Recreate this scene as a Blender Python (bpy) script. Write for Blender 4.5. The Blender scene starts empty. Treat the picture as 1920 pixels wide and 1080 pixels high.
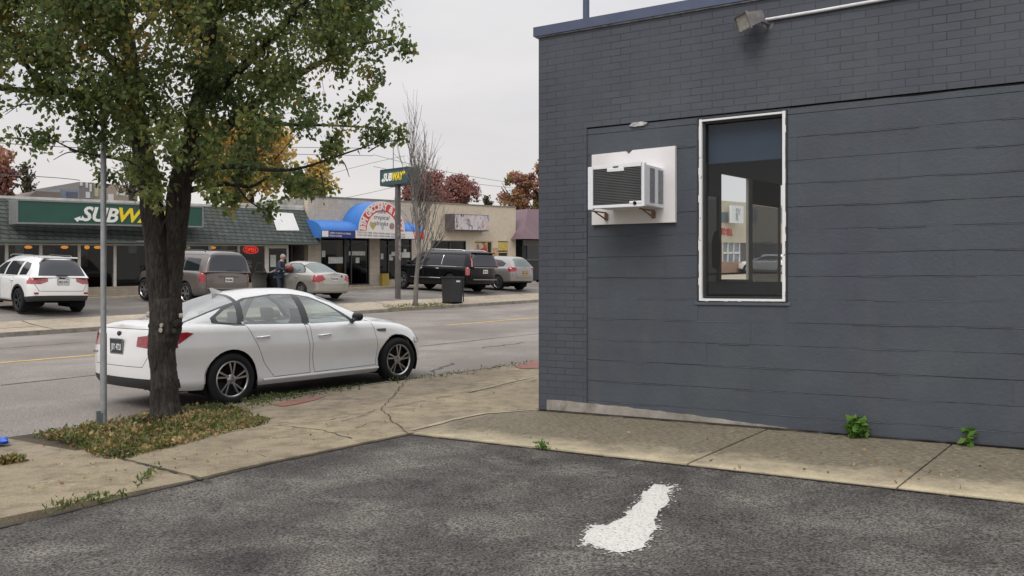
import bpy, bmesh, math, random
import numpy as np
from mathutils import Vector, Matrix, noise as mnoise
from mathutils.bvhtree import BVHTree
random.seed(7); rng = np.random.default_rng(7)
SC = bpy.context.scene
COL = SC.collection
R = math.radians
# ------------------------------------------------------------------ camera model / frames
F = 1740.0; EYE = 1.38; HZ = 538.0
S = Vector((.661, .7504, 0)); Nn = Vector((-.7504, .661, 0))     # along the street, across the street
G = .0293; S0 = 7.9                                             # the street climbs gently
TH = math.atan2(S.y, S.x)
def W(s, n, h=0.0):
    return Vector((S.x*s+Nn.x*n, S.y*s+Nn.y*n, h+G*(s-S0)))
def ground_at(px, py, h=0.0):            # picture point -> street coordinates on the sloping street plane raised by h
    r = (px-960)/F
    d = (EYE+G*S0-h)/((py-HZ)/F+G*(S.x*r+S.y))
    return d*(S.x*r+S.y), d*(Nn.x*r+Nn.y)
def facade(px, py, n):                   # picture point -> (s, h) on the upright plane at distance n across the street
    r = (px-960)/F
    d = n/(Nn.x*r+Nn.y)
    s = d*(S.x*r+S.y)
    return s, EYE+(HZ-py)/F*d-G*(s-S0)
HK = [(-60, 0), (10.1, 0), (26.3, .10), (28.2, .2), (30, .46), (36.5, .76), (60, .9), (400, .9)]
def H(n):
    for (a, ha), (b, hb) in zip(HK, HK[1:]):
        if n <= b: return ha+(hb-ha)*(n-a)/(b-a)
    return HK[-1][1]
# ------------------------------------------------------------------ objects
def tag(o, label=None, cat=None, group=None, kind=None):
    if label: o['label'] = label
    if cat: o['category'] = cat
    if group: o['group'] = group
    if kind: o['kind'] = kind
    return o
def thing(name, label, cat, loc, rz=0, group=None, tilt=0):
    o = bpy.data.objects.new(name, None); COL.objects.link(o)
    o.empty_display_size = .1
    o.location = loc; o.rotation_euler = (0, tilt, rz)
    return tag(o, label, cat, group)
def link(name, me, mats, parent=None, smooth=False, label=None):
    o = bpy.data.objects.new(name, me); COL.objects.link(o)
    for m in (mats if isinstance(mats, (list, tuple)) else [mats]): me.materials.append(m)
    if smooth is True:
        for p in me.polygons: p.use_smooth = True
    elif smooth:
        bm = bmesh.new(); bm.from_mesh(me)
        for f in bm.faces: f.smooth = True
        for e in bm.edges:
            if len(e.link_faces) == 2 and e.calc_face_angle(0) > R(smooth): e.smooth = False
        bm.to_mesh(me); bm.free()
    if parent: o.parent = parent
    if label: o['label'] = label
    return o
class MB:
    """collects shapes, builds them as ONE mesh object"""
    def __init__(self): self.v = []; self.f = []; self.m = []
    def add(self, vs, fs, m=0):
        b = len(self.v); self.v += [tuple(p) for p in vs]
        self.f += [tuple(b+i for i in f) for f in fs]; self.m += [m]*len(fs); return self
    def box(self, x0, x1, y0, y1, z0, z1, m=0, M=None):
        vs = [Vector(p) for p in ((x0,y0,z0),(x1,y0,z0),(x1,y1,z0),(x0,y1,z0),(x0,y0,z1),(x1,y0,z1),(x1,y1,z1),(x0,y1,z1))]
        if M is not None: vs = [M @ p for p in vs]
        return self.add(vs, [(0,3,2,1),(4,5,6,7),(0,1,5,4),(1,2,6,5),(2,3,7,6),(3,0,4,7)], m)
    def prism(self, poly, d0, d1, ax='y', m=0):
        """poly in the two other axes, extruded along ax between d0 and d1"""
        n = len(poly)
        mk = {'y': lambda p, d: (p[0], d, p[1]), 'x': lambda p, d: (d, p[0], p[1]), 'z': lambda p, d: (p[0], p[1], d)}[ax]
        vs = [mk(p, d0) for p in poly]+[mk(p, d1) for p in poly]
        fs = [tuple(range(n)), tuple(range(2*n-1, n-1, -1))]+[(i, i+n, (i+1) % n+n, (i+1) % n) for i in range(n)]
        return self.add(vs, fs, m)
    def tube(self, pts, rad, k=8, m=0, cap=True):
        pts = [Vector(p) for p in pts]
        if not isinstance(rad, (list, tuple)): rad = [rad]*len(pts)
        vs = []; fs = []; up = Vector((.13, .21, .97)); prev = None
        for i, p in enumerate(pts):
            t = (pts[min(i+1, len(pts)-1)]-pts[max(i-1, 0)]).normalized()
            if prev is None:
                a = t.cross(up)
                if a.length < .05: a = t.cross(Vector((1, 0, 0)))
            else: a = prev-t*prev.dot(t)
            a.normalize(); prev = a; b = t.cross(a)
            for j in range(k):
                q = 2*math.pi*j/k; vs.append(p+(a*math.cos(q)+b*math.sin(q))*rad[i])
        for i in range(len(pts)-1):
            for j in range(k):
                fs.append((i*k+j, i*k+(j+1) % k, (i+1)*k+(j+1) % k, (i+1)*k+j))
        if cap: fs += [tuple(range(k-1, -1, -1)), tuple(range((len(pts)-1)*k, len(pts)*k))]
        return self.add(vs, fs, m)
    def lathe(self, prof, k=24, M=None, m=0, close=False):
        """prof: (radius, height) turned round z, then moved by M"""
        vs = []; fs = []; n = len(prof)
        for j in range(k):
            q = 2*math.pi*j/k
            for r, z in prof:
                p = Vector((r*math.cos(q), r*math.sin(q), z)); vs.append(M @ p if M is not None else p)
        for j in range(k):
            j2 = (j+1) % k
            for i in range(n if close else n-1):
                i2 = (i+1) % n
                fs.append((j*n+i, j2*n+i, j2*n+i2, j*n+i2))
        return self.add(vs, fs, m)
    def build(self, name, mats, parent=None, smooth=False, shear=0, label=None, bevel=0):
        me = bpy.data.meshes.new(name)
        vs = [(x, y, z+shear*x) for x, y, z in self.v] if shear else self.v
        me.from_pydata(vs, [], self.f); me.update()
        me.polygons.foreach_set('material_index', self.m)
        if bevel:
            bm = bmesh.new(); bm.from_mesh(me); bmesh.ops.remove_doubles(bm, verts=bm.verts[:], dist=1e-5)
            bmesh.ops.bevel(bm, geom=bm.edges[:], offset=bevel, segments=2, affect='EDGES', profile=.6)
            bm.to_mesh(me); bm.free(); me.update()
        return link(name, me, mats, parent, smooth, label)
def box(name, b, mat, parent, shear=0, label=None, bevel=0):
    return MB().box(*b).build(name, mat, parent, shear=shear, label=label, bevel=bevel, smooth=40 if bevel else False)
def text(name, body, size, mat, parent, loc, rot=(R(90), 0, 0), ext=.004, shearx=0., bold=0., align='LEFT', fit=None, shear=0, sub=None):
    """real lettering: a mesh made from the built-in font; fit = wanted width"""
    cu = bpy.data.curves.new(name, 'FONT'); cu.body = body; cu.size = size; cu.extrude = ext; cu.shear = shearx
    cu.offset = bold; cu.align_x = align; cu.resolution_u = 3
    o = bpy.data.objects.new(name, cu); COL.objects.link(o)
    dg = bpy.context.evaluated_depsgraph_get(); dg.update()
    me = bpy.data.meshes.new_from_object(o.evaluated_get(dg), depsgraph=dg)
    bpy.data.objects.remove(o); bpy.data.curves.remove(cu)
    me.name = name; me.materials.clear()
    if fit and len(me.vertices):
        xs = [v.co.x for v in me.vertices]; k = fit/max(1e-6, max(xs)-min(xs)); x0 = min(xs) if align == 'LEFT' else 0
        for v in me.vertices: v.co.x = (v.co.x-x0)*k
    from mathutils import Euler
    M = Matrix.Translation(loc) @ Euler(rot).to_matrix().to_4x4(); me.transform(M)
    if shear:
        for v in me.vertices: v.co.z += shear*v.co.x
    return link(name, me, mat, parent)
# ------------------------------------------------------------------ materials
def nn(nt, typ, ins=None, **pr):
    n = nt.nodes.new('ShaderNode'+typ)
    for k, v in pr.items(): setattr(n, k, v)
    for k, v in (ins or {}).items():
        if isinstance(v, bpy.types.NodeSocket): nt.links.new(v, n.inputs[k])
        else: n.inputs[k].default_value = v
    return n
def c4(c): return (c[0], c[1], c[2], 1) if len(c) == 3 else c
def new_mat(name):
    m = bpy.data.materials.new(name); m.use_nodes = True
    nt = m.node_tree; b = nt.nodes['Principled BSDF']; return m, nt, b
def ramp(nt, fac, stops):
    r = nn(nt, 'ValToRGB', {'Fac': fac}); e = r.color_ramp.elements
    e[0].position, e[0].color = stops[0][0], c4(stops[0][1]); e[1].position, e[1].color = stops[-1][0], c4(stops[-1][1])
    for p, c in stops[1:-1]:
        q = e.new(p); q.color = c4(c)
    return r.outputs['Color']
def g3(v): return (v, v, v)
def mixc(nt, fac, a, b, mode='MIX'):
    n = nn(nt, 'Mix', data_type='RGBA', blend_type=mode)
    for s, v in ((n.inputs[0], fac), (n.inputs[6], a), (n.inputs[7], b)):
        if isinstance(v, bpy.types.NodeSocket): nt.links.new(v, s)
        else: s.default_value = c4(v) if isinstance(v, tuple) else v
    return n.outputs[2]
def coords(nt, scale=(1, 1, 1), loc=(0, 0, 0)):
    t = nn(nt, 'TexCoord'); return nn(nt, 'Mapping', {'Vector': t.outputs['Object'], 'Scale': scale, 'Location': loc}).outputs[0]
def noise(nt, vec, sc, det=4, rough=.55, dist=0):
    return nn(nt, 'TexNoise', {'Vector': vec, 'Scale': sc, 'Detail': det, 'Roughness': rough, 'Distortion': dist}).outputs['Fac']
def bump(nt, b, h, st, dist=.01):
    nt.links.new(nn(nt, 'Bump', {'Height': h, 'Strength': st, 'Distance': dist}).outputs[0], b.inputs['Normal'])
def mat(name, c, rough=.6, metal=0, spec=.5, var=.12, vs=6, bumpy=0, bs=60, coat=0):
    """plain painted / moulded surface with mottling and optional fine bump"""
    m, nt, b = new_mat(name); v = coords(nt)
    n1 = noise(nt, v, vs, 5)
    lo = tuple(x*(1-var) for x in c); hi = tuple(min(1, x*(1+var)) for x in c)
    nt.links.new(ramp(nt, n1, [(.3, lo), (.7, hi)]), b.inputs['Base Color'])
    b.inputs['Roughness'].default_value = rough; b.inputs['Metallic'].default_value = metal
    b.inputs['Specular IOR Level'].default_value = spec
    if coat: b.inputs['Coat Weight'].default_value = coat; b.inputs['Coat Roughness'].default_value = .04
    if bumpy: bump(nt, b, noise(nt, v, bs, 3), bumpy, .005)
    return m
def emis(name, c, st):
    m, nt, b = new_mat(name); b.inputs['Base Color'].default_value = c4(c)
    b.inputs['Emission Color'].default_value = c4(c); b.inputs['Emission Strength'].default_value = st; return m
def glass_thin(name, tint=(.8, .86, .84), refl=1.0, rough=.0, base=.0):
    m, nt, b = new_mat(name); nt.nodes.remove(b); out = nt.nodes['Material Output']
    tr = nn(nt, 'BsdfTransparent', {'Color': c4(tint)}); gl = nn(nt, 'BsdfGlossy', {'Color': c4(g3(refl)), 'Roughness': rough})
    fc = nn(nt, 'LayerWeight', {'Blend': .5}).outputs['Facing']; p5 = nn(nt, 'Math', {0: fc, 1: 5.0}, operation='POWER').outputs[0]
    fac = nn(nt, 'MapRange', {0: p5, 1: 0., 2: 1., 3: .04+base, 4: 1.}).outputs[0]
    mx = nn(nt, 'MixShader', {0: fac, 1: tr.outputs[0], 2: gl.outputs[0]})
    nt.links.new(mx.outputs[0], out.inputs['Surface']); return m
def asphalt(name, dark, light, patch, speck=1.0, stretch=(1, 1, 1), bst=.5, extra=None, warp=.6, span=(.36, .66)):
    m, nt, b = new_mat(name); v = coords(nt); vst = coords(nt, stretch)
    big = noise(nt, vst, patch, 7, .62, warp)
    fine = noise(nt, v, 120, 3, .7); med = noise(nt, v, 58, 4, .75)
    # worn stone shows through in the pale drifts
    mixf = nn(nt, 'Math', {0: big, 1: nn(nt, 'Math', {0: nn(nt, 'Math', {0: med, 1: .5}, operation='SUBTRACT').outputs[0], 1: .5*speck}, operation='MULTIPLY').outputs[0]}, operation='ADD').outputs[0]
    c = ramp(nt, mixf, [(span[0], dark), ((span[0]+span[1])/2, tuple(a*.6+b_*.4 for a, b_ in zip(dark, light))), (span[1], light)])
    c = mixc(nt, 1.0, c, ramp(nt, med, [(.40, g3(max(.10, 1-.88*speck))), (.50, g3(1-.30*speck)), (.59, g3(1+.25*speck))]), 'MULTIPLY')
    st = nn(nt, 'TexVoronoi', {'Vector': v, 'Scale': 75.0, 'Randomness': 1.0}); pk = nn(nt, 'SeparateColor', {0: st.outputs['Color']}).outputs[0]
    fl = ramp(nt, st.outputs['Distance'], [(.22, g3(1)), (.36, g3(0))]); pick = ramp(nt, pk, [(.62, g3(0)), (.78, g3(1))])
    fac = mixc(nt, 1.0, fl, pick, 'MULTIPLY')
    c = mixc(nt, nn(nt, 'Math', {0: fac, 1: .30*speck}, operation='MULTIPLY').outputs[0], c, tuple(min(1, x*1.5+.05) for x in light))
    if extra: c = extra(nt, v, c)
    nt.links.new(c, b.inputs['Base Color']); b.inputs['Roughness'].default_value = .9; b.inputs['Specular IOR Level'].default_value = .25
    h = nn(nt, 'Math', {0: fine, 1: med}, operation='ADD').outputs[0]
    bump(nt, b, h, bst, .006); return m
def concrete(name, lo, hi, stain=(.06, .055, .045), amt=.6, sc=.9, edge=None, specks=.5):
    m, nt, b = new_mat(name); v = coords(nt)
    big = noise(nt, v, sc, 6, .6, .3); mid = noise(nt, v, 5, 6, .7); fine = noise(nt, v, 90, 2, .8)
    c = ramp(nt, big, [(.3, lo), (.7, hi)])
    sfac = ramp(nt, mid, [(.46, g3(0)), (.75, g3(amt))])
    c = mixc(nt, sfac, c, stain)
    c = mixc(nt, 1.0, c, ramp(nt, fine, [(.3, g3(1-specks)), (.6, g3(1))]), 'MULTIPLY')
    if edge: c = edge(nt, v, c, mid)
    nt.links.new(c, b.inputs['Base Color']); b.inputs['Roughness'].default_value = .88; b.inputs['Specular IOR Level'].default_value = .25
    bump(nt, b, nn(nt, 'Math', {0: fine, 1: mid}, operation='ADD').outputs[0], .35, .006); return m
def brick(name, c1, c2, mortar, bw, bh, msize=.008, bst=.5, stains=None, offs=.5, var=.25, rough=.75, mfade=None, phase=(0, 0), pit=.35):
    """running bond in the x(+y)/z plane of the object"""
    m, nt, b = new_mat(name); t = nn(nt, 'TexCoord'); sx = nn(nt, 'SeparateXYZ', {0: t.outputs['Object']})
    u = nn(nt, 'Math', {0: sx.outputs[0], 1: sx.outputs[1]}, operation='ADD').outputs[0]
    u = nn(nt, 'Math', {0: u, 1: phase[0]}, operation='ADD').outputs[0]
    w0 = noise(nt, t.outputs['Object'], 3, 3)
    z = nn(nt, 'Math', {0: sx.outputs[2], 1: nn(nt, 'Math', {0: w0, 1: bh*.10}, operation='MULTIPLY').outputs[0]}, operation='ADD').outputs[0]
    z = nn(nt, 'Math', {0: z, 1: phase[1]}, operation='ADD').outputs[0]
    vec = nn(nt, 'CombineXYZ', {0: u, 1: z}).outputs[0]
    br = nn(nt, 'TexBrick', {'Vector': vec, 'Color1': c4(c1), 'Color2': c4(c2), 'Mortar': c4(mortar), 'Scale': 1.0, 'Mortar Size': msize,
                             'Mortar Smooth': .3, 'Bias': 0.0, 'Brick Width': bw, 'Row Height': bh}, offset=offs)
    c = br.outputs['Color']
    if mfade:   # joints filled with paint here and there
        k = ramp(nt, noise(nt, t.outputs['Object'], mfade, 4, .6), [(.38, g3(1)), (.62, g3(0))])
        c = mixc(nt, nn(nt, 'Math', {0: k, 1: .8}, operation='MULTIPLY').outputs[0], c, tuple((a+d)/2 for a, d in zip(c1, c2)))
    n1 = noise(nt, t.outputs['Object'], 2.2, 6, .65)
    c = mixc(nt, 1.0, c, ramp(nt, n1, [(.25, g3(1-var)), (.75, g3(1))]), 'MULTIPLY')
    if stains: c = stains(nt, t.outputs['Object'], c)
    nt.links.new(c, b.inputs['Base Color']); b.inputs['Roughness'].default_value = rough; b.inputs['Specular IOR Level'].default_value = .35
    inv = nn(nt, 'Math', {0: 1.0, 1: br.outputs['Fac']}, operation='SUBTRACT').outputs[0]
    h = nn(nt, 'Math', {0: inv, 1: nn(nt, 'Math', {0: noise(nt, t.outputs['Object'], 45 if pit < .5 else 28, 6, .7), 1: pit}, operation='MULTIPLY').outputs[0]}, operation='ADD').outputs[0]
    bump(nt, b, h, bst, .008); return m
def leaf_mat(name, stops, transl=.35, rough=.5):
    m, nt, b = new_mat(name); a = nn(nt, 'Attribute', attribute_name='tint'); out = nt.nodes['Material Output']
    c = ramp(nt, a.outputs['Fac'], stops)
    nt.links.new(c, b.inputs['Base Color']); b.inputs['Roughness'].default_value = rough; b.inputs['Specular IOR Level'].default_value = .35
    tl = nn(nt, 'BsdfTranslucent', {'Color': c})
    mx = nn(nt, 'MixShader', {0: transl, 1: b.outputs[0], 2: tl.outputs[0]}); nt.links.new(mx.outputs[0], out.inputs['Surface']); return m
def bark(name, lo, hi, sc=(14, 14, 2.2), bst=1.0):
    m, nt, b = new_mat(name); v = coords(nt, sc); n1 = noise(nt, v, 1.6, 8, .7, 1.0)
    n2 = noise(nt, coords(nt), 4, 4)
    c = mixc(nt, 1.0, ramp(nt, n1, [(.32, lo), (.68, hi)]), ramp(nt, n2, [(.3, g3(.6)), (.7, g3(1))]), 'MULTIPLY')
    nt.links.new(c, b.inputs['Base Color']); b.inputs['Roughness'].default_value = .9; b.inputs['Specular IOR Level'].default_value = .2
    bump(nt, b, n1, bst, .03); return m
def carpaint(name, c, metal=0., rough=.3, flake=.0):
    m, nt, b = new_mat(name); v = coords(nt)
    n1 = noise(nt, v, 2.5, 5, .6)
    col = ramp(nt, n1, [(.3, tuple(x*.93 for x in c)), (.7, c)])
    nt.links.new(col, b.inputs['Base Color']); b.inputs['Metallic'].default_value = metal; b.inputs['Roughness'].default_value = rough
    b.inputs['Coat Weight'].default_value = flake or .8; b.inputs['Coat Roughness'].default_value = .06; return m
# ------------------------------------------------------------------ car bodies
def key(ks, x):
    if x <= ks[0][0]: return ks[0][1]
    for i in range(len(ks)-1):
        (a, va), (b, vb) = ks[i], ks[i+1]
        if x <= b:
            # monotone-ish cubic through the keys
            def sl(j):
                if j <= 0 or j >= len(ks)-1: return None
                d0 = (ks[j][1]-ks[j-1][1])/(ks[j][0]-ks[j-1][0]); d1 = (ks[j+1][1]-ks[j][1])/(ks[j+1][0]-ks[j][0])
                return 0. if d0*d1 <= 0 else 2*d0*d1/(d0+d1)
            h = b-a; t = (x-a)/h; d = (vb-va)/h; m0 = sl(i); m1 = sl(i+1)
            m0 = d if m0 is None else m0; m1 = d if m1 is None else m1
            return (2*t**3-3*t**2+1)*va+(t**3-2*t**2+t)*h*m0+(-2*t**3+3*t**2)*vb+(t**3-t**2)*h*m1
    return ks[-1][1]
LEVELS = [(0, .90, .10, .06), (.05, .945, .05, .03), (.14, .965, .02, .01), (.28, .975, .0, .0), (.42, .985, .0, .0), (.56, .997, .0, .01), (.68, 1.0, .02, .02),
          (.78, .992, .05, .03), (.87, .975, .09, .045), (.93, .95, .13, .06), (.97, .925, .17, .075), (1.0, .885, .22, .10)]
def body_mesh(sp):
    xr, xf, hw = sp['xr'], sp['xf'], sp['hw']; xm = (xr+xf)/2; nu = sp.get('nu', 76)
    lev = sp.get('levels', LEVELS); pf, pr = sp.get('pf', 5), sp.get('pr', 9)
    us = [math.sin((-1+2*i/nu)*math.pi/2) for i in range(nu+1)]
    def P(u):
        p = pf if u > 0 else pr
        return math.sqrt(max(0., 1-abs(u)**p))*(1-(sp.get('tf', .06) if u > 0 else sp.get('tr', .04))*u*u)
    bm = bmesh.new(); half = {}
    rows = []
    for t, w, df, dr in lev:
        row = []
        for u in us:
            x = xm+u*((xf-df-xm) if u > 0 else (xm-xr-dr))
            y = hw*w*P(u); zb = key(sp['zb'], x); zt = key(sp['zt'], x)
            row.append((x, y, zb+(zt-zb)*t))
        rows.append(row)
    for fr in (.93, .8, .62, .4, .2, 0.):
        row = []
        for (x, y, z) in rows[len(lev)-1]:
            row.append((x, y*fr, z+key(sp['crown'], x)*(1-fr*fr)))
        rows.append(row)
    # left and right halves as one sheet
    def grid(rws):
        vs = [[bm.verts.new(p) for p in r] for r in rws]
        for a, b in zip(vs, vs[1:]):
            for i in range(len(a)-1):
                bm.faces.new((a[i], b[i], b[i+1], a[i+1]))
    grid(rows); grid([[(x, -y, z) for x, y, z in r][::-1] for r in rows])
    # glasshouse
    g = sp['gh']; xs = g['xs']; ns, nv = 62, 36; e = g['e']
    st = []
    x0, x1 = xs
    for i in range(ns+1):
        q = i/ns; x = x0+(x1-x0)*(.5-.5*math.cos(math.pi*q))*.5+(x1-x0)*q*.5
        zc = key(g['zc'], x); zb = key(sp['zt'], x)+g.get('base', -.02); w = key(g['wg'], x); hh = max(.004, zc-zb)
        sec = []
        for j in range(nv+1):
            th = math.pi*j/nv; c, s = math.cos(th), math.sin(th)
            y = w*math.copysign(abs(c)**(2/e), c); zz = hh*abs(s)**(2/e)
            y *= 1-g['tumble']*zz/g['h']
            sec.append((x, y, zb+zz))
        st.append(sec)
    vs = [[bm.verts.new(p) for p in r] for r in st]
    for a, b in zip(vs, vs[1:]):
        for i in range(nv): bm.faces.new((a[i], a[i+1], b[i+1], b[i]))
    bmesh.ops.remove_doubles(bm, verts=bm.verts[:], dist=1e-4)
    bmesh.ops.dissolve_degenerate(bm, dist=1e-5, edges=bm.edges[:])
    bm.normal_update()
    # outward normals
    for f in bm.faces:
        c = f.calc_center_median()
        if f.normal.dot(c-Vector((c.x*.8, 0, .6))) < 0: f.normal_flip()
    bm.normal_update()
    L = bm.verts.layers.float_vector.new('nrm'); bm.faces.layers.int.new('pick')
    for v in bm.verts: v[L] = v.normal
    for f in bm.faces: f.smooth = True
    return bm
def shrink(poly, d):
    n = len(poly); area = sum(poly[i][0]*poly[(i+1) % n][1]-poly[(i+1) % n][0]*poly[i][1] for i in range(n))
    if area < 0: poly = poly[::-1]
    out = []
    for i in range(n):
        p0, p1, p2 = Vector(poly[i-1]), Vector(poly[i]), Vector(poly[(i+1) % n])
        a = (p1-p0).normalized(); b = (p2-p1).normalized(); na = Vector((-a.y, a.x)); nb = Vector((-b.y, b.x))
        k = na+nb; k = k/max(.2, k.dot(na)) if k.length > 1e-6 else na
        out.append(tuple(p1+k*d))
    return out
def cut(bm, poly, ax=(0, 2), cond=None, among=None):
    """cut the outline poly (convex, in the plane of ax) into the skin; returns the faces inside"""
    n = len(poly); area = sum(poly[i][0]*poly[(i+1) % n][1]-poly[(i+1) % n][0]*poly[i][1] for i in range(n))
    if area < 0: poly = poly[::-1]
    lo = [min(p[k] for p in poly) for k in (0, 1)]; hi = [max(p[k] for p in poly) for k in (0, 1)]
    fs = []
    for f in (among if among is not None else bm.faces):
        if not f.is_valid: continue
        c = f.calc_center_median()
        if cond and not cond(c, f.normal): continue
        a = [v.co[ax[0]] for v in f.verts]; b = [v.co[ax[1]] for v in f.verts]
        if max(a) < lo[0] or min(a) > hi[0] or max(b) < lo[1] or min(b) > hi[1]: continue
        fs.append(f)
    for i in range(n):
        p, q = poly[i], poly[(i+1) % n]; no = Vector((0, 0, 0)); co = Vector((0, 0, 0))
        no[ax[0]] = q[1]-p[1]; no[ax[1]] = -(q[0]-p[0]); co[ax[0]], co[ax[1]] = p
        if no.length < 1e-9: continue
        no.normalize()
        es = {e for f in fs for e in f.edges}; vv = {v for f in fs for v in f.verts}
        r = bmesh.ops.bisect_plane(bm, geom=list(fs)+list(es)+list(vv), dist=1e-6, plane_co=co, plane_no=no)
        out = {x for x in r['geom'] if isinstance(x, bmesh.types.BMFace)}
        fs = [f for f in out if f.is_valid and (f.calc_center_median()-co).dot(no) < 0]
    return fs
def bm_to_obj(bm, name, mats, parent, label=None):
    me = bpy.data.meshes.new(name); L = bm.verts.layers.float_vector.get('nrm')
    bm.verts.index_update(); bm.normal_update()
    nr = []
    for v in bm.verts:
        q = v[L] if L else v.normal
        nr.append(tuple(q.normalized() if q.length > .3 else v.normal))
    if L: bm.verts.layers.float_vector.remove(L)
    bm.to_mesh(me); bm.free()
    for p in me.polygons: p.use_smooth = True
    me.normals_split_custom_set_from_vertices(nr)
    return link(name, me, mats, parent, label=label)
def take(bm, faces, name, mats, parent, push=0., label=None, xf=None, keep=False):
    """lift the given faces out of the skin as an object of their own"""
    faces = [f for f in faces if f.is_valid]
    if not faces: return None
    b2 = bmesh.new(); L = bm.verts.layers.float_vector['nrm']; L2 = b2.verts.layers.float_vector.new('nrm'); mp = {}
    for f in faces:
        for v in f.verts:
            if v not in mp:
                w = b2.verts.new(v.co+v[L].normalized()*push if v[L].length > .1 else v.co); w[L2] = v[L]; mp[v] = w
        try:
            g = b2.faces.new([mp[v] for v in f.verts]); g.material_index = f.material_index
        except ValueError: pass
    if not keep: bmesh.ops.delete(bm, geom=faces, context='FACES')
    if xf is not None:
        for v in b2.verts: v.co = xf @ v.co; v[L2] = xf.to_3x3() @ v[L2]
    return bm_to_obj(b2, name, mats, parent, label)
def seam_old(bm, faces, th=.006, mi=1):
    faces = [f for f in faces if f.is_valid]
    r = bmesh.ops.inset_region(bm, faces=faces, thickness=th, depth=0, use_even_offset=True, use_boundary=True)
    L = bm.verts.layers.float_vector['nrm']
    ring = [f for f in r['faces'] if f.is_valid]
    for f in ring: f.material_index = mi
    bm.normal_update()
    for f in faces:
        if f.is_valid:
            for v in f.verts:
                if v[L].length < .3: v[L] = v.normal
    return [f for f in faces if f.is_valid]
def wheel(parent, x, y, r, width, rim_r, style, side, M):
    """wheel = tyre > rim; side -1 = right"""
    A = Matrix.Translation((x, y, r)) @ Matrix.Rotation(-side*math.pi/2, 4, 'X')      # local +z points out of the car
    w = width/2
    t = MB(); t.lathe([(rim_r-.01, w-.03), (rim_r+.005, w-.012), (rim_r+.03, w), (r-.05, w), (r-.018, w-.016), (r-.004, w-.05), (r, 0), (r-.004, -w+.05), (r-.018, -w+.016), (r-.05, -w), (rim_r, -w)], 40, A)
    o = t.build('wheel', M['tyre'], parent, smooth=50)
    b = MB(); b.lathe([(rim_r, -w+.02), (rim_r-.012, -.02), (rim_r-.03, -.045), (.02, -.05), (.0, -.05)], 32, A, 0)          # dark barrel
    b.lathe([(rim_r+.002, w-.028), (rim_r+.002, w-.014), (rim_r-.012, w-.010), (rim_r-.022, w-.022), (rim_r-.022, w-.05)], 40, A, 1)   # lip
    b.lathe([(.0, w-.03), (.035, w-.032), (.062, w-.045), (.064, w-.08)], 20, A, 1)
    n, pairs = style
    for i in range(n):
        for dq, tw in (pairs):
            q = 2*math.pi*i/n
            p0 = Vector((.045*math.cos(q+dq*.4), .045*math.sin(q+dq*.4), 0)); p1 = Vector(((rim_r-.012)*math.cos(q+dq+tw), (rim_r-.012)*math.sin(q+dq+tw), 0))
            d = (p1-p0).normalized(); s = Vector((-d.y, d.x, 0)); w0, w1 = M.get('sw', (.016, .024))
            vs = [p0-s*w0+Vector((0, 0, w-.035)), p0+s*w0+Vector((0, 0, w-.035)), p1+s*w1+Vector((0, 0, w-.02)), p1-s*w1+Vector((0, 0, w-.02))]
            vs += [v-Vector((0, 0, .035)) for v in vs]
            b.add([A @ v for v in vs], [(0, 1, 2, 3), (0, 4, 5, 1), (1, 5, 6, 2), (2, 6, 7, 3), (3, 7, 4, 0)], 1)
    b.build('rim', [M['barrel'], M['rim']], o, smooth=35)
    return o
def circle(cx, cz, r, n=28, k=1.0): return [(cx+r*math.cos(2*math.pi*i/n), cz+r*k*math.sin(2*math.pi*i/n)) for i in range(n)]
def sides(): return ((-1, lambda c, n: c.y < -.2), (1, lambda c, n: c.y > .2))
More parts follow.
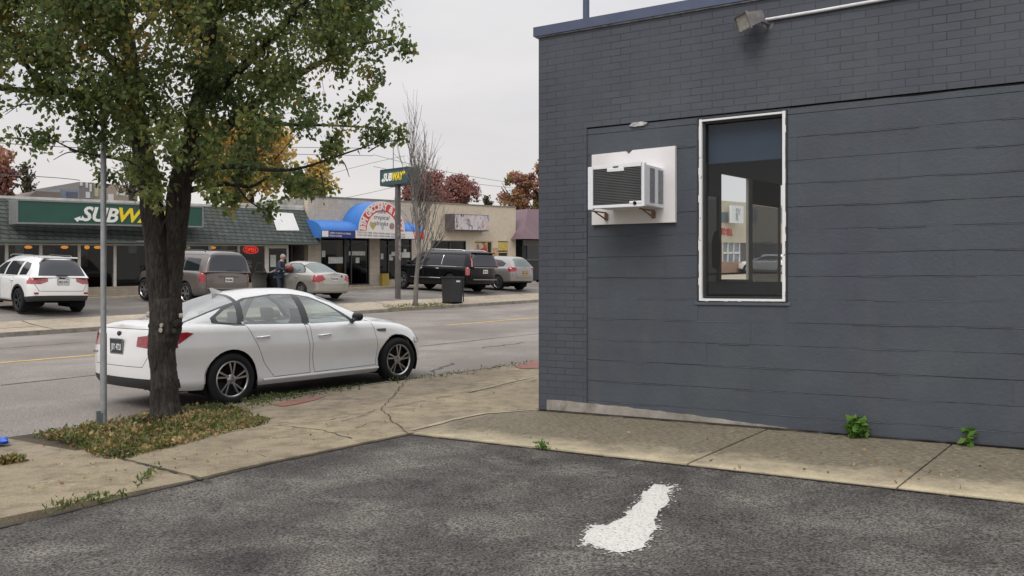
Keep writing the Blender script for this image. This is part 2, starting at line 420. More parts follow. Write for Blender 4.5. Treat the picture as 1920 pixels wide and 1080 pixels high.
def make_car(name, label, loc, rz, tilt, sp, M, group=None):
    t = thing(name, label, 'car' if 'cat' not in sp else sp['cat'], loc, rz, group, tilt)
    bm = body_mesh(sp)
    tree = BVHTree.FromBMesh(bm)
    def hit(p, d):
        r = tree.ray_cast(Vector(p), Vector(d)); return r[0]
    rw = sp['rw']; zt = sp['zt']
    low = lambda c: c.z < key(zt, c.x)+.012
    # wheel arches
    for xw in (sp['wf'], sp['wr']):
        for sgn, cd in sides():
            ra = sp['arch']
            if sp.get('cladding'):
                f = cut(bm, circle(xw, rw, ra+.075), cond=lambda c, n, cd=cd: cd(c, n) and low(c)); 
                for q in f: q.material_index = 2
            f = cut(bm, circle(xw, rw, ra, k=1.02)+[], cond=lambda c, n, cd=cd: cd(c, n) and low(c))
            f = [q for q in f if q.is_valid]
            bmesh.ops.delete(bm, geom=f, context='FACES')
            f = cut(bm, [(xw-ra, rw), (xw+ra, rw), (xw+ra*.98, 0), (xw-ra*.98, 0)], cond=lambda c, n, cd=cd: cd(c, n) and low(c))
            bmesh.ops.delete(bm, geom=[q for q in f if q.is_valid], context='FACES')
    ww = MB()
    for xw in (sp['wf'], sp['wr']):
        for sgn in (-1, 1):
            ra = sp['arch']+.012; y1 = sp['hw']*.955*sgn; y0 = sp['hw']*.45*sgn; k = 20
            pts = [(xw+ra*math.cos(math.pi*(1.15-1.3*i/k)), max(.12, rw+ra*math.sin(math.pi*(1.15-1.3*i/k)))) for i in range(k+1)]
            vs = [(a, y1, b) for a, b in pts]+[(a, y0, b) for a, b in pts]
            ww.add(vs, [(i, i+1, k+2+i, k+1+i) for i in range(k)]+[tuple(range(k+1, 2*k+2))])
    # floor pan: closes the underside
    ww.box(sp['xr']+.45, sp['xf']-.75, -sp['hw']*.78, sp['hw']*.78, key(sp['zb'], 0)+.03, key(sp['zb'], 0)+.07)
    ww.build('wheel_well', M['dark'], t)
    # lower plastic skirts
    for poly, ax, cnd in sp.get('skirt', []):
        for q in cut(bm, poly, ax, cond=lambda c, n, cnd=cnd: low(c) and (cnd is None or cnd(c, n))): q.material_index = 2
    # glass round the sides
    for sgn, cd in sides():
        up = lambda c, n, cd=cd: cd(c, n) and c.z > key(zt, c.x)-.03
        sur = cut(bm, sp['dlo'], cond=up) if 'dlo' in sp else None
        if sur is not None:
            for q in sur: q.material_index = 3
        for w in sp['win']:
            f = cut(bm, w, cond=up, among=[q for q in (sur or bm.faces) if q.is_valid])
            if sur is not None:
                sur = [q for q in bm.faces if q.is_valid and q.material_index == 3 and cd(q.calc_center_median(), 0)]
            take(bm, f, 'side_window', M['glass'], t)
    f = cut(bm, sp['wsh'], (0, 1), cond=lambda c, n: n.x > .12 and c.z > key(zt, c.x)-.02); take(bm, f, 'windshield', M['glass_f'], t)
    ax, poly, cnd = sp['back']
    if 'back_rim' in sp:
        for q in cut(bm, sp['back_rim'], ax, cond=cnd): q.material_index = 3
    f = cut(bm, poly, ax, cond=cnd); rg = take(bm, f, 'rear_window', M['glass_r'], t)
    # lamps: each is the union of what is cut from behind/in front and from the side
    for lname, lmat, items in sp['lamps']:
        for sgn, cd in sides():
            PK = bm.faces.layers.int['pick']
            for poly, ax in items:
                if ax == (1, 2): fs = cut(bm, [(a*sgn, b) for a, b in poly], ax, cond=lambda c, n, s_=sgn: c.y*s_ > 0 and (c.x < sp['xr']+.34 if lname == 'taillight' else c.x > sp['xf']-.5) and low(c))
                else: fs = cut(bm, poly, ax, cond=lambda c, n, s_=sgn: c.y*s_ > sp['hw']*.74 and low(c))
                for q in fs:
                    if q.is_valid: q[PK] = 7
            fs = [q for q in bm.faces if q[PK] == 7]
            take(bm, fs, lname, M[lmat], t, push=.004)
    # panels cut into the tail and nose
    for pname, pmat, poly, ax, cnd, sm in sp.get('panels', []):
        f = cut(bm, poly, ax, cond=lambda c, n, cnd=cnd: cnd(c, n) and low(c))
        if sm:
            for q in f: q.material_index = 1
            f2 = cut(bm, shrink(poly, sm), ax, among=f)
            for q in f2: q.material_index = 0
            f = f2
        take(bm, f, pname, [M[pmat], M['seam'], M['plastic'], M['trim']], t)
    # doors
    for i, poly in enumerate(sp['doors']):
        for sgn, cd in sides():
            f = cut(bm, poly, cond=lambda c, n, cd=cd: cd(c, n) and low(c))
            for q in f: q.material_index = 1
            f = cut(bm, shrink(poly, sp.get('seamw', .007)), among=f)
            for q in f: q.material_index = 0
            xf = None
            if sp.get('open') == (i, sgn):
                hx = max(p[0] for p in poly); hp = Vector((hx, sgn*(sp['hw']*.97), 0))
                xf = Matrix.Translation(hp) @ Matrix.Rotation(sgn*-R(62), 4, 'Z') @ Matrix.Translation(-hp)
            d = take(bm, f, 'door', [M['paint'], M['seam'], M['plastic'], M['trim']], t, xf=xf)
            hxp, hzp, hl = sp['handles'][i]
            h = hit((hxp, 3*sgn, hzp), (0, -sgn, 0)); y = h.y if h else sgn*sp['hw']
            hb = MB(); K = xf or Matrix()
            hb.tube([K @ Vector((hxp-hl/2, y+sgn*.004, hzp)), K @ Vector((hxp-hl/2+.03, y+sgn*.034, hzp)), K @ Vector((hxp+hl/2-.03, y+sgn*.036, hzp+.004)), K @ Vector((hxp+hl/2, y+sgn*.004, hzp+.004))], [.012, .015, .015, .012], 8)
            if d: hb.build('handle', M['handle'], d, smooth=60)
            if xf is not None and d:
                fr = MB(); wx = [p for p in sp['win'][0]]
                pts = [K @ Vector((a, sgn*(sp['hw']*.86-.28*max(0, b-.95)), b)) for a, b in wx]+[K @ Vector((wx[0][0], sgn*sp['hw']*.86, wx[0][1]))]
                fr.tube(pts, .022, 6); fr.build('window_frame', M['trim'], d)
    bm_to_obj(bm, 'body', [M['paint'], M['seam'], M['plastic'], M['trim']], t)
    # wheels
    for xw in (sp['wf'], sp['wr']):
        for sgn in (-1, 1): wheel(t, xw, sgn*(sp['hw']-.012-sp['tw']/2), rw, sp['tw'], sp['rim'], sp['spokes'], sgn, M)
    # mirrors
    mx, mz = sp['mirror']
    for sgn in (-1, 1):
        mb = MB(); y0 = sgn*sp['hw']*.88
        K = Matrix.Translation((mx-.02, sgn*(sp['hw']+.075), mz+.045)) @ Matrix.Diagonal((.60, 1.0, .66, 1))
        mb.lathe([(0, -.10), (.06, -.09), (.095, -.05), (.105, 0), (.095, .05), (.06, .09), (0, .10)], 16, K)
        mb.tube([(mx+.02, y0, mz-.03), (mx, sgn*(sp['hw']+.03), mz+.02)], [.035, .028], 8, 1)
        if sp.get('open') == (0, sgn): continue
        mb.build('mirror', [M['mirror'], M['trim']], t, smooth=60)
    # interior
    zf = key(sp['zb'], 0)+.1; b = MB(); zb_ = key(zt, 0)-.06; a0, a1 = sp['cabin']; yw = key(sp['gh']['wg'], -.3)*.96
    b.box(a0, a1, -yw, yw, zf, zf+.03)
    for q in (-1, 1): b.box(a0, a1, min(q*yw, q*(yw-.03)), max(q*yw, q*(yw-.03)), zf+.03, zb_)
    b.box(a0-.03, a0, -yw, yw, zf, zb_); b.box(a1, a1+.03, -yw, yw, zf, zb_)
    b.box(a1-.32, a1, -yw+.03, yw-.03, zb_-.25, zb_+.02)
    b.build('cabin', M['dark'], t)
    for sx_ in sp.get('seats', [(.05, 1), (-.95, 2)]):
        for sy in (-.37, .37):
            q = MB(); x = sx_[0]
            for (u0, u1, z0, z1, hw_, sl) in ((-.02, .12, zf+.25, zf+.68, .24, .22), (.0, .1, zf+.71, zf+.87, .13, .22)):
                vs = []
                for zz in (z0, z1):
                    o_ = -(zz-zf-.3)*sl
                    ww_ = hw_*(1 if zz == z0 else .86)
                    vs += [(x+u0+o_, sy-ww_, zz), (x+u1+o_, sy-ww_, zz), (x+u1+o_, sy+ww_, zz), (x+u0+o_, sy+ww_, zz)]
                q.add(vs, [(0, 3, 2, 1), (4, 5, 6, 7), (0, 1, 5, 4), (1, 2, 6, 5), (2, 3, 7, 6), (3, 0, 4, 7)])
            q.box(x+.1, x+.6, sy-.25, sy+.25, zf+.1, zf+.34)
            q.build('seat', M['seat'], t, bevel=.03)
    return t, hit
def plate(t, hit, y, z, w, h, txt, mats, back=True, ang=0):
    p = hit((-6 if back else 6, y, z), (1 if back else -1, 0, 0)); x = p.x-.012
    q = MB().box(x, x+.01, y-w/2, y+w/2, z-h/2, z+h/2).build('licence_plate', mats[0], t)
    f = MB(); e = .012
    f.box(x-.004, x+.004, y-w/2-e, y+w/2+e, z+h/2, z+h/2+e).box(x-.004, x+.004, y-w/2-e, y+w/2+e, z-h/2-e, z-h/2)
    f.box(x-.004, x+.004, y-w/2-e, y-w/2, z-h/2, z+h/2).box(x-.004, x+.004, y+w/2, y+w/2+e, z-h/2, z+h/2)
    f.build('plate_frame', mats[2], q)
    o = text('plate_number', txt, h*.62, mats[1], q, (x-.003, y+w*.43, z-h*.25), rot=(R(90), 0, R(-90)), ext=.001, fit=w*.84, bold=.003)
    return q
# ------------------------------------------------------------------ shared materials
TYRE = mat('tyre_rubber', (.018, .018, .019), .85, spec=.2, bumpy=.3)
DARK = mat('dark_void', (.012, .012, .013), .9, spec=.1)
BLACKP = mat('black_plastic', (.022, .023, .025), .55, bumpy=.15, bs=200)
TRIMB = mat('gloss_black_trim', (.015, .016, .018), .15)
SEAM = mat('panel_gap', (.03, .03, .03), .9, spec=.1)
CHROME = mat('chrome', (.75, .75, .76), .12, 1.0)
ALLOY = mat('silver_alloy', (.55, .55, .56), .3, 1.0)
ALLOYD = mat('grey_alloy', (.30, .30, .31), .32, 1.0)
BARREL = mat('wheel_barrel', (.02, .02, .022), .6)
SEAT = mat('seat_cloth', (.05, .05, .055), .9)
SEATL = mat('light_seat_cloth', (.25, .24, .22), .9)
GCLEAR = glass_thin('car_glass_clear', (.66, .74, .715), 1., 0, .09)
GDARK = mat('privacy_glass', (.012, .013, .016), .03, spec=.6, var=0)
GREAR = mat('tinted_glass', (.03, .033, .042), .03, spec=.7, var=0)
GLIGHT = mat('sky_lit_glass', (.10, .13, .125), .04, spec=.8, var=0)
def lampmat(name, c):
    m, nt, b = new_mat(name); v = coords(nt, (18, 18, 40)); n = noise(nt, v, 1.2, 2)
    nt.links.new(ramp(nt, n, [(.35, tuple(x*.45 for x in c)), (.65, c)]), b.inputs['Base Color'])
    b.inputs['Roughness'].default_value = .12; b.inputs['Coat Weight'].default_value = 1; return m
RED = lampmat('red_lens', (.38, .012, .022)); REDP = lampmat('pale_red_lens', (.5, .10, .11)); CLEARL = lampmat('clear_lens', (.62, .60, .58))
PLW = mat('plate_white', (.62, .62, .60), .5, var=.2, vs=30); PLB = mat('plate_black', (.03, .035, .045), .5); PLY = mat('plate_yellow', (.55, .33, .06), .5); PLT = mat('plate_ink', (.05, .06, .12), .5)
WHITEINK = mat('white_ink', (.7, .7, .7), .5)
def MM(paint, **k):
    d = dict(paint=paint, dark=DARK, glass=GDARK, glass_f=GREAR, glass_r=GREAR, seam=SEAM, plastic=BLACKP, trim=TRIMB, tyre=TYRE, rim=ALLOY, barrel=BARREL,
             handle=paint, mirror=paint, seat=SEAT, red=RED, redp=REDP, clear=CLEARL, chrome=CHROME); d.update(k); return d
rear = lambda c, n: n.x < -.3
# ------------------------------------------------------------------ white sedan at the near kerb
WHITE = carpaint('white_paint', (.80, .80, .80), rough=.25)
SEDAN = dict(xr=-2.47, xf=2.38, hw=.93, pf=6.0, pr=40, tf=.12, tr=.035, wf=1.41, wr=-1.395, rw=.335, arch=.372, tw=.22, rim=.232,
    zb=[(-2.47, .30), (-1.9, .24), (-1.0, .21), (1.0, .19), (2.0, .19), (2.4, .22)],
    zt=[(-2.47, 1.0), (-2.2, 1.04), (-1.6, 1.03), (-.9, 1.0), (0, .965), (.8, .94), (1.2, .905), (1.7, .835), (2.1, .74), (2.4, .63)],
    crown=[(-2.5, .03), (-2.2, .075), (-1.5, .08), (.8, .06), (1.5, .095), (2.1, .09), (2.4, .04)],
    gh=dict(xs=(-2.13, 1.12), e=2.7, tumble=.27, h=.50, base=-.03,
        zc=[(-2.13, 1.03), (-2.0, 1.09), (-1.8, 1.165), (-1.5, 1.275), (-1.2, 1.37), (-.9, 1.435), (-.5, 1.465), (-.1, 1.455), (.2, 1.405), (.5, 1.30), (.8, 1.15), (1.0, 1.03), (1.12, .95)],
        wg=[(-2.13, .62), (-1.8, .69), (-1.4, .755), (-.8, .80), (0, .815), (.5, .805), (.9, .78), (1.12, .74)]),
    dlo=[(.72, .938), (.36, 1.20), (.11, 1.325), (-.15, 1.372), (-.5, 1.385), (-.95, 1.345), (-1.32, 1.235), (-1.55, 1.115), (-1.56, 1.05), (-1.3, 1.005), (-.2, .955)],
    win=[[(.60, .957), (.33, 1.185), (.09, 1.30), (-.09, 1.347), (-.12, .965)],
         [(-.24, .97), (-.20, 1.36), (-.5, 1.365), (-.92, 1.33), (-1.04, 1.29), (-1.13, 1.015)],
         [(-1.22, 1.03), (-1.14, 1.262), (-1.31, 1.205), (-1.48, 1.115), (-1.47, 1.06)]],
    wsh=[(1.0, .64), (.25, .50), (.25, -.50), (1.0, -.64)],
    back=((0, 1), [(-1.12, .50), (-1.93, .585), (-1.93, -.585), (-1.12, -.50)], lambda c, n: n.x < -.1 and c.z > 1.06),
    back_rim=[(-1.06, .53), (-1.97, .62), (-1.97, -.62), (-1.06, -.53)],
    lamps=[('taillight', 'red', [([(.46, .81), (.46, .925), (.78, .957), (1.0, .957), (1.0, .79), (.70, .79)], (1, 2)), ([(-2.6, .79), (-2.6, .955), (-1.98, .968), (-1.90, .948), (-2.10, .838), (-2.34, .792)], (0, 2))]),
           ('headlight', 'clear', [([(2.5, .55), (2.5, .625), (2.05, .715), (1.86, .745), (1.98, .68), (2.15, .615)], (0, 2)), ([(.50, .54), (.50, .60), (.95, .68), (.95, .56)], (1, 2))])],
    skirt=[([(-2.6, 0), (-1.72, 0), (-1.74, .40), (-2.6, .43)], (0, 2), lambda c, n: c.x < -2.1 or n.x < -.5 or c.z < .0),
           ([(2.14, .33), (2.21, .33), (2.27, .54), (2.22, .54)], (0, 2), lambda c, n: abs(c.y) > .5), ([(.78, .0), (.70, .52), (.9, .62), (1.0, .4)], (1, 2), lambda c, n: n.x > .35), ([(-.45, .25), (-.5, .6), (.5, .6), (.45, .25)], (1, 2), lambda c, n: n.x > .3)],
    panels=[('trunk_lid', 'paint', [(-.60, .56), (-.78, .80), (-.76, 1.02), (.76, 1.02), (.78, .80), (.60, .56)], (1, 2), rear, .007),
            ('rear_bumper', 'paint', [(-1.2, .43), (-1.2, .56), (1.2, .56), (1.2, .43)], (1, 2), lambda c, n: n.x < -.2 and c.x < -1.9, 0)],
    doors=[[(.98, .30), (1.02, .55), (.95, .95), (-.17, 1.0), (-.16, .55), (-.13, .30)],
           [(-.18, .30), (-.20, .55), (-.21, 1.02), (-1.17, 1.06), (-1.14, .80), (-.92, .50), (-.83, .30)]],
    handles=[(.06, .80, .21), (-.93, .84, .21)], mirror=(.58, .985), cabin=(-1.65, 1.05), spokes=(5, [(-.20, .30), (.16, .30)]), nu=96)
SEDAN['levels'] = [(0, .895, .10, .06), (.05, .945, .05, .03), (.11, .968, .02, .01), (.17, .966, .005, .0), (.26, .958, .0, .0), (.40, .968, .0, .0), (.54, .990, .0, .01), (.64, 1.0, .015, .02), (.69, .996, .03, .025), (.76, .978, .05, .03), (.87, .962, .09, .045), (.93, .945, .13, .06), (.97, .922, .17, .075), (1.0, .885, .22, .10)]
M1 = MM(WHITE, clear=lampmat('headlamp_glass', (.33, .31, .30)), glass=GCLEAR, handle=CHROME, glass_f=GCLEAR, glass_r=glass_thin('rear_glass', (.60, .70, .68), 1., 0, .30), rim=ALLOY, mirror=TRIMB, sw=(.009, .012))  # mirrors black: their shadow side and dark glass are put into the colour
hs, hn = 9.46-1.21+.05, 11.76       # set from the tyre contact points
cx_s, cx_n = 7.90, 11.35
hero, hit = make_car('parked_car', 'white four door sedan parked at the near kerb behind the tree trunk', W(cx_s, cx_n, -.085), TH, -math.atan(G), SEDAN, M1)
plate(hero, hit, 0, .80, .31, .17, 'JSY 4723', (PLB, WHITEINK, mat('plate_rim', (.2, .2, .21), .4)))
p = hit((-6, 0, .955), (1, 0, 0))
bd = MB(); K = Matrix.Translation((p.x-.004, 0, .955)) @ Matrix.Rotation(-math.pi/2, 4, 'Y') @ Matrix.Diagonal((.6, 1, 1, 1))
bd.lathe([(0, .008), (.045, .008), (.052, .004), (.055, -.01)], 20, K); eb = bd.build('emblem', mat('emblem_dark', (.05, .05, .055), .2, .8), hero, smooth=50)
p = hit((-6, .62, .70), (1, 0, 0)); text('model_script', 'OPTIMA', .045, ALLOYD, hero, (p.x-.006, .72, .69), rot=(R(90), 0, R(-90)), fit=.20, ext=.002)
b = MB(); p = hit((-.95, 0, 3), (0, 0, -1))          # roof fin
b.add([(-1.10, -.022, p.z-.05), (-.90, -.022, p.z-.03), (-1.10, .022, p.z-.05), (-.90, .022, p.z-.03), (-1.16, 0, p.z+.055), (-1.12, 0, p.z+.06)], [(0, 1, 5, 4), (2, 4, 5, 3), (0, 4, 2), (1, 3, 5)]); b.build('aerial_fin', WHITE, hero)
for sgn in (-1, 1):
    x0, x1, z = 1.02, 1.20, .80; h_ = hit((1.1, 3*sgn, z), (0, -sgn, 0)); y = h_.y
    MB().box(x0, x1, min(y-sgn*.01, y+sgn*.008), max(y-sgn*.01, y+sgn*.008), z-.024, z+.024).build('fender_vent', ALLOY, hero, bevel=.006)
for sgn in (-1, 1):
    b = MB(); K = Matrix.Translation((-2.30, sgn*.54, .325)) @ Matrix.Rotation(-math.pi/2, 4, 'Y') @ Matrix.Diagonal((.55, 1, 1, 1))
    b.lathe([(.055, -.1), (.07, .06), (.085, .065), (.085, .05), (.07, -.1)], 18, K)
    b.build('exhaust_tip', mat('blued_steel', (.16, .17, .24), .25, 1), hero, smooth=50)
b = MB()
for sgn in (-1, 1):      # sill line
    b.tube([(1.0, sgn*.912, .262), (-.95, sgn*.912, .282)], [.014, .014], 6)
b.build('sill_trim', WHITE, hero, smooth=60)
# ------------------------------------------------------------------ cars in the lot across the street, all nosed in
def lot(s, n): return W(s, n, H(n))
LOT_TILT = -math.atan((H(33)-H(30))/3.0)
NH = TH+math.pi/2
SUVL = [(0, .93, .06, .05), (.06, .965, .02, .02), (.16, .985, .0, .0), (.3, .99, 0, 0), (.45, .995, 0, 0), (.6, 1.0, .0, .01), (.74, .998, .01, .02), (.86, .985, .03, .03), (.93, .968, .06, .04), (.97, .945, .09, .05), (1.0, .91, .12, .06)]
def suv(L, hw, h, belt, hood, wf, wr, rw, roof_r, roof_f, ws_base, tail_base, e=4.2, tumble=.2, **k):
    xr, xf = -L/2, L/2
    d = dict(xr=xr, xf=xf, hw=hw, pf=9, pr=24, tf=.08, tr=.05, levels=SUVL, wf=wf, wr=wr, rw=rw, arch=rw+.05, tw=.24, rim=rw*.66, nu=64,
        zb=[(xr, .42), (xr+.5, .36), (0, .30), (xf-.4, .30), (xf, .34)],
        zt=[(xr, belt), (wr, belt), (0, belt-.01), (ws_base, hood+.02), (wf, hood), (xf-.2, hood-.10), (xf, hood-.22)],
        crown=[(xr, .02), (0, .03), (wf, .05), (xf, .02)],
        gh=dict(xs=(tail_base, ws_base+.1), e=e, tumble=tumble, h=h-belt, base=-.03,
            zc=[(tail_base, belt-.01), (tail_base+.04, belt+.10), (roof_r-.10, h-.09), (roof_r, h-.03), (roof_r+.3, h-.005), (roof_r+1.0, h), (roof_f-.3, h-.015), (roof_f, h-.06), (ws_base, hood+.06), (ws_base+.1, hood)],
            wg=[(tail_base, hw*.84), (roof_r, hw*.885), (0, hw*.90), (ws_base, hw*.86), (ws_base+.1, hw*.80)]),
        wsh=[(ws_base-.05, hw*.72), (roof_f+.06, hw*.64), (roof_f+.06, -hw*.64), (ws_base-.05, -hw*.72)],
        mirror=(ws_base-.35, belt+.05), cabin=(tail_base+.5, ws_base), cat='car', seats=[], cladding=False, skirt=[], spokes=(6, [(0, 0)]), seamw=.01)
    d.update(k); return d
rearup = lambda c, n: n.x < -.2
# white SUV ------------------------------------------------------
JEEP = suv(4.83, .965, 1.77, 1.13, 1.06, 1.46, -1.455, .385, -2.02, .42, 1.25, -2.37, tumble=.34, e=3.4,
    win=[[(.86, 1.13), (.35, 1.50), (.0, 1.56), (-.10, 1.14)], [(-.2, 1.14), (-.1, 1.57), (-1.05, 1.58), (-1.15, 1.15)], [(-1.26, 1.16), (-1.2, 1.57), (-1.65, 1.53), (-1.80, 1.38), (-1.78, 1.18)]],
    back=((1, 2), [(-.70, 1.17), (-.54, 1.66), (.54, 1.66), (.70, 1.17)], rearup),
    lamps=[('taillight', 'redp', [([(.42, 1.0), (.42, 1.10), (.98, 1.12), (1.02, .92), (.62, .92)], (1, 2)), ([(-2.6, .92), (-2.6, 1.12), (-2.08, 1.12), (-2.12, .92)], (0, 2))]),
           ('headlight', 'clear', [([(2.6, .8), (2.6, .93), (2.0, .96), (2.1, .84)], (0, 2))])],
    skirt=[([(-2.6, 0), (-1.8, 0), (-1.75, .50), (-2.6, .60)], (0, 2), None), ([(-1.3, .0), (1.3, 0), (1.3, .38), (-1.3, .38)], (0, 2), None)], cladding=True,
    panels=[('tailgate', 'paint', [(-.66, .70), (-.80, .95), (-.80, 1.12), (.80, 1.12), (.80, .95), (.66, .70)], (1, 2), rear, .014)],
    doors=[[(1.0, .40), (1.02, 1.06), (-.12, 1.12), (-.12, .40)], [(-.14, .40), (-.14, 1.12), (-1.22, 1.13), (-1.18, .9), (-1.0, .6), (-.98, .40)]],
    handles=[(.08, .98, .2), (-1.0, 1.0, .2)], spokes=(5, [(-.12, 0), (.12, 0)]))
Mj = MM(WHITE, rim=BARREL, glass=GDARK, glass_r=GREAR, handle=WHITE, sw=(.02, .03))
t, hit = make_car('parked_car', 'white sport utility vehicle with black bumper parked nose-in at far left', lot(12.19, 31.45), NH, LOT_TILT, JEEP, Mj, 'cars parked in the lot across the street')
plate(t, hit, -.02, .99, .32, .17, 'HKD 6174', (PLW, PLT, PLB))
p = hit((-6, 0, 1.09), (1, 0, 0)); text('maker_script', 'Jeep', .085, BLACKP, t, (p.x-.012, .10, 1.075), rot=(R(90), 0, R(-90)), fit=.18, bold=.006)
b = MB().box(p.x-.05, p.x+.05, -.16, .18, 1.175, 1.20); b.build('wiper', BLACKP, t)
b = MB()
for sgn in (-1, 1): b.tube([(-1.7, sgn*.56, 1.735), (-1.6, sgn*.565, 1.775), (-.1, sgn*.58, 1.785), (.15, sgn*.57, 1.735)], .016, 6)
b.build('roof_rails', ALLOYD, t, smooth=60)
b = MB().box(-2.12, -1.93, -.56, .56, 1.70, 1.745); b.build('spoiler', WHITE, t, bevel=.015)
b = MB()
for sgn in (-1, 1):
    q = hit((-6, sgn*.70, .64), (1, 0, 0)); MB().box(q.x-.012, q.x+.02, sgn*.70-.10, sgn*.70+.10, .615, .67).build('reflector', RED, t, bevel=.006)
# tan SUV ------------------------------------------------------
TAN = carpaint('bronze_paint', (.145, .125, .112), .35, .32)
TAHOE = suv(5.13, 1.04, 1.93, 1.20, 1.12, 1.55, -1.40, .40, -2.36, .50, 1.30, -2.54, tumble=.26, e=4.6,
    win=[[(.95, 1.2), (.5, 1.62), (.05, 1.66), (.0, 1.2)], [(-.1, 1.2), (-.05, 1.66), (-.98, 1.66), (-1.0, 1.2)], [(-1.1, 1.2), (-1.08, 1.66), (-2.02, 1.64), (-2.1, 1.22)]],
    back=((1, 2), [(-.78, 1.22), (-.66, 1.80), (.66, 1.80), (.78, 1.22)], rearup),
    lamps=[('taillight', 'red', [([(.83, .84), (.83, 1.22), (1.1, 1.22), (1.1, .84)], (1, 2)), ([(-2.7, .84), (-2.7, 1.22), (-2.47, 1.22), (-2.47, .84)], (0, 2))]),
           ('headlight', 'clear', [([(2.7, .85), (2.7, 1.0), (2.2, 1.0), (2.2, .85)], (0, 2))])],
    panels=[('tailgate', 'paint', [(-.81, .66), (-.81, 1.18), (.81, 1.18), (.81, .66)], (1, 2), rear, .014)],
    doors=[[(1.1, .42), (1.1, 1.12), (-.04, 1.19), (-.04, .42)], [(-.07, .42), (-.07, 1.19), (-1.05, 1.19), (-.98, .85), (-.9, .42)]],
    handles=[(.12, 1.05, .2), (-.85, 1.05, .2)])
TAHOE['skirt'] = [([(-2.7, 0), (-1.9, 0), (-1.9, .62), (-2.7, .64)], (0, 2), None)]
GREYB = mat('bumper_grey', (.085, .08, .078), .5)
Mt = MM(TAN, plastic=GREYB, glass=GDARK, glass_r=GREAR, handle=TAN, sw=(.03, .04))
t, hit = make_car('parked_car', 'bronze sport utility vehicle partly hidden behind the tree trunk', lot(17.80, 31.45), NH, LOT_TILT, TAHOE, Mt, 'cars parked in the lot across the street')
plate(t, hit, -.0, .93, .31, .16, 'FNB 8806', (PLW, PLT, mat('plate_recess', (.17, .15, .13), .4)))
q = hit((-6, 0, 1.04), (1, 0, 0)); MB().box(q.x-.02, q.x+.03, -.38, .38, 1.03, 1.075).build('handle', TAN, t, bevel=.01)
MB().box(q.x-.03, q.x+.05, -.85, .85, .61, .655).build('bumper_step', ALLOYD, t, bevel=.01)
b = MB()
for sgn in (-1, 1): b.tube([(-2.1, sgn*.66, 1.89), (-2.0, sgn*.67, 1.935), (.0, sgn*.69, 1.945), (.2, sgn*.68, 1.89)], .02, 6)
b.build('roof_rails', BLACKP, t, smooth=60)
q = hit((-6, -.1, 1.26), (1, 0, 0)); MB().box(q.x-.02, q.x+.04, -.50, .05, 1.235, 1.26).build('wiper', BLACKP, t)
# silver sedan ------------------------------------------------------
SILV = carpaint('silver_paint', (.40, .385, .35), .55, .34)
CAMRY = dict(SEDAN); CAMRY.update(xr=-2.40, xf=2.40, hw=.90, wf=1.38, wr=-1.34, rw=.325, arch=.362, tw=.2, rim=.205, pr=26, tr=.04, pf=6, nu=72,
    zb=[(-2.4, .30), (-1.9, .25), (0, .20), (2.0, .20), (2.4, .24)],
    zt=[(-2.4, .985), (-2.1, 1.02), (-1.4, 1.015), (0, .965), (.9, .95), (1.3, .93), (1.9, .85), (2.2, .77), (2.4, .68)],
    gh=dict(xs=(-1.92, 1.25), e=2.9, tumble=.30, h=.52, base=-.03,
        zc=[(-1.92, 1.04), (-1.75, 1.12), (-1.4, 1.30), (-1.15, 1.41), (-.85, 1.475), (-.4, 1.49), (.05, 1.475), (.35, 1.40), (.7, 1.24), (1.0, 1.08), (1.25, .94)],
        wg=[(-1.92, .64), (-1.5, .72), (-.8, .785), (.2, .795), (.9, .77), (1.25, .72)]),
    dlo=[(.86, .96), (.45, 1.23), (.15, 1.345), (-.2, 1.395), (-.7, 1.40), (-1.05, 1.33), (-1.32, 1.17), (-1.38, 1.05), (-1.2, 1.02)],
    win=[[(.78, .97), (.42, 1.22), (.13, 1.33), (-.12, 1.37), (-.14, .985)], [(-.24, .99), (-.22, 1.375), (-.68, 1.38), (-1.0, 1.32), (-1.26, 1.16), (-1.3, 1.05), (-1.2, 1.03)]],
    back=((0, 1), [(-1.1, .52), (-1.83, .58), (-1.83, -.58), (-1.1, -.52)], lambda c, n: n.x < -.1 and c.z > 1.05), back_rim=[(-1.07, .54), (-1.86, .60), (-1.86, -.60), (-1.07, -.54)],
    wsh=[(1.13, .64), (.38, .50), (.38, -.50), (1.13, -.64)],
    lamps=[('taillight', 'red', [([(.46, .80), (.54, .97), (1.0, .99), (1.0, .74), (.72, .70)], (1, 2)), ([(-2.5, .72), (-2.5, .97), (-2.05, .97), (-2.1, .78), (-2.25, .72)], (0, 2))]),
           ('headlight', 'clear', [([(2.5, .60), (2.5, .70), (1.95, .80), (2.0, .66)], (0, 2))])],
    skirt=[], panels=[('trunk_lid', 'paint', [(-.58, .60), (-.62, .99), (.62, .99), (.58, .60)], (1, 2), rear, .012)],
    doors=[[(1.02, .30), (1.02, .96), (-.17, 1.0), (-.15, .30)], [(-.19, .30), (-.2, 1.0), (-1.22, 1.04), (-1.16, .80), (-.95, .5), (-.86, .30)]],
    handles=[(.02, .84, .19), (-1.0, .86, .19)], open=(0, 1), mirror=(.80, 1.0), cabin=(-1.6, 1.1), spokes=(7, [(0, 0)]), seamw=.01)
Mc = MM(SILV, glass=GLIGHT, glass_f=GLIGHT, glass_r=GLIGHT, trim=BLACKP, sw=(.025, .04), seat=SEATL)
t, hit = make_car('parked_car', 'silver sedan with its driver door open beside a person', lot(22.65, 31.55), NH, LOT_TILT, CAMRY, Mc, 'cars parked in the lot across the street')
camry = t
plate(t, hit, 0, .84, .31, .16, 'DAW 2295', (PLW, PLT, CHROME))
q = hit((-6, -.33, .92), (1, 0, 0)); K = Matrix.Translation((q.x-.002, -.33, .92)) @ Matrix.Rotation(-math.pi/2, 4, 'Y')
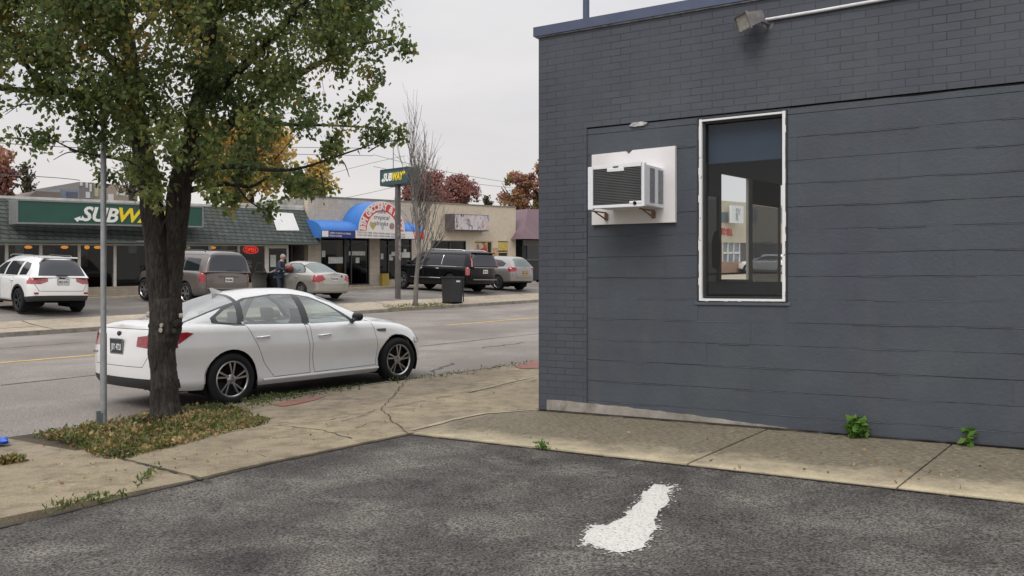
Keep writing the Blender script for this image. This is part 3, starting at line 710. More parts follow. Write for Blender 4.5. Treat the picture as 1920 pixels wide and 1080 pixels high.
MB().lathe([(0, .004), (.05, .004), (.055, -.01)], 14, K).build('black_dot', BLACKP, t)
MB().tube([(-.62, -.0, 0), (.62, 0, 0)], .001, 4)
b = MB(); K = Matrix.Translation((.82, 1.06, 1.03))
mirror = MB().lathe([(0, -.06), (.07, -.05), (.10, 0), (.07, .05), (0, .06)], 14, Matrix.Translation((.80, 1.60, 1.02)) @ Matrix.Diagonal((1, 1.2, .8, 1)))
# black SUV ------------------------------------------------------
BLK = carpaint('black_paint', (.004, .004, .005), .0, .25, .12)
ESC = suv(5.70, 1.02, 1.92, 1.20, 1.15, 1.75, -1.52, .42, -2.62, .75, 1.55, -2.83, tumble=.24, e=4.8,
    dlo=[(1.25, 1.2), (.85, 1.60), (.55, 1.70), (-1.0, 1.72), (-2.25, 1.70), (-2.35, 1.21)],
    win=[[(1.15, 1.22), (.8, 1.60), (.35, 1.67), (.28, 1.22)], [(.18, 1.22), (.22, 1.68), (-.78, 1.69), (-.80, 1.22)], [(-.92, 1.22), (-.90, 1.69), (-2.22, 1.67), (-2.28, 1.23)]],
    back=((1, 2), [(-.80, 1.24), (-.68, 1.78), (.68, 1.78), (.80, 1.24)], rearup),
    lamps=[('taillight', 'redp', [([(.86, .80), (.80, 1.70), (1.1, 1.70), (1.1, .80)], (1, 2)), ([(-2.95, .80), (-2.95, 1.24), (-2.74, 1.24), (-2.74, .80)], (0, 2))]),
           ('headlight', 'clear', [([(2.95, .85), (2.95, 1.08), (2.55, 1.08), (2.55, .85)], (0, 2))])],
    panels=[('tailgate', 'paint', [(-.80, .66), (-.80, 1.17), (.80, 1.17), (.80, .66)], (1, 2), rear, .014)],
    doors=[[(1.3, .42), (1.3, 1.15), (.24, 1.19), (.24, .42)], [(.2, .42), (.2, 1.19), (-.86, 1.19), (-.86, .42)]],
    handles=[(.42, 1.06, .22), (-.68, 1.06, .22)])
Me = MM(BLK, glass=GDARK, glass_r=GREAR, handle=CHROME, mirror=BLK, sw=(.02, .035))
t, hit = make_car('parked_car', 'long black sport utility vehicle with chrome trim behind the bin', lot(31.1, 31.9), NH, LOT_TILT, ESC, Me, 'cars parked in the lot across the street')
plate(t, hit, 0, .98, .31, .16, 'T806 334C', (PLW, PLT, CHROME))
b = MB()
for sgn in (-1, 1):
    def hug(xs_, zf_): return [(x, hit((x, 3*sgn, zf_(x)), (0, -sgn, 0)).y, zf_(x)) for x in xs_]
    b.tube(hug(np.linspace(1.1, -2.3, 12), lambda x: 1.165), .014, 6); b.tube(hug(np.linspace(1.1, -.95, 8), lambda x: .62), .02, 6)
    b.tube([(-.86, hit((-.86, 3*sgn, z), (0, -sgn, 0)).y, z) for z in (1.24, 1.35, 1.5, 1.62, 1.68)], .02, 6)
    b.tube([(-2.2, sgn*.70, 1.89), (-2.0, sgn*.71, 1.94), (.3, sgn*.72, 1.945), (.5, sgn*.71, 1.88)], .022, 6)
q = hit((-6, 0, 1.16), (1, 0, 0)); b.box(q.x-.012, q.x+.02, -.74, .74, 1.145, 1.18); q = hit((-6, 0, .61), (1, 0, 0)); b.box(q.x-.012, q.x+.05, -.80, .80, .60, .625)
b.build('chrome_trim', CHROME, t, smooth=60)
b = MB().box(-2.80, -2.50, -.66, .66, 1.80, 1.85); b.build('spoiler', BLK, t, bevel=.02)
for sgn in (-1, 1):
    b = MB(); ps_ = []
    for z in (1.18, 1.3, 1.45, 1.6, 1.72):
        h_ = hit((-6, sgn*(.86-.24*(z-1.18)), z), (1, 0, 0)); ps_.append(h_ if h_ else Vector((-2.62, sgn*.78, z)))
    b.tube(ps_, .032, 8); b.build('taillight', REDP, t, smooth=60)
BLK.node_tree.nodes['Principled BSDF'].inputs['Specular IOR Level'].default_value = .3
# grey crossover ------------------------------------------------------
GRY = carpaint('grey_paint', (.29, .27, .265), .5, .32)
ROGUE = suv(4.65, .90, 1.65, 1.10, 1.0, 1.38, -1.31, .35, -1.85, .35, 1.25, -2.22, tumble=.34, e=3.0,
    zt=[(-2.33, 1.13), (-1.4, 1.12), (0, 1.04), (1.25, 1.0), (1.7, .95), (2.1, .86), (2.33, .74)],
    dlo=[(.85, 1.04), (.4, 1.36), (0, 1.47), (-.7, 1.49), (-1.3, 1.44), (-1.68, 1.30), (-1.6, 1.15), (-1.2, 1.11)],
    win=[[(.78, 1.06), (.38, 1.35), (.0, 1.45), (-.05, 1.08)], [(-.15, 1.09), (-.1, 1.46), (-.9, 1.46), (-1.0, 1.13)], [(-1.1, 1.14), (-1.02, 1.45), (-1.32, 1.41), (-1.62, 1.28), (-1.5, 1.17)]],
    back=((1, 2), [(-.60, 1.16), (-.48, 1.55), (.48, 1.55), (.60, 1.16)], lambda c, n: n.x < -.15),
    lamps=[('taillight', 'red', [([(.52, .98), (.56, 1.12), (1.0, 1.14), (1.0, .92), (.7, .92)], (1, 2)), ([(-2.5, .94), (-2.5, 1.14), (-1.9, 1.12), (-1.95, 1.0)], (0, 2))]),
           ('headlight', 'clear', [([(2.5, .72), (2.5, .84), (1.85, .90), (1.95, .76)], (0, 2))])],
    panels=[('tailgate', 'paint', [(-.58, .62), (-.66, 1.12), (.66, 1.12), (.58, .62)], (1, 2), rear, .012)],
    doors=[[(1.0, .36), (1.0, 1.0), (-.08, 1.06), (-.08, .36)], [(-.12, .36), (-.12, 1.06), (-1.1, 1.12), (-1.05, .8), (-.85, .36)]],
    handles=[(.06, .93, .19), (-.9, .96, .19)])
ROGUE['skirt'] = [([(-2.5, 0), (-1.75, 0), (-1.7, .42), (-2.5, .50)], (0, 2), None)]
Mr = MM(GRY, glass=GDARK, glass_r=GLIGHT, handle=GRY, sw=(.025, .04))
t, hit = make_car('parked_car', 'grey crossover with yellow plate parked beyond the black vehicle', lot(34.05, 31.5), NH, LOT_TILT, ROGUE, Mr, 'cars parked in the lot across the street')
plate(t, hit, 0, .86, .31, .16, 'GKE 1598', (PLY, PLT, PLB))
# white hatchback seen through the windows of the grey building
HATCH = dict(ROGUE); M6 = MM(WHITE, glass=GDARK, glass_r=GDARK, sw=(.025, .04))
hp = [facade(1437, 520, 34.6)[0], 34.6]
t, hit = make_car('parked_car', 'white hatchback seen through the window of the dark grey building', W(hp[0], hp[1], H(33)), NH+R(20), LOT_TILT, HATCH, M6)
plate(t, hit, 0, .86, .31, .16, 'HBV 3041', (PLW, PLT, PLB))
# ------------------------------------------------------------------ ground, road, pavements
def RH(n): return -.085+.085*(n-10.1)/16.2
def sheet(name, pts, mat_, kind='structure', skirt=0, sub=None):
    """flat sheet through world points, with an optional skirt downwards"""
    m = MB(); n = len(pts); m.add(pts, [tuple(range(n))])
    if skirt:
        m.add([p for p in pts]+[p-Vector((0, 0, skirt)) for p in pts], [(i, i+n, (i+1) % n+n, (i+1) % n) for i in range(n)])
    o = m.build(name, mat_); 
    if kind: o['kind'] = kind
    return o
def strip(name, s0, s1, prof, mat_, ds=4., dz=0.):
    """surface along the street following a cross profile [(n,h)...]"""
    m = MB(); k = int((s1-s0)/ds)+1; ss = [s0+(s1-s0)*i/k for i in range(k+1)]
    for (na, ha), (nb, hb) in zip(prof, prof[1:]):
        for a, b in zip(ss, ss[1:]):
            m.add([W(a, na, ha+dz), W(b, na, ha+dz), W(b, nb, hb+dz), W(a, nb, hb+dz)], [(0, 1, 2, 3)])
    o = m.build(name, mat_); o['kind'] = 'structure'; return o
GROUND = asphalt('ground_dirt', (.06, .058, .05), (.12, .11, .095), .5)
gm = MB()
gp = [(-900, -.35), (10.2, -.35), (26.0, -.25), (30, .30), (36.0, .60), (60, .85), (900, .9)]
ss = [-300, -60, -20, 0, 20, 40, 60, 100, 160, 900]
def WG(s, n, h): return W(max(-60, min(160, s)), n, h)+Vector((S.x, S.y, 0))*(s-max(-60, min(160, s)))
for (na, ha), (nb, hb) in zip(gp, gp[1:]):
    for a, b in zip(ss, ss[1:]): gm.add([WG(a, na, ha), WG(b, na, ha), WG(b, nb, hb), WG(a, nb, hb)], [(0, 1, 2, 3)])
gm.build('ground', GROUND)['kind'] = 'structure'
def roadlines(nt, v, c):
    n = noise(nt, coords(nt, (1, 1, 1)), .22, 5, .6)
    return mixc(nt, 1.0, c, ramp(nt, n, [(.3, g3(.78)), (.7, g3(1.))]), 'MULTIPLY')
def lotdark(nt, v, c):     # damp, darker tarmac in broad irregular drifts
    n = noise(nt, coords(nt, (1.0, .7, 1)), .75, 7, .68, .5)
    return mixc(nt, 1.0, c, ramp(nt, n, [(.38, (.50, .50, .52)), (.60, g3(1))]), 'MULTIPLY')
ROAD = asphalt('road_asphalt', (.215, .19, .172), (.33, .295, .266), .35, .5, (1, 1, 1), .3, roadlines)
LOTM = asphalt('lot_asphalt', (.10, .093, .086), (.28, .256, .225), 1.6, .88, (1, 1, 1), 1.0, lotdark, .35, (.36, .76))
FARLOT = asphalt('far_lot_asphalt', (.14, .128, .12), (.27, .245, .222), .3, .5)
strip('road', -60, 160, [(10.1, -.085), (18, RH(18)), (26.3, RH(26.3))], ROAD)
YEL = concrete('yellow_road_paint', (.62, .41, .11), (.72, .50, .17), (.2, .17, .13), .9, 3)
m = MB()
for a, b in ((-40, 15.0), (18.7, 60)):
    s = a
    while s < b:
        e = min(b, s+1.5); m.add([W(s, 18.91, RH(18.91)+.005), W(e, 18.91, RH(18.91)+.005), W(e, 19.09, RH(19.09)+.005), W(s, 19.09, RH(19.09)+.005)], [(0, 1, 2, 3)]); s = e
m.build('road_line', YEL)['kind'] = 'structure'
# seams and patches in the road
TAR = mat('tar_seam', (.05, .049, .048), .7)
def ribbon(m, pts, w, wob=.25):
    pts = [Vector(p) for p in pts]
    for i in range(len(pts)-1):
        a, b = pts[i], pts[i+1]; d = (b-a); d.z = 0; q = Vector((-d.y, d.x, 0)).normalized()*w/2
        k0 = 1+wob*random.uniform(-1, 1); k1 = 1+wob*random.uniform(-1, 1)
        m.add([a-q*k0, b-q*k1, b+q*k1, a+q*k0], [(0, 1, 2, 3)])
def jag(pts, step=.18, amp=.02):
    out = []
    for a, b in zip(pts, pts[1:]):
        a = Vector(a); b = Vector(b); d = b-a; k = max(1, int(d.length/step)); q = Vector((-d.y, d.x, 0)).normalized()
        for i in range(k): out.append(a+d*(i/k)+q*(random.uniform(-amp, amp) if i else 0))
    out.append(Vector(pts[-1])); return out
m = MB()
for (s0, n0, s1, n1) in ((-5, 15.2, 9, 15.4), (12, 14.6, 40, 14.8), (-6, 22.5, 20, 22.6), (12.9, 10.6, 16, 12.2), (22, 12.6, 30, 12.7), (10.5, 11.0, 11.6, 11.6), (15.2, 11.8, 16.4, 11.7), (17.5, 10.9, 19, 11.2), (14, 13.2, 15.5, 13.3)):
    k = 14; ribbon(m, jag([W(s0+(s1-s0)*i/k, n0+(n1-n0)*i/k+random.uniform(-.06, .06), RH(n0+(n1-n0)*i/k)+.005) for i in range(k+1)], .4, .04), .05, .6)
m.build('tar_seams', TAR)['kind'] = 'structure'
# near lot (tarmac with worn light drifts)
pE = [ground_at(x, y) for x, y in ((-500, 1090), (0, 990), (500, 870), (770, 815))]
aE = ground_at(1920, 945); 
lot_edge_n = [(s, n) for s, n in pE]
corner = pE[-1]; dS = (aE[0]-corner[0], aE[1]-corner[1])
far_s, far_n = corner[0]+dS[0]*3, corner[1]+dS[1]*3
lotp = [W(s, n) for s, n in [(-30, 5.6)]+lot_edge_n]+[W(far_s, far_n), W(far_s-2, -40), W(-30, -40)]
LOTO = Vector((0, 0, 0)); sheet('parking_lot', lotp, LOTM)
def zpl(p): return p
# near pavement: slabs from the lot to the kerb
SIDE = concrete('pavement_concrete', (.23, .19, .138), (.42, .35, .235), (.105, .082, .052), .8, .6, specks=.5)
OLD = concrete('old_concrete', (.225, .185, .135), (.34, .28, .20), (.065, .057, .045), .75, 1.0, specks=.4)
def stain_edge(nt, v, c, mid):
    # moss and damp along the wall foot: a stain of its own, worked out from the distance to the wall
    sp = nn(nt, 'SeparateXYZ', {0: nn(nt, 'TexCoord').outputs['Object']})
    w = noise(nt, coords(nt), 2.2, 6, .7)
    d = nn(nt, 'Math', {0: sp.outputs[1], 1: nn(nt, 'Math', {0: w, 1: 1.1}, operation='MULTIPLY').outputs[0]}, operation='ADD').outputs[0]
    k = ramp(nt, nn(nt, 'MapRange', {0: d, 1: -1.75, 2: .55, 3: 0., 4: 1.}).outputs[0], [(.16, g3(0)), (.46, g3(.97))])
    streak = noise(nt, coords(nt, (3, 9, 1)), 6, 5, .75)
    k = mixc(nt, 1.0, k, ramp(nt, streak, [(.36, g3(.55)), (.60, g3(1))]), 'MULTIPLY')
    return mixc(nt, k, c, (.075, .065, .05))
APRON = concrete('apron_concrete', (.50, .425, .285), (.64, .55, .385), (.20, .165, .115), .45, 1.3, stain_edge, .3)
tp = .014
kn = 10.1
def edge_n(s):
    for (a, na), (b, nb) in zip(lot_edge_n, lot_edge_n[1:]):
        if s <= b: return na+(nb-na)*(s-a)/(b-a)
    return lot_edge_n[-1][1]
C0 = Vector((.295, 10.26, 0)); WD = Vector((.838, -.5457, 0)); WB = Vector((.5457, .838, 0))
front = lambda k: C0+S*k
# grass pit outline comes from the picture; slabs are laid round it
def side_slab(name, quad, m_, dz=0.):
    return sheet(name, [W(s, n, tp+dz) for s, n in quad], m_, skirt=.11)
j1a = ground_at(215, 857, tp); j1b = ground_at(397, 902, tp)
mid = 8.55
def row(name, pts_low, pts_high, m_, dz=0.): return sheet(name, [W(s, n, tp+dz) for s, n in pts_low]+[W(s, n, tp+dz) for s, n in pts_high[::-1]], m_, skirt=.11)
# walk side, from left to right
sl = [-14, j1b[0], corner[0]]
row('pavement', [(-14, edge_n(-14)), (-6, edge_n(-6)), (j1b[0]-.006, edge_n(j1b[0]))], [(-14, mid), (-6, mid), (j1a[0]-.006, mid)], SIDE)
row('pavement', [(j1b[0]+.006, edge_n(j1b[0])), (4.3, edge_n(4.3)), corner], [(j1a[0]+.006, mid), (4.3, mid), (corner[0]+.3, mid)], SIDE, .006)
fk = [front(k) for k in (0, 4, 30)]
def sn(p): return (S.x*p.x+S.y*p.y, Nn.x*p.x+Nn.y*p.y)
row('pavement', [(corner[0]+.012, corner[1]+.01), sn(C0)], [(corner[0]+.312, mid), (sn(C0)[0]+.2, mid)], SIDE)
row('pavement', [sn(C0), (60, sn(C0)[1]-.02)], [(sn(C0)[0]+.215, mid), (60, mid)], SIDE)
# kerb side
row('pavement', [(-14, mid+.012), (3.74, mid+.012)], [(-14, kn-.13), (3.59, kn-.13)], OLD, -.012)
row('pavement', [(5.86, mid+.012), (corner[0]+3.0, mid+.012)], [(5.71, kn-.13), (corner[0]+3.05, kn-.13)], OLD, -.004)
row('pavement', [(corner[0]+3.02, mid+.012), (60, mid+.012)], [(corner[0]+3.07, kn-.13), (60, kn-.13)], SIDE, -.006)
DIRT = concrete('pit_soil', (.07, .058, .04), (.13, .105, .07), (.03, .026, .02), .7, 3, specks=.6)
row('tree_pit_soil', [(3.75, mid+.012), (5.85, mid+.012)], [(3.6, kn-.13), (5.7, kn-.13)], DIRT, -.02)
KERB = concrete('kerb_stone', (.17, .155, .13), (.27, .25, .21), (.06, .055, .045), .8, 2.0)
m = MB()
s = -14.
while s < 60:
    L_ = 1.2; e = s+L_-.015
    if not (2.6 < s < 5.4):
        o = random.uniform(-.012, .012)
        q = [W(s, kn-.13, tp-.005+o), W(e, kn-.13, tp-.005+o), W(e, kn-.01, tp-.012+o), W(s, kn-.01, tp-.012+o), W(e, kn+.005, -.12), W(s, kn+.005, -.12), W(s, kn-.13, -.12), W(e, kn-.13, -.12)]
        m.add(q, [(0, 1, 2, 3), (3, 2, 4, 5), (0, 3, 5, 6), (1, 7, 4, 2)])
    s += L_
m.build('kerb', KERB)['kind'] = 'structure'
# cracks and joints
CRK = mat('crack_dirt', (.035, .031, .026), .95); LIP = concrete('crack_lip', (.34, .30, .225), (.46, .405, .30), (.2, .17, .13), .6, 4, specks=.4)
def gp3(x, y, h=tp+.010): s_, n_ = ground_at(x, y, h); return W(s_, n_, h)
m = MB()
for pts, w in (([(765, 708), (742, 735), (716, 766), (731, 784), (748, 797), (766, 813)], .0105), ([(520, 797), (620, 787), (716, 766)], .009), ([(716, 766), (860, 738), (1006, 712)], .011), ([(742, 735), (800, 731), (860, 736)], .005), ([(731, 784), (700, 790), (655, 806)], .005), ([(600, 775), (560, 783), (500, 790)], .005), ([(430, 838), (470, 850), (520, 858)], .004), ([(860, 790), (930, 783), (990, 790)], .004),
               ([(215, 857), (395, 901)], .020), ([(600, 738), (680, 748), (718, 752)], .010), ([(520, 797), (600, 805), (660, 822)], .012), ([(640, 790), (700, 772)], .010)):
    ribbon(m, jag([gp3(*p) for p in pts], .09, .022 if w > .007 else .03), w, .7)
m.build('pavement_cracks', CRK)['kind'] = 'structure'
m = MB()
for pts, w in (([(772, 806), (850, 786), (905, 775), (1000, 768)], .06), ([(230, 853), (330, 825), (515, 795)], .04), ([(880, 735), (1000, 706)], .05)):
    ribbon(m, jag([gp3(x, y, tp+.008) for x, y in pts], .2, .012), w, .4)
m.build('worn_lips', LIP)['kind'] = 'structure'
REDP_ = concrete('red_tint_paint', (.27, .115, .095), (.33, .16, .13), (.20, .17, .14), .95, 5)
sheet('red_marking', [gp3(x, y, tp+.003) for x, y in ((510, 758), (540, 752), (580, 744), (612, 742), (590, 750), (560, 757), (530, 762))], REDP_)
sheet('red_marking', [gp3(x, y, tp+.002) for x, y in ((965, 686), (1004, 674), (1012, 680), (1012, 690), (975, 691))], REDP_)
# concrete apron along the grey wall: slabs in the wall's own frame
def wall_local(p): d = Vector((p.x, p.y, 0))-C0; return d.dot(WD), d.dot(WB), p.z
WROT = math.atan2(WD.y, WD.x)
pa = W(corner[0]+.012, corner[1]-.012, 0); pb = W(aE[0], aE[1], 0)
la, lb = wall_local(pa), wall_local(pb)
def aplane(t): return la[1]+(lb[1]-la[1])*(t-la[0])/(lb[0]-la[0])
cuts = []
for (x0, y0, x1, y1) in ((1000, 838, 1160, 795), (1295, 868, 1415, 818), (1680, 918, 1775, 846)):
    a = wall_local(gp3(x0, y0, .01)); b_ = wall_local(gp3(x1, y1, .01)); cuts.append((a[0], b_[0]))
cuts = [(la[0], -.28)]+cuts[1:]+[(7.2, 7.5), (10, 10.4), (13, 13.4)]
zz = lambda t, b: G*(sn(C0+WD*t+WB*b)[0]-S0)
ap = []
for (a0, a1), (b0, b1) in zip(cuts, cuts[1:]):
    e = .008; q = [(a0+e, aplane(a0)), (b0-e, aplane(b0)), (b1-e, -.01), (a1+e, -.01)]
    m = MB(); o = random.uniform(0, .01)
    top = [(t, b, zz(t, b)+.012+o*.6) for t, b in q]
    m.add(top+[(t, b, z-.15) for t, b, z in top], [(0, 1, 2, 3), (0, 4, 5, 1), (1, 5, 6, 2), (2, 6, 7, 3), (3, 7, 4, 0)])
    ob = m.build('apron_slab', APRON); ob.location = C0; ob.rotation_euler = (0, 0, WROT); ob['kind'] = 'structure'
# dirt gathered in the edge between tarmac and concrete
m = MB()
ribbon(m, jag([W(s_, edge_n(s_)-.012, .006) for s_ in np.linspace(-6, corner[0], 60)], .2, .008), .03, .7)
ribbon(m, jag([W(corner[0]+dS[0]*q, corner[1]+dS[1]*q, .006)-Vector((S.x, S.y, 0))*.012 for q in np.linspace(0, 2, 60)], .2, .008), .03, .7)
m.build('edge_dirt', CRK)['kind'] = 'structure'
# white paint splash on the lot
PAINT, nt_, b_ = new_mat('splashed_white_paint'); v_ = coords(nt_)
k_ = ramp(nt_, noise(nt_, v_, 50, 5, .85), [(.30, g3(.25)), (.56, g3(1))])
nt_.links.new(mixc(nt_, k_, (.30, .29, .27), (.62, .605, .57)), b_.inputs['Base Color']); b_.inputs['Roughness'].default_value = .85; bump(nt_, b_, noise(nt_, v_, 70, 3, .7), .8, .006)
hole_ = ramp(nt_, noise(nt_, v_, 62, 4, .8), [(.36, g3(0)), (.43, g3(1))]); mx_ = nn(nt_, 'MixShader', {0: hole_, 1: nn(nt_, 'BsdfTransparent').outputs[0], 2: b_.outputs[0]}); nt_.links.new(mx_.outputs[0], nt_.nodes['Material Output'].inputs['Surface'])
px_ = [(1093, 1010), (1100, 1000), (1098, 996), (1112, 990), (1106, 985), (1125, 984), (1138, 985), (1152, 977), (1165, 972), (1176, 966), (1172, 960), (1184, 957), (1186, 950), (1196, 943), (1205, 935), (1203, 928), (1206, 920), (1213, 921), (1219, 915), (1227, 907), (1236, 909), (1247, 909), (1250, 913), (1262, 910), (1265, 913), (1252, 917), (1261, 920), (1250, 924), (1254, 933), (1256, 938), (1246, 950), (1235, 955), (1232, 966), (1226, 975), (1229, 985), (1232, 990), (1222, 998), (1217, 1006), (1219, 1011), (1207, 1019), (1210, 1024), (1200, 1029), (1180, 1033), (1160, 1036), (1144, 1032), (1130, 1027), (1117, 1024), (1105, 1018), (1092, 1022), (1098, 1014)]
sheet('paint_splash', [W(*ground_at(x, y, .005), .005) for x, y in px_], PAINT)
m = MB()
for i in range(420):
    x, y = random.choice(px_); x += random.gauss(0, 6); y += random.gauss(0, 3); c = W(*ground_at(x, y, .006), .006); r = random.uniform(.003, .012)
    m.add([c+Vector((r*math.cos(q)*random.uniform(.6, 1.3), r*math.sin(q)*random.uniform(.6, 1.3), 0)) for q in (0, 1.2, 2.4, 3.7, 5)], [(0, 1, 2, 3, 4)])
m.build('paint_specks', PAINT)['kind'] = 'structure'
# far side: kerb, pavement, lot
FSIDE = concrete('far_pavement', (.34, .285, .22), (.47, .40, .31), (.12, .105, .085), .6, .7, specks=.3)
strip('far_kerb', -60, 160, [(26.3, RH(26.3)-.02), (26.34, .115), (26.5, .12)], KERB, 3.)
strip('far_pavement', -60, 160, [(26.5, .121), (28.2, .2), (28.9, .30)], FSIDE)
strip('far_lot', -60, 44, [(28.9, .295), (30, .46), (35.0, .66)], FARLOT)
strip('far_lot', 44, 160, [(28.9, .295), (30, .46), (35.0, .66)], FSIDE)
strip('storefront_walk', -40, 41.9, [(35.0, .6), (35.01, .745), (36.9, .76)], FSIDE)
YEL2 = concrete('faded_yellow', (.42, .33, .16), (.5, .4, .2), (.3, .26, .2), .95, 4)
a = ground_at(0, 621, .17); 
m = MB()
for q in range(6): m.add([W(6.5+q*.5, 27.15, .157), W(6.98+q*.5, 27.15, .157), W(6.98+q*.5, 27.28, .163), W(6.5+q*.5, 27.28, .163)], [(0, 1, 2, 3)])
for q in range(10): m.add([W(8.0+q*.28, 27.55, .179), W(8.26+q*.28, 27.55, .179), W(8.26+q*.28, 27.7, .186), W(8.0+q*.28, 27.7, .186)], [(0, 1, 2, 3)])
m.build('faded_marking', YEL2)['kind'] = 'structure'
m = MB()
for s0 in (2., 10.9, 16.4, 20.4, 24.3, 28.6, 33.2, 38.):
    ribbon(m, jag([W(s0, 26.5, .126), W(s0+.1, 28.2, .205), W(s0+.05, 28.85, .30)], .3, .02), .035, .4)
m.build('far_joints', CRK)['kind'] = 'structure'
# ------------------------------------------------------------------ the dark grey building on the right (its own frame: t along the wall, b inwards)
def wall_pt(px, py, b=0.0):
    r = (px-960)/F; o = C0+WB*b; t = (r*o.y-o.x)/(WD.x-r*WD.y); y = o.y+WD.y*t
    return t, EYE+(HZ-py)/F*y
def wstain(nt, v, c):
    st = noise(nt, nn(nt, 'Mapping', {'Vector': v, 'Scale': (2.2, 2.2, .5)}).outputs[0], 1.1, 6, .65, .4)
    c = mixc(nt, ramp(nt, st, [(.58, g3(0)), (.80, g3(.26))]), c, (.17, .135, .12))
    n2 = noise(nt, v, .8, 4, .6)
    return mixc(nt, 1.0, c, ramp(nt, n2, [(.3, (.86, .86, .95)), (.7, (1.04, 1.08, 1.05))]), 'MULTIPLY')
BR = brick('painted_grey_brick', (.074, .081, .097), (.086, .094, .111), (.031, .034, .042), .223, .0735, .0042, .55, wstain, .5, .20, .58, 1.3, (0, .012), .55)
BLK_W = brick('painted_grey_block', (.076, .086, .101), (.085, .096, .112), (.054, .064, .08), 60., 9., .0022, .6, wstain, .5, .24, .52, .7, (.1, -.035+.2185), .9)
PAINTED = mat('grey_wall_paint', (.076, .09, .112), .6, var=.15, bumpy=.4, bs=40)
bld = thing('brick_building', 'dark grey painted brick and block building with one tall window', 'building', C0, WROT)
ts = wall_pt(1100, 400)[0]; zl = 3.085; ztop = 4.13; T1 = 14.
wt0, wt1 = wall_pt(1307, 400)[0], wall_pt(1476, 400)[0]; wz0, wz1 = 1.235, 3.055
m = MB().box(0, ts, 0, .22, 0, zl).box(0, T1, 0, .22, zl, ztop); m.build('brick_wall', BR, bld)
bo = .012
m = MB().box(ts+.002, wt0, bo+.007, .22, -.05, zl-.012).box(wt1, T1, bo+.007, .22, -.05, zl-.012).box(wt0, wt1, bo+.007, .22, -.05, wz0).box(wt0, wt1, bo+.007, .22, wz1, zl-.012)
zc = -.05; ci = 0; rb = random.Random(3)
while zc < zl-.02:         # every course of blocks is laid a hair in or out of line, with an open joint below it
    z1 = min(zl-.012, zc+.2185); t_ = ts+.002; gap = rb.choice((.002, .003, .004, .0055))
    while t_ < T1:
        e = min(T1, t_+.447*rb.choice((1, 2, 2, 3, 4))); y = bo+rb.uniform(-.0025, .0025); dz_ = rb.uniform(-.002, .002)
        for a_, b__ in ([(t_, e)] if (z1 <= wz0 or zc >= wz1 or e <= wt0 or t_ >= wt1) else [(t_, min(e, wt0)), (max(t_, wt1), e)]):
            if b__-a_ < .01: continue
            zt_b = z1-gap+dz_
            if zc < wz0 < z1 and a_ < wt1 and b__ > wt0: zt_b = min(zt_b, wz0)
            k2 = max(1, int((b__-a_)/.12)); bot = [(a_+(b__-a_)*i/k2, zc+rb.uniform(-.0015, .0015)) for i in range(k2+1)]; top_ = [(a_+(b__-a_)*i/k2, zt_b+rb.uniform(-.0022, .0015)) for i in range(k2+1)]
            m.prism(bot+top_[::-1], y, bo+.0075, 'y')
        t_ = e
    zc = z1; ci += 1
ms = m      # added ridges under the joints; their paler colour paints in a highlight
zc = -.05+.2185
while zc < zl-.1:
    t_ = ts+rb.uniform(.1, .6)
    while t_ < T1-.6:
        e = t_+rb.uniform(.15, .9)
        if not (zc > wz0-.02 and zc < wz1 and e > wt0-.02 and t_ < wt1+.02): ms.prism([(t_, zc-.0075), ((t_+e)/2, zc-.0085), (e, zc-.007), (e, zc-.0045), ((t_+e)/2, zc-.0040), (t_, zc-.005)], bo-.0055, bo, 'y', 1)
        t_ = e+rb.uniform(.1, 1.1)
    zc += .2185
m.build('block_wall', [BLK_W, mat('ridge_highlight', (.13, .145, .168), .45)], bld)
MB().box(ts, T1, .03, .21, zl-.012, zl).build('wall_joint', DARK, bld)
m = MB(); ribs = [(wt1+.02+(T1-wt1)*i/30, zl-.012-random.uniform(.002, .012)) for i in range(31)]; m.prism([(wt1+.02, zl-.011), (T1, zl-.011)][::-1]+ribs, bo-.0035, bo+.002, 'y'); m.build('ledge_gap', DARK, bld)
# other walls and roof of the building (front facade runs along the street)
fd = Vector((S.dot(WD), S.dot(WB)))             # street direction in the wall frame
def fpt(k, off=0): q = Vector((fd.x*k, fd.y*k)); return (q.x+fd.y*off, q.y-fd.x*off)
def fwall(m, k0, k1, z0, z1, th=.05, mi=0, o=0.):
    a, b_, c, d = fpt(k0, .0+o), fpt(k1, .0+o), fpt(k1, th), fpt(k0, th)
    m.add([(p[0], p[1], z0) for p in (a, b_, c, d)]+[(p[0], p[1], z1) for p in (a, b_, c, d)], [(0, 3, 2, 1), (4, 5, 6, 7), (0, 1, 5, 4), (1, 2, 6, 5), (2, 3, 7, 6), (3, 0, 4, 7)], mi)
K0, K1, K2, K3, K4, K5 = 4.02, 4.84, 4.97, 5.90, 5.93, 6.25
m = MB(); fwall(m, .23, 3.12, 0, ztop); fwall(m, 3.12, K0, 0, 1.46); fwall(m, 3.12, K0, 2.66, ztop); fwall(m, 3.95, K0, 1.46, 2.66); fwall(m, K5, 13, 0, ztop); fwall(m, K0, K5, 0, 1.46); fwall(m, K0, K5, 3.0, ztop)
m.box(T1-.2, T1, .22, 13, 0, ztop); m.build('side_wall', PAINTED, bld)
WARMT = mat('cream_trim', (.55, .52, .44), .6)
m = MB(); fwall(m, K1, K2, 1.46, 3.0, .05, 0, .01); fwall(m, K3, K4, 1.46, 3.0, .05, 0, .01); fwall(m, K0, K1, 1.46, 1.49, .12, 0, -.02); m.build('front_mullion', WARMT, bld)
m = MB(); fwall(m, K2, K3, 1.46, 2.62, .034, 0, .03); m.build('tinted_pane', glass_thin('tinted_shop_glass', (.42, .43, .44), .3), bld)
m = MB(); fwall(m, 3.12, 3.95, 1.46, 2.66, .034, 0, .01); m.build('tinted_pane', glass_thin('dark_shop_glass', (.22, .23, .245), .3), bld)
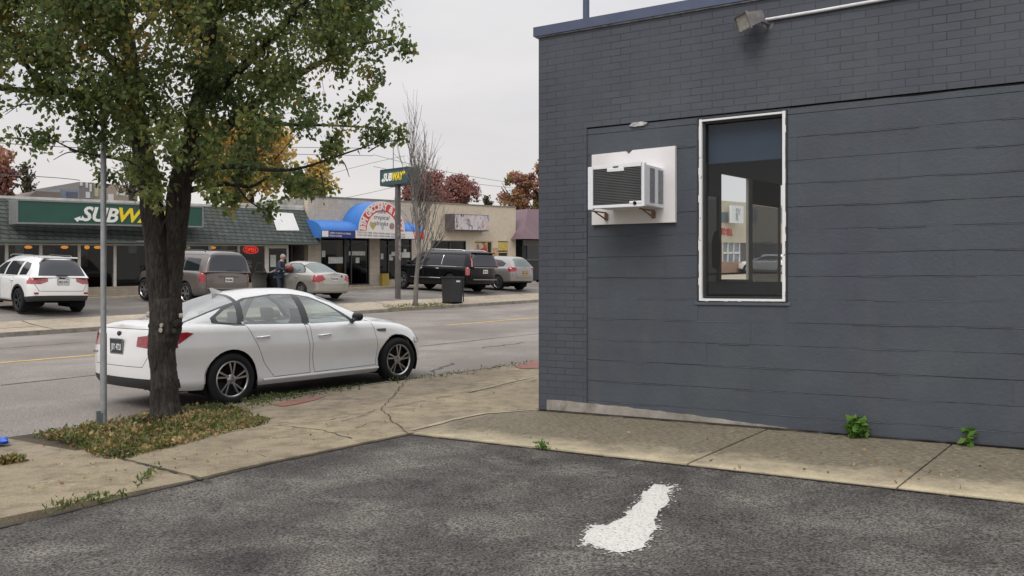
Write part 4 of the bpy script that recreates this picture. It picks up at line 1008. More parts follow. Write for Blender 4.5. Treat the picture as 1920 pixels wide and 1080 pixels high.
m = MB(); fwall(m, K2, K3, 2.63, 3.0, .045, 0, .0); m.build('dark_transom', DARK, bld)
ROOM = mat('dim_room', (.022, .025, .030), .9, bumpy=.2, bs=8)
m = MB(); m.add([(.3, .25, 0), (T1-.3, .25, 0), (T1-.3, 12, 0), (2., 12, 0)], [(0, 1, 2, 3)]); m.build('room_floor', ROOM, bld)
m = MB(); m.add([(0, .0, ztop-.02), (T1, 0, ztop-.02), (T1, 13, ztop-.02), (fpt(13)[0], fpt(13)[1], ztop-.02)], [(0, 1, 2, 3)]); m.build('flat_roof', DARK, bld)
# dark back of the room right of the front glass, a low counter and a wall-hung coat shape
m = MB()
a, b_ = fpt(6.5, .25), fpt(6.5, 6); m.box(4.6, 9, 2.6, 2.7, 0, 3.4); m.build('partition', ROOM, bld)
m = MB(); q0 = fpt(3.5, .25); m.lathe([(0, 0), (.05, .03), (.06, .2), (.055, .40), (.02, .52), (0, .53)], 12, Matrix.Translation((q0[0], q0[1], 1.62))); m.build('hanging_coat', DARK, bld, smooth=60)
# roof edge
FAS = mat('blue_grey_fascia', (.07, .088, .15), .45, var=.1)
m = MB().box(-.05, T1, -.035, .12, ztop+.015, ztop+.118); m.build('fascia', FAS, bld)
m = MB().box(-.03, T1, -.018, .1, ztop+.001, ztop+.014); m.build('fascia_edge', mat('worn_edge', (.30, .31, .34), .6, var=.5, vs=12), bld)
# foundation, peeled bare at the left
FND = concrete('bare_foundation', (.26, .235, .205), (.42, .385, .34), (.12, .11, .095), .7, 4, specks=.3)
m = MB(); t0 = wall_pt(1026, 770)[0]; t1_ = wall_pt(1545, 810)[0]
k = 40; top = []
for i in range(k+1):
    t_ = t0+(t1_-t0)*i/k; top.append((t_, .130*(1-(i/k)**1.6)+.012+random.uniform(-.005, .005)+zz(t_, 0)))
poly = [(t0, -.1)]+[(t0, top[0][1])]+top[1:]+[(t1_, -.15)]
m.prism(poly, -.012, .03, 'y'); m.build('foundation', FND, bld)
# dark ragged strip along the joint between wall and apron
m = MB(); ribbon(m, jag([Vector((t_, -.02, zz(t_, 0)+.034)) for t_ in np.linspace(-.02, 7, 40)], .2, .008), .05, .5); m.build('wall_foot_joint', CRK, bld)
# window
WFR = new_mat('peeling_white_paint'); PEEL, nt_, b_ = WFR; v_ = coords(nt_)
k_ = ramp(nt_, noise(nt_, v_, 11, 6, .7, .5), [(.62, g3(0)), (.66, g3(1))])
nt_.links.new(mixc(nt_, k_, (.74, .74, .74), (.12, .125, .14)), b_.inputs['Base Color']); b_.inputs['Roughness'].default_value = .6
win = MB(); fw = .052
def ragged(m, t0, t1, z0, z1, ax):
    k = 26
    for i in range(k):
        if ax == 'z': a0 = z0+(z1-z0)*i/k; a1 = z0+(z1-z0)*(i+1)/k; j = random.choice((0, 0, 0, .001, -.002, -.006)); m.box(t0+(j if t0 < 2.2 else 0), t1+(-j if t0 > 2.2 else 0), -.006, .10, a0, a1)
        else: a0 = t0+(t1-t0)*i/k; a1 = t0+(t1-t0)*(i+1)/k; j = random.choice((0, 0, 0, .001, .004)); m.box(a0, a1, -.006, .10, z0-j, z1)
ragged(win, wt0+.022, wt0+.05, wz0+.03, wz1-.01, 'z'); ragged(win, wt1-.045, wt1-.018, wz0+.03, wz1-.01, 'z'); ragged(win, wt0+.022, wt1-.018, wz0+.008, wz0+.03, 'x')
wf = win.build('window_frame', PEEL, bld)
MB().box(wt0+.05, wt1-.045, -.004, .09, wz1-.032, wz1-.014).build('window_head', PEEL, wf)
fr = MB().box(wt0, wt0+.012, .0, .1, wz0, wz1).box(wt1-.01, wt1, .0, .1, wz0, wz1).box(wt0, wt1, .0, .1, wz0, wz0+.008).box(wt0+.012, wt1-.01, .02, .1, wz1-.014, wz1)
fr.box(wt0+.05, wt0+.075, .03, .10, wz0+.04, wz1-.032).box(wt0+.075, wt1-.045, .03, .10, wz1-.055, wz1-.032).box(wt0+.075, wt1-.045, .03, .1, wz0+.04, wz0+.052)
fr.build('window_reveal', BLACKP, wf)
MB().box(wt0+.075, wt1-.045, .07, .075, wz0+.052, wz1-.055).build('window_pane', glass_thin('shop_window', (.92, .94, .95), .4, 0, .0), wf)
MB().box(wt0+.05, wt1-.04, .14, .145, wz1-.44, wz1).build('roller_blind', mat('blue_blind', (.035, .055, .092), .8, var=.1), wf)
sl = MB().box(wt0-.03, wt1+.03, .003, .05, wz0-.035, wz0-.002); sl.build('window_sill', PAINTED, bld, bevel=.006)
# peeled patch under the ledge
m = MB(); tq, zq = wall_pt(1197, 232); m.prism([(tq-.10, zq-.015), (tq-.04, zq-.028), (tq+.06, zq-.022), (tq+.11, zq), (tq+.04, zq+.018), (tq-.07, zq+.015)], -.012, .02, 'y'); m.build('peeled_mortar', mat('bare_mortar', (.42, .41, .42), .9, var=.4, vs=30, bumpy=.6), bld)
# ------------------------------------------------------------------ air conditioner
PANW = mat('board_white', (.70, .68, .68), .6, var=.06, vs=3, bumpy=.15, bs=30)
ACW = mat('appliance_white', (.74, .75, .78), .45, var=.04)
ACD = mat('grille_dark', (.05, .052, .056), .6)
a_t0, a_z1 = wall_pt(1112, 291); a_t1, _ = wall_pt(1268, 275); a_z0 = wall_pt(1112, 422)[1]; a_z1r = wall_pt(1268, 274)[1]; a_z0r = wall_pt(1268, 417)[1]
# the casing stands out of the wall by 0.36 m; find its face there
dep = .50
f_t0, f_z1 = wall_pt(1104, 315, -dep); f_t1, f_z1r = wall_pt(1208, 306, -dep); f_z0 = wall_pt(1104, 392, -dep)[1]; f_z0r = wall_pt(1208, 382, -dep)[1]
z0a, z1a = (f_z0+f_z0r)/2-.01, (f_z1+f_z1r)/2+.012
ac = thing('air_conditioner', 'white window air conditioner on a white board through the grey wall', 'air conditioner', C0+WD*((f_t0+f_t1)/2)+Vector((0, 0, z0a)), WROT)
ox, oz = (f_t0+f_t1)/2, z0a
def acb(m, t0, t1, b0, b1, z0, z1): return m.box(t0-ox, t1-ox, b0, b1, z0-oz, z1-oz)
m = MB(); pb_ = [(a_t0, a_z0), (a_t1, a_z0r), (a_t1, a_z1r), (a_t0+.45*(a_t1-a_t0)+.05, a_z1+.012), (a_t0+.45*(a_t1-a_t0), a_z1-.03), (a_t0+.45*(a_t1-a_t0)-.03, a_z1+.006), (a_t0, a_z1)]
m.prism([(a-ox, b-oz) for a, b in pb_], -.03, .012, 'y'); m.build('mounting_board', PANW, ac)
m = MB(); e = .03
acb(m, f_t0+e, f_t1-.002, -dep+.03, -.031, z0a+.012, z1a-.012); m.build('casing', ACW, ac, bevel=.008)
m = MB(); acb(m, f_t0-.012, f_t0+.045, -dep, -dep+.05, z0a-.01, z1a-.004); acb(m, f_t1-.03, f_t1, -dep, -dep+.05, z0a, z1a)
acb(m, f_t0+.045, f_t1-.03, -dep, -dep+.05, z1a-.035, z1a); acb(m, f_t0+.045, f_t1-.03, -dep, -dep+.05, z0a, z0a+.03)
tm = (f_t0+f_t1)/2; acb(m, tm-.10, tm+.085, -dep-.004, -dep+.04, z1a-.07, z1a-.034); acb(m, f_t1-.16, f_t1-.03, -dep-.004, -dep+.04, z0a+.03, z0a+.055)
m.build('face_frame', ACW, ac, bevel=.005)
m = MB(); acb(m, f_t0+.045, f_t1-.03, -dep+.02, -dep+.045, z0a+.03, z1a-.035); gr = m.build('grille', ACD, ac)
m = MB(); k = 22
for i in range(k):
    z_ = z0a+.04+(z1a-z0a-.09)*i/(k-1); acb(m, f_t0+.045, f_t1-.03, -dep+.006, -dep+.021, z_-.0035, z_+.0035)
m.build('fins', mat('fin_grey', (.13, .132, .135), .5, .3), gr)
m = MB()   # the side away from the street shows two louvred panels
for b0, b1 in ((-.37, -.26), (-.17, -.06)):
    m.box(f_t1-ox-.001, f_t1-ox+.004, b0, b1, .05, z1a-oz-.04)
m.build('side_louvre', mat('louvre_grey', (.19, .195, .22), .6, var=.3, vs=50), ac)
m = MB(); m.lathe([(0, .004), (.018, .004), (.02, -.01)], 14, Matrix.Translation((f_t1-.10-ox, -dep-.004, .034)) @ Matrix.Rotation(math.pi/2, 4, 'X')); m.build('drain_plug', DARK, ac)
RUST = mat('rusty_bracket', (.22, .13, .09), .8, var=.5, vs=25)
for t_ in (a_t0+.17, a_t1-.24):
    m = MB(); acb(m, t_, t_+.012, -.36, -.033, z0a-.016, z0a-.002); acb(m, t_-.012, t_+.028, -.048, -.033, a_z0+.04, z0a-.016)
    q = [Vector((t_+.006-ox, -.30, -.012)), Vector((t_+.006-ox, -.045, a_z0+.05-oz))]; m.tube(q, .008, 6); m.build('bracket', RUST, ac)
MB().box(tm-.03-ox, tm+.025-ox, -dep-.006, -dep-.003, z1a-.03-oz, z1a-.018-oz).build('badge', ACD, ac)
# ------------------------------------------------------------------ floodlight, conduit, roof post
lt, lz = wall_pt(1412, 36, -.15)
fl = thing('floodlight', 'weathered square floodlight with a white conduit high on the grey wall', 'floodlight', C0+WD*lt-WB*.15+Vector((0, 0, lz)), WROT)
K = Matrix.Rotation(R(-42), 4, 'Z') @ Matrix.Rotation(R(20), 4, 'X') @ Matrix.Diagonal((1.25, 1.25, 1.25, 1))
m = MB(); vs = [K @ Vector(p) for p in ((-.085, -.09, -.055), (.085, -.09, -.055), (.085, -.09, .055), (-.085, -.09, .055), (-.06, .06, -.04), (.06, .06, -.04), (.06, .06, .04), (-.06, .06, .04))]
m.add(vs, [(4, 5, 1, 0), (5, 6, 2, 1), (6, 7, 3, 2), (7, 4, 0, 3), (7, 6, 5, 4)]); m.box(-.095, .095, -.10, -.085, .055, .067, 0, K).box(-.095, .095, -.10, -.085, -.067, -.055, 0, K).box(-.095, -.085, -.10, -.085, -.055, .055, 0, K).box(.085, .095, -.10, -.085, -.055, .055, 0, K)
m.build('housing', mat('aged_bronze_metal', (.20, .19, .185), .5, .4, var=.3, vs=20), fl)
MB().box(-.084, .084, -.088, -.078, -.054, .054, 0, K).build('lens', mat('cloudy_lens', (.42, .40, .35), .3, var=.3, vs=15), fl)
m = MB(); m.tube([(.04, .03, -.01), (.09, .07, -.03), (.1, .15, -.03)], .018, 8); m.lathe([(0, -.03), (.05, -.03), (.05, 0), (0, 0)], 16, Matrix.Translation((.1, .15, -.03)) @ Matrix.Rotation(math.pi/2, 4, 'X')); m.build('arm', mat('bracket_grey', (.17, .17, .18), .5, .4), fl, smooth=50)
ct, cz = wall_pt(1640, 2, -.02); c0t, c0z = wall_pt(1436, 37, -.02)
m = MB(); m.tube([(c0t-lt, .13, c0z-lz), (.6, .13, c0z-lz+.004), (ct-lt, .13, cz-lz), (4.0, .13, cz-lz+.05)], .016, 8); m.build('conduit', mat('white_conduit', (.66, .66, .68), .5, var=.12, vs=15), fl, smooth=60)
pt_, pz_ = wall_pt(1099, 40, .5)
rp = thing('roof_post', 'slim grey post standing on the roof edge of the grey building', 'post', C0+WD*pt_+WB*.5+Vector((0, 0, ztop-.02)), WROT)
MB().tube([(0, 0, 0), (0, 0, 1.6)], .038, 10).build('post', FAS, rp, smooth=60); MB().box(-.08, .08, -.08, .08, 0, .02).build('base_plate', FAS, rp)
# ------------------------------------------------------------------ across the street: shops (frame: x along the street, y away from it, z up; x origin s0, y origin n=36.5)
NF = 36.5; BASE = .76
def shop(name, label, cat, s0): return thing(name, label, cat, W(s0, NF, BASE), TH)
def L(px, py, n=NF): return facade(px, py, n)
class Fr:
    def __init__(self, s0): self.s0 = s0
    def p(self, px, py, dn=0.):                     # -> local x, z at depth dn in front(-)/behind(+) of the facade
        s, h = facade(px, py, NF+dn); return s-self.s0, h-BASE
    def x(self, px, dn=0.): return self.p(px, 500, dn)[0]
    def z(self, px, py, dn=0.): return self.p(px, py, dn)[1]
DARKIN = mat('dark_interior', (.045, .030, .028), .9); MULL = mat('cream_mullion', (.70, .68, .63), .5); PAPER = mat('poster_paper', (.60, .62, .58), .7, var=.25, vs=14)
SHOPG = glass_thin('shop_glass', (.62, .64, .64), .55, 0, .0)
MAROON = mat('maroon_wall', (.11, .035, .028), .8, var=.3, vs=1.2); GREENW = mat('green_panel', (.06, .085, .07), .8)
CREAMB = brick('cream_stone', (.46, .39, .30), (.52, .45, .36), (.38, .33, .27), .42, .11, .012, .4, None, .5, .3)
# ---- sandwich shop
sub_s = 20.0; f = Fr(sub_s)
sub = shop('sandwich_shop', 'low sandwich shop with dark green shingled mansard and wide storefront windows', 'shop', sub_s)
x0, x1 = -16., f.x(602, -1.)
zb_l = (f.z(100, 448, -1.)+f.z(560, 456.5, -1.))/2; zt_l = (f.z(100, 377, .2)+f.z(560, 392, .2))/2
def shing(nt, v, c):
    n = noise(nt, v, 3.5, 4, .7); return mixc(nt, 1.0, c, ramp(nt, n, [(.3, g3(.7)), (.7, g3(1.1))]), 'MULTIPLY')
SHING = brick('green_shingle', (.072, .085, .08), (.102, .116, .108), (.028, .034, .032), .30, .155, .022, .9, shing, .43, .2, .9)
m = MB()
m.add([(x0, -1., zb_l), (x1, -1., zb_l), (x1-.02, .25, zt_l), (x0, .25, zt_l)], [(0, 1, 2, 3)])
m.add([(x1, -1., zb_l), (x1, .6, zb_l), (x1-.02, .6, zt_l), (x1-.02, .25, zt_l)], [(0, 1, 2, 3)]); 
m.build('mansard_roof', SHING, sub, shear=G)
SOFF = mat('soffit_board', (.10, .12, .105), .7)
MB().box(x0, x1, -1., .6, zb_l-.09, zb_l-.005).build('soffit', SOFF, sub, shear=G)
FLASH = mat('pale_flashing', (.55, .54, .50), .6, var=.3, vs=2)
MB().box(x0, x1-.05, .26, .42, zt_l, zt_l+.10).box(x1-3.6, x1-.1, .24, .45, zt_l+.10, zt_l+.22).build('roof_flashing', FLASH, sub, shear=G)
MB().box(x0, x1-.06, .42, 11, zt_l-.6, zt_l+.02).build('flat_roof', mat('roof_felt', (.16, .155, .15), .9), sub, shear=G)
# storefront
kz = .36; zs = zb_l-.09
muls = [-45, 12, 76, 148, 215, 300, 352, 393, 447, 498]
KNEE = CREAMB
xs_ = [f.x(p) for p in muls]; xd0, xd1 = f.x(500), f.x(540); xb1 = x1-.12
MB().box(-16, xd0-.05, -.02, .2, 0, kz).build('knee_wall', KNEE, sub, shear=G)
MB().box(-16, xs_[0]-.06, 0, .2, kz, zs).build('side_wall', SOFF, sub, shear=G)
for x in xs_: MB().box(x-.055, x+.055, -.04, .12, kz, zs).build('mullion', MULL, sub, shear=G)
MB().box(xs_[0], xd1, -.03, .1, zs-.06, zs-.004).build('window_head', MULL, sub, shear=G)
for a, b_ in zip(xs_, xs_[1:]): MB().box(a+.055, b_-.055, .03, .04, kz, zs-.06).build('window_pane', SHOPG, sub, shear=G)
# door
d = MB().box(xd0, xd0+.09, -.04, .1, 0, zs-.06).box(xd1-.09, xd1, -.04, .1, 0, zs-.06).box(xd0+.09, xd1-.09, -.04, .1, zs-.16, zs-.06).build('door_frame', MULL, sub, shear=G)
dd = MB().box(xd0+.09, xd1-.09, .03, .04, .05, zs-.16).build('door_pane', SHOPG, d, shear=G)
MB().box(xd0+.2, xd0+.5, .0, .025, 1.05, 1.6).build('door_poster', PAPER, d, shear=G)
SPECK = brick('speckled_stone', (.42, .33, .24), (.56, .46, .36), (.30, .24, .18), .20, .075, .012, .5, None, .5, .35)
MB().box(xd1, x1-1.15, 0, .3, 0, zs).build('stone_panel', SPECK, sub, shear=G)
# interior
m = MB().box(-16, xd1+.3, 4.8, 4.9, -.1, zs); m.build('back_wall', MAROON, sub, shear=G)
MB().box(-16, xd1+.3, .2, 4.8, -.06, 0).build('shop_floor', DARKIN, sub, shear=G)
MB().box(xd1+.3, xd1+.4, .2, 4.8, 0, zs).box(-16, xd1+.3, .2, 4.8, zs, zs+.05).build('inner_walls', DARKIN, sub, shear=G)
for pa_, pb_ in ((218, 262),): MB().box(f.x(pa_, 1), f.x(pb_, 1), 1.0, 1.05, .5, zs).build('green_blind', GREENW, sub, shear=G)
for (pa_, pb_, ya, yb, mt) in ((8, 26, 466, 500, 'a'), (27, 44, 449, 500, 'b'), (80, 102, 467, 490, 'a'), (137, 163, 467, 500, 'a'), (240, 255, 452, 475, 'b'), (413, 425, 455, 480, 'b')):
    za, zb__ = f.z(pa_, yb, .1), f.z(pa_, ya, .1)
    MB().box(f.x(pa_, .1), f.x(pb_, .1), .05, .065, max(kz, za), min(zs-.02, zb__)).build('window_poster', PAPER if mt == 'b' else mat('tan_poster', (.22, .15, .11), .8, var=.4, vs=8), sub, shear=G)
LAMPE = emis('amber_lamp', (1.0, .36, .035), 1.5)
for i, (px, py, rr) in enumerate(((53, 451, 0), (121, 452, 0), (163, 454, 1), (183, 453.5, 0), (350.5, 457.5, 0), (399, 457.5, 0), (239, 455, 2))):
    dn = 1.2; x, z = f.p(px, py, dn); z = min(z, zs-.10)
    pl = thing('pendant_lamp', ['amber pendant lamp left of the small tree pit post, behind the far left window', 'amber pendant lamp behind the second storefront window', 'round glowing amber lamp, left of a pair behind the window', 'flat amber lamp, right of a pair behind the window', 'amber pendant lamp just right of the big tree trunk', 'amber pendant lamp above the bronze vehicle roof', 'small dim amber lamp beside the white window poster'][i], 'lamp', W(sub_s+x, NF+dn, BASE+z), TH, 'amber lamps hanging in the sandwich shop')
    q = .10 if rr == 1 else (.05 if rr == 2 else .14); K = Matrix.Diagonal((1, 1, 1 if rr == 1 else .55, 1))
    MB().lathe([(0, -q*.8), (q*.6, -q*.72), (q, -q*.1), (q*.85, q*.5), (q*.3, q*.8), (0, q*.82)], 14, K).build('lamp_shade', LAMPE, pl, smooth=60)
    MB().tube([(0, 0, q*.4), (0, 0, .5)], .008, 5).build('cord', DARK, pl)
NEON = emis('red_neon', (1.0, .03, .012), 1.7)
ox_, oz_ = f.p(473, 474, .0)
os_ = thing('open_sign', 'glowing red oval neon OPEN sign in the sandwich shop window', 'neon sign', W(sub_s+ox_, NF+.12, BASE+oz_), TH)
text('open_letters', 'OPEN', .24, NEON, os_, (0, 0, .06), align='CENTER', fit=.56, bold=.012)
m = MB(); m.tube([(.40*math.cos(q)*(1 if abs(math.cos(q)) < .8 else .97), 0, .14+.16*math.sin(q)) for q in np.linspace(0, 2*math.pi, 33)], .018, 6); m.build('neon_border', NEON, os_)
MB().box(-.44, .44, .03, .04, -.06, .34).build('backing', mat('sign_red_back', (.05, .005, .005), .5), os_)
INK = mat('grey_lettering', (.30, .31, .32), .6)
for tx, yy in (('DELI', 490), ('MEATS', 498)):
    x, z = f.p(456, yy, 0); text('window_lettering', tx, .2, INK, sub, (x, .02, z-.1), fit=.42 if tx == 'DELI' else .44, shear=0).location = (0, 0, G*x)
# blank white board on the mansard
def mans(px, py, off=.02):
    # point on the mansard slope seen at this picture point
    lo_, hi_ = -1., .25
    for _ in range(40):
        mdn = (lo_+hi_)/2; z = f.z(px, py, mdn)
        if z > zb_l+(zt_l-zb_l)*(mdn+1.)/1.25: lo_ = mdn
        else: hi_ = mdn
    return f.x(px, mdn), mdn-off, f.z(px, py, mdn)
q = [mans(*p_) for p_ in ((519, 432), (561, 432), (549, 400), (508, 397))]
bp = thing('blank_board', 'blank white square board fixed on the green mansard roof', 'board', W(sub_s+q[0][0], NF+q[0][1], BASE+q[0][2]), TH)
o = q[0]; m = MB(); fa = [(a-o[0], b_-o[1], c-o[2]) for a, b_, c in q]
m.add(fa+[(a, b_+.05, c) for a, b_, c in fa], [(0, 1, 2, 3), (7, 6, 5, 4), (0, 4, 5, 1), (1, 5, 6, 2), (2, 6, 7, 3), (3, 7, 4, 0)]); m.build('panel', mat('blank_white', (.60, .60, .585), .5, var=.04), bp, shear=G)
# long green sign
gx0, gz0 = f.p(30, 417, -1.3); gx1, gz1 = f.p(381, 429, -1.3); ht = (f.z(30, 370, -1.3)-gz0+f.z(381, 389, -1.3)-gz1)/2; gz = (gz0+gz1)/2
sg = thing('shop_sign', 'long green shop sign with white and yellow lettering on the mansard', 'sign', W(sub_s+gx0, NF-1.3, BASE+gz), TH)
SGRN = mat('sign_green', (.018, .078, .056), .35, var=.12, vs=1.2); SFRM = mat('sign_frame_grey', (.24, .245, .24), .45, .3)
wl = gx1-gx0
MB().box(.06, wl-.06, .0, .62, .06, ht-.06).build('face', SGRN, sg, shear=G)
MB().box(0, wl, -.03, .66, ht-.06, ht).box(0, wl, -.03, .66, 0, .06).box(0, .06, -.03, .66, .06, ht-.06).box(wl-.06, wl, -.03, .66, .06, ht-.06).build('frame', SFRM, sg, shear=G)
LW = mat('letter_white', (.80, .80, .76), .4, var=.03); LY = mat('letter_yellow', (.85, .62, .02), .4, var=.03)
tx0 = f.x(152, -1.3)-gx0; tx1 = f.x(222, -1.3)-gx0; tx2 = f.x(318, -1.3)-gx0; th = ht*.60; lz = ht*.20
def logo(par, tx0, tx1, tx2, lz, th, y, shr):
    k = .71
    o1 = text('lettering', 'SUB', th/k, LW, par, (tx0, y, lz), fit=tx1-tx0, shearx=.28, bold=.022*th/.6, ext=.012); o1.location.z = G*tx0*shr
    o2 = text('lettering', 'WAY', th/k, LY, par, (tx1+.02, y, lz), fit=tx2-tx1-.02, shearx=.28, bold=.022*th/.6, ext=.012); o2.location.z = G*tx1*shr
    u = th/.6; m = MB()    # arrow head growing out of the S
    m.prism([(tx0-.30*u, lz+.06*u), (tx0-.16*u, lz-.08*u), (tx0-.10*u, lz-.0*u), (tx0+.16*u, lz+.0*u), (tx0+.16*u, lz+.10*u), (tx0-.06*u, lz+.11*u), (tx0-.03*u, lz+.17*u)], y-.013, y+.012, 'y'); a_ = m.build('arrow', LW, par); a_.location.z = G*tx0*shr
    m = MB(); xe = tx2
    m.prism([(xe-.06*u, lz+th-.11*u), (xe+.14*u, lz+th-.11*u), (xe+.12*u, lz+th-.18*u), (xe+.30*u, lz+th-.02*u), (xe+.16*u, lz+th+.10*u), (xe+.15*u, lz+th), (xe-.04*u, lz+th)], y-.013, y+.012, 'y'); a_ = m.build('arrow', LY, par); a_.location.z = G*tx2*shr
logo(sg, tx0, tx1, tx2, lz, th, -.016, 1)
# ---- grocery
gro_s = 26.75; g = Fr(gro_s)
gro = shop('grocery_building', 'pale stone one storey grocery building with blue awnings', 'shop', gro_s)
gx_end = g.x(967); gtop = (g.z(600, 368)+g.z(960, 391))/2
def dirt(nt, v, c):
    n = noise(nt, nn(nt, 'Mapping', {'Vector': v, 'Scale': (1.4, 1.4, .55)}).outputs[0], 1.2, 6, .7)
    return mixc(nt, ramp(nt, n, [(.52, g3(0)), (.72, g3(.45))]), c, (.22, .20, .16))
STONE = brick('pale_stone', (.54, .47, .38), (.61, .54, .445), (.46, .405, .335), .40, .10, .010, .35, dirt, .5, .25)
STUCCO = concrete('cream_stucco', (.58, .495, .38), (.66, .575, .455), (.36, .32, .26), .5, .7, specks=.15)
aw_z = (g.z(610, 446, -1.4)+g.z(800, 449, -1.4))/2; 
xA = g.x(602); xB = g.x(648); xC = g.x(693); xD = g.x(712); xE = g.x(772); xF = g.x(808); xG = g.x(874); xH = g.x(890); xI = g.x(923); xJ = g.x(934); xK = g.x(953)
split = g.x(805); hz_ = (g.z(820, 450)+g.z(940, 453))/2; sill = .55
m = MB().box(0, split, 0, .3, aw_z+.1, gtop).box(0, xA, 0, .3, 0, aw_z+.1).box(xC, xD, 0, .3, 0, aw_z+.1).box(xE, xF, 0, .3, 0, aw_z+.1); m.build('stone_wall', STONE, gro, shear=G)
m = MB().box(split, gx_end, 0, .3, hz_, gtop).box(xF, xG, 0, .3, 0, sill).box(xG, xH, 0, .3, 0, hz_).box(xH, xI, 0, .3, 0, .3).box(xI, xJ, 0, .3, 0, hz_).box(xK, gx_end, 0, .3, 0, hz_); m.build('stucco_wall', STUCCO, gro, shear=G)
SIDEW = concrete('side_render', (.25, .24, .22), (.42, .40, .37), (.12, .11, .10), .8, 1.2, specks=.3)
m = MB().box(0, .3, .3, 15, 0, gtop).box(gx_end-.3, gx_end, .3, 15, 0, gtop).box(.3, gx_end-.3, 14.7, 15, 0, gtop).box(.3, gx_end-.3, .3, 14.7, gtop-.4, gtop-.3); m.build('side_wall', SIDEW, gro, shear=G)
MB().box(-.03, gx_end+.03, -.03, .36, gtop+.004, gtop+.07).build('coping', mat('coping_grey', (.22, .20, .18), .7, var=.3), gro, shear=G)
MB().box(-.04, -.01, 2.6, 5.4, gtop-1.6, gtop-.2).build('wall_grille', DARK, gro, shear=G)
m = MB().box(.3, gx_end-.3, 5, 5.1, 0, gtop-.5).box(.3, gx_end-.3, .3, 5, -.05, 0); m.build('back_wall', DARKIN, gro, shear=G)
BFR = mat('dark_frame', (.035, .04, .045), .4)
def opening(a, b_, z0, z1, vert=(), horiz=(), frame=BFR, pane=SHOPG, nm='window'):
    m = MB().box(a, a+.06, .02, .14, z0, z1).box(b_-.06, b_, .02, .14, z0, z1).box(a+.06, b_-.06, .02, .14, z1-.06, z1).box(a+.06, b_-.06, .02, .14, z0, z0+.06)
    for x in vert: m.box(x-.035, x+.035, .02, .14, z0+.06, z1-.06)
    for z in horiz: m.box(a+.06, b_-.06, .03, .13, z-.03, z+.03)
    o = m.build(nm, frame, gro, shear=G); MB().box(a+.06, b_-.06, .075, .085, z0+.06, z1-.06).build('pane', pane, o, shear=G); return o
w1 = opening(xA, xB, .35, aw_z+.1, [], []); opening(xB, xC, .08, aw_z+.1, [xB+.25*(xC-xB)], [aw_z-.25], nm='shop_door')
MB().box(xA, xB, 0, .3, 0, .35).build('knee_wall', STONE, gro, shear=G); MB().box(xB, xC, -.3, .3, 0, .08).build('door_step', FSIDE, gro, shear=G)
opening(xD, xE, .3, aw_z+.1, [xD+.28*(xE-xD), xD+.62*(xE-xD)], [aw_z-.3]); MB().box(xD, xE, 0, .3, 0, .3).build('knee_wall', STONE, gro, shear=G)
opening(xF, xG, sill, hz_, [xF+.55*(xG-xF)], [], nm='window')
MB().box(xG-.55, xG-.10, .16, .18, sill, hz_-.06).build('purple_curtain', mat('purple_cloth', (.13, .03, .06), .8), gro, shear=G)
m = MB()
for i in range(6): m.box(xF+.08, xF+.52*(xG-xF), .1, .115, sill+.15+.22*i, sill+.27+.22*i)
m.build('window_blind', mat('blind_grey', (.2, .2, .2), .7), gro, shear=G)
OCH = mat('ochre_trim', (.50, .37, .20), .6)
POST, nt_, b_ = new_mat('sale_poster'); v_ = coords(nt_); vo_ = nn(nt_, 'TexVoronoi', {'Vector': v_, 'Scale': 3.2}).outputs['Color']; sp_ = nn(nt_, 'SeparateColor', {0: vo_}).outputs[0]
nt_.links.new(ramp(nt_, sp_, [(.15, (.5, .03, .03)), (.3, (.55, .42, .3)), (.5, (.5, .4, .1)), (.7, (.5, .45, .4)), (.9, (.2, .12, .1))]), b_.inputs['Base Color'])
opening(xH, xI, .3, hz_, [xH+.72*(xI-xH)], [hz_-.75], OCH); MB().box(xH+.08, xH+.70*(xI-xH), .055, .07, 1.05, hz_-.1).build('window_poster', POST, gro, shear=G)
opening(xJ, xK, .05, hz_-.62, [], [], OCH, nm='shop_door'); MB().box(xJ, xK, .02, .12, hz_-.55, hz_-.05).build('transom_panel', mat('yellow_panel', (.50, .38, .10), .6, var=.25), gro, shear=G)
MB().box(xI+.05, xJ-.05, -.03, -.005, 1.25, 1.95).build('wall_poster', mat('orange_poster', (.5, .3, .17), .7, var=.4, vs=8), gro, shear=G)
ORG = mat('orange_wood', (.42, .24, .08), .6)
MB().box(g.x(633, .2), g.x(644, .2), .22, .35, .35, aw_z).build('inner_post', ORG, gro, shear=G)
for (a, b_, ya, yb) in ((604, 611, 470, 482), (617, 644, 482, 494), (655, 686, 471, 479), (668, 675, 483, 493), (715, 720, 475, 486), (729, 735, 477, 484), (735, 742, 472, 480), (731, 738, 482, 488), (754, 770, 473, 483), (758, 763, 467, 474)):
    MB().box(g.x(a), g.x(b_), .045, .06, g.z(a, yb), g.z(a, ya)).build('paper_notice', PAPER, gro, shear=G)
MB().box(g.x(712), g.x(724), -.22, -.02, 0, .62).build('yellow_box', mat('mustard_paint', (.42, .29, .05), .6), gro, shear=G)
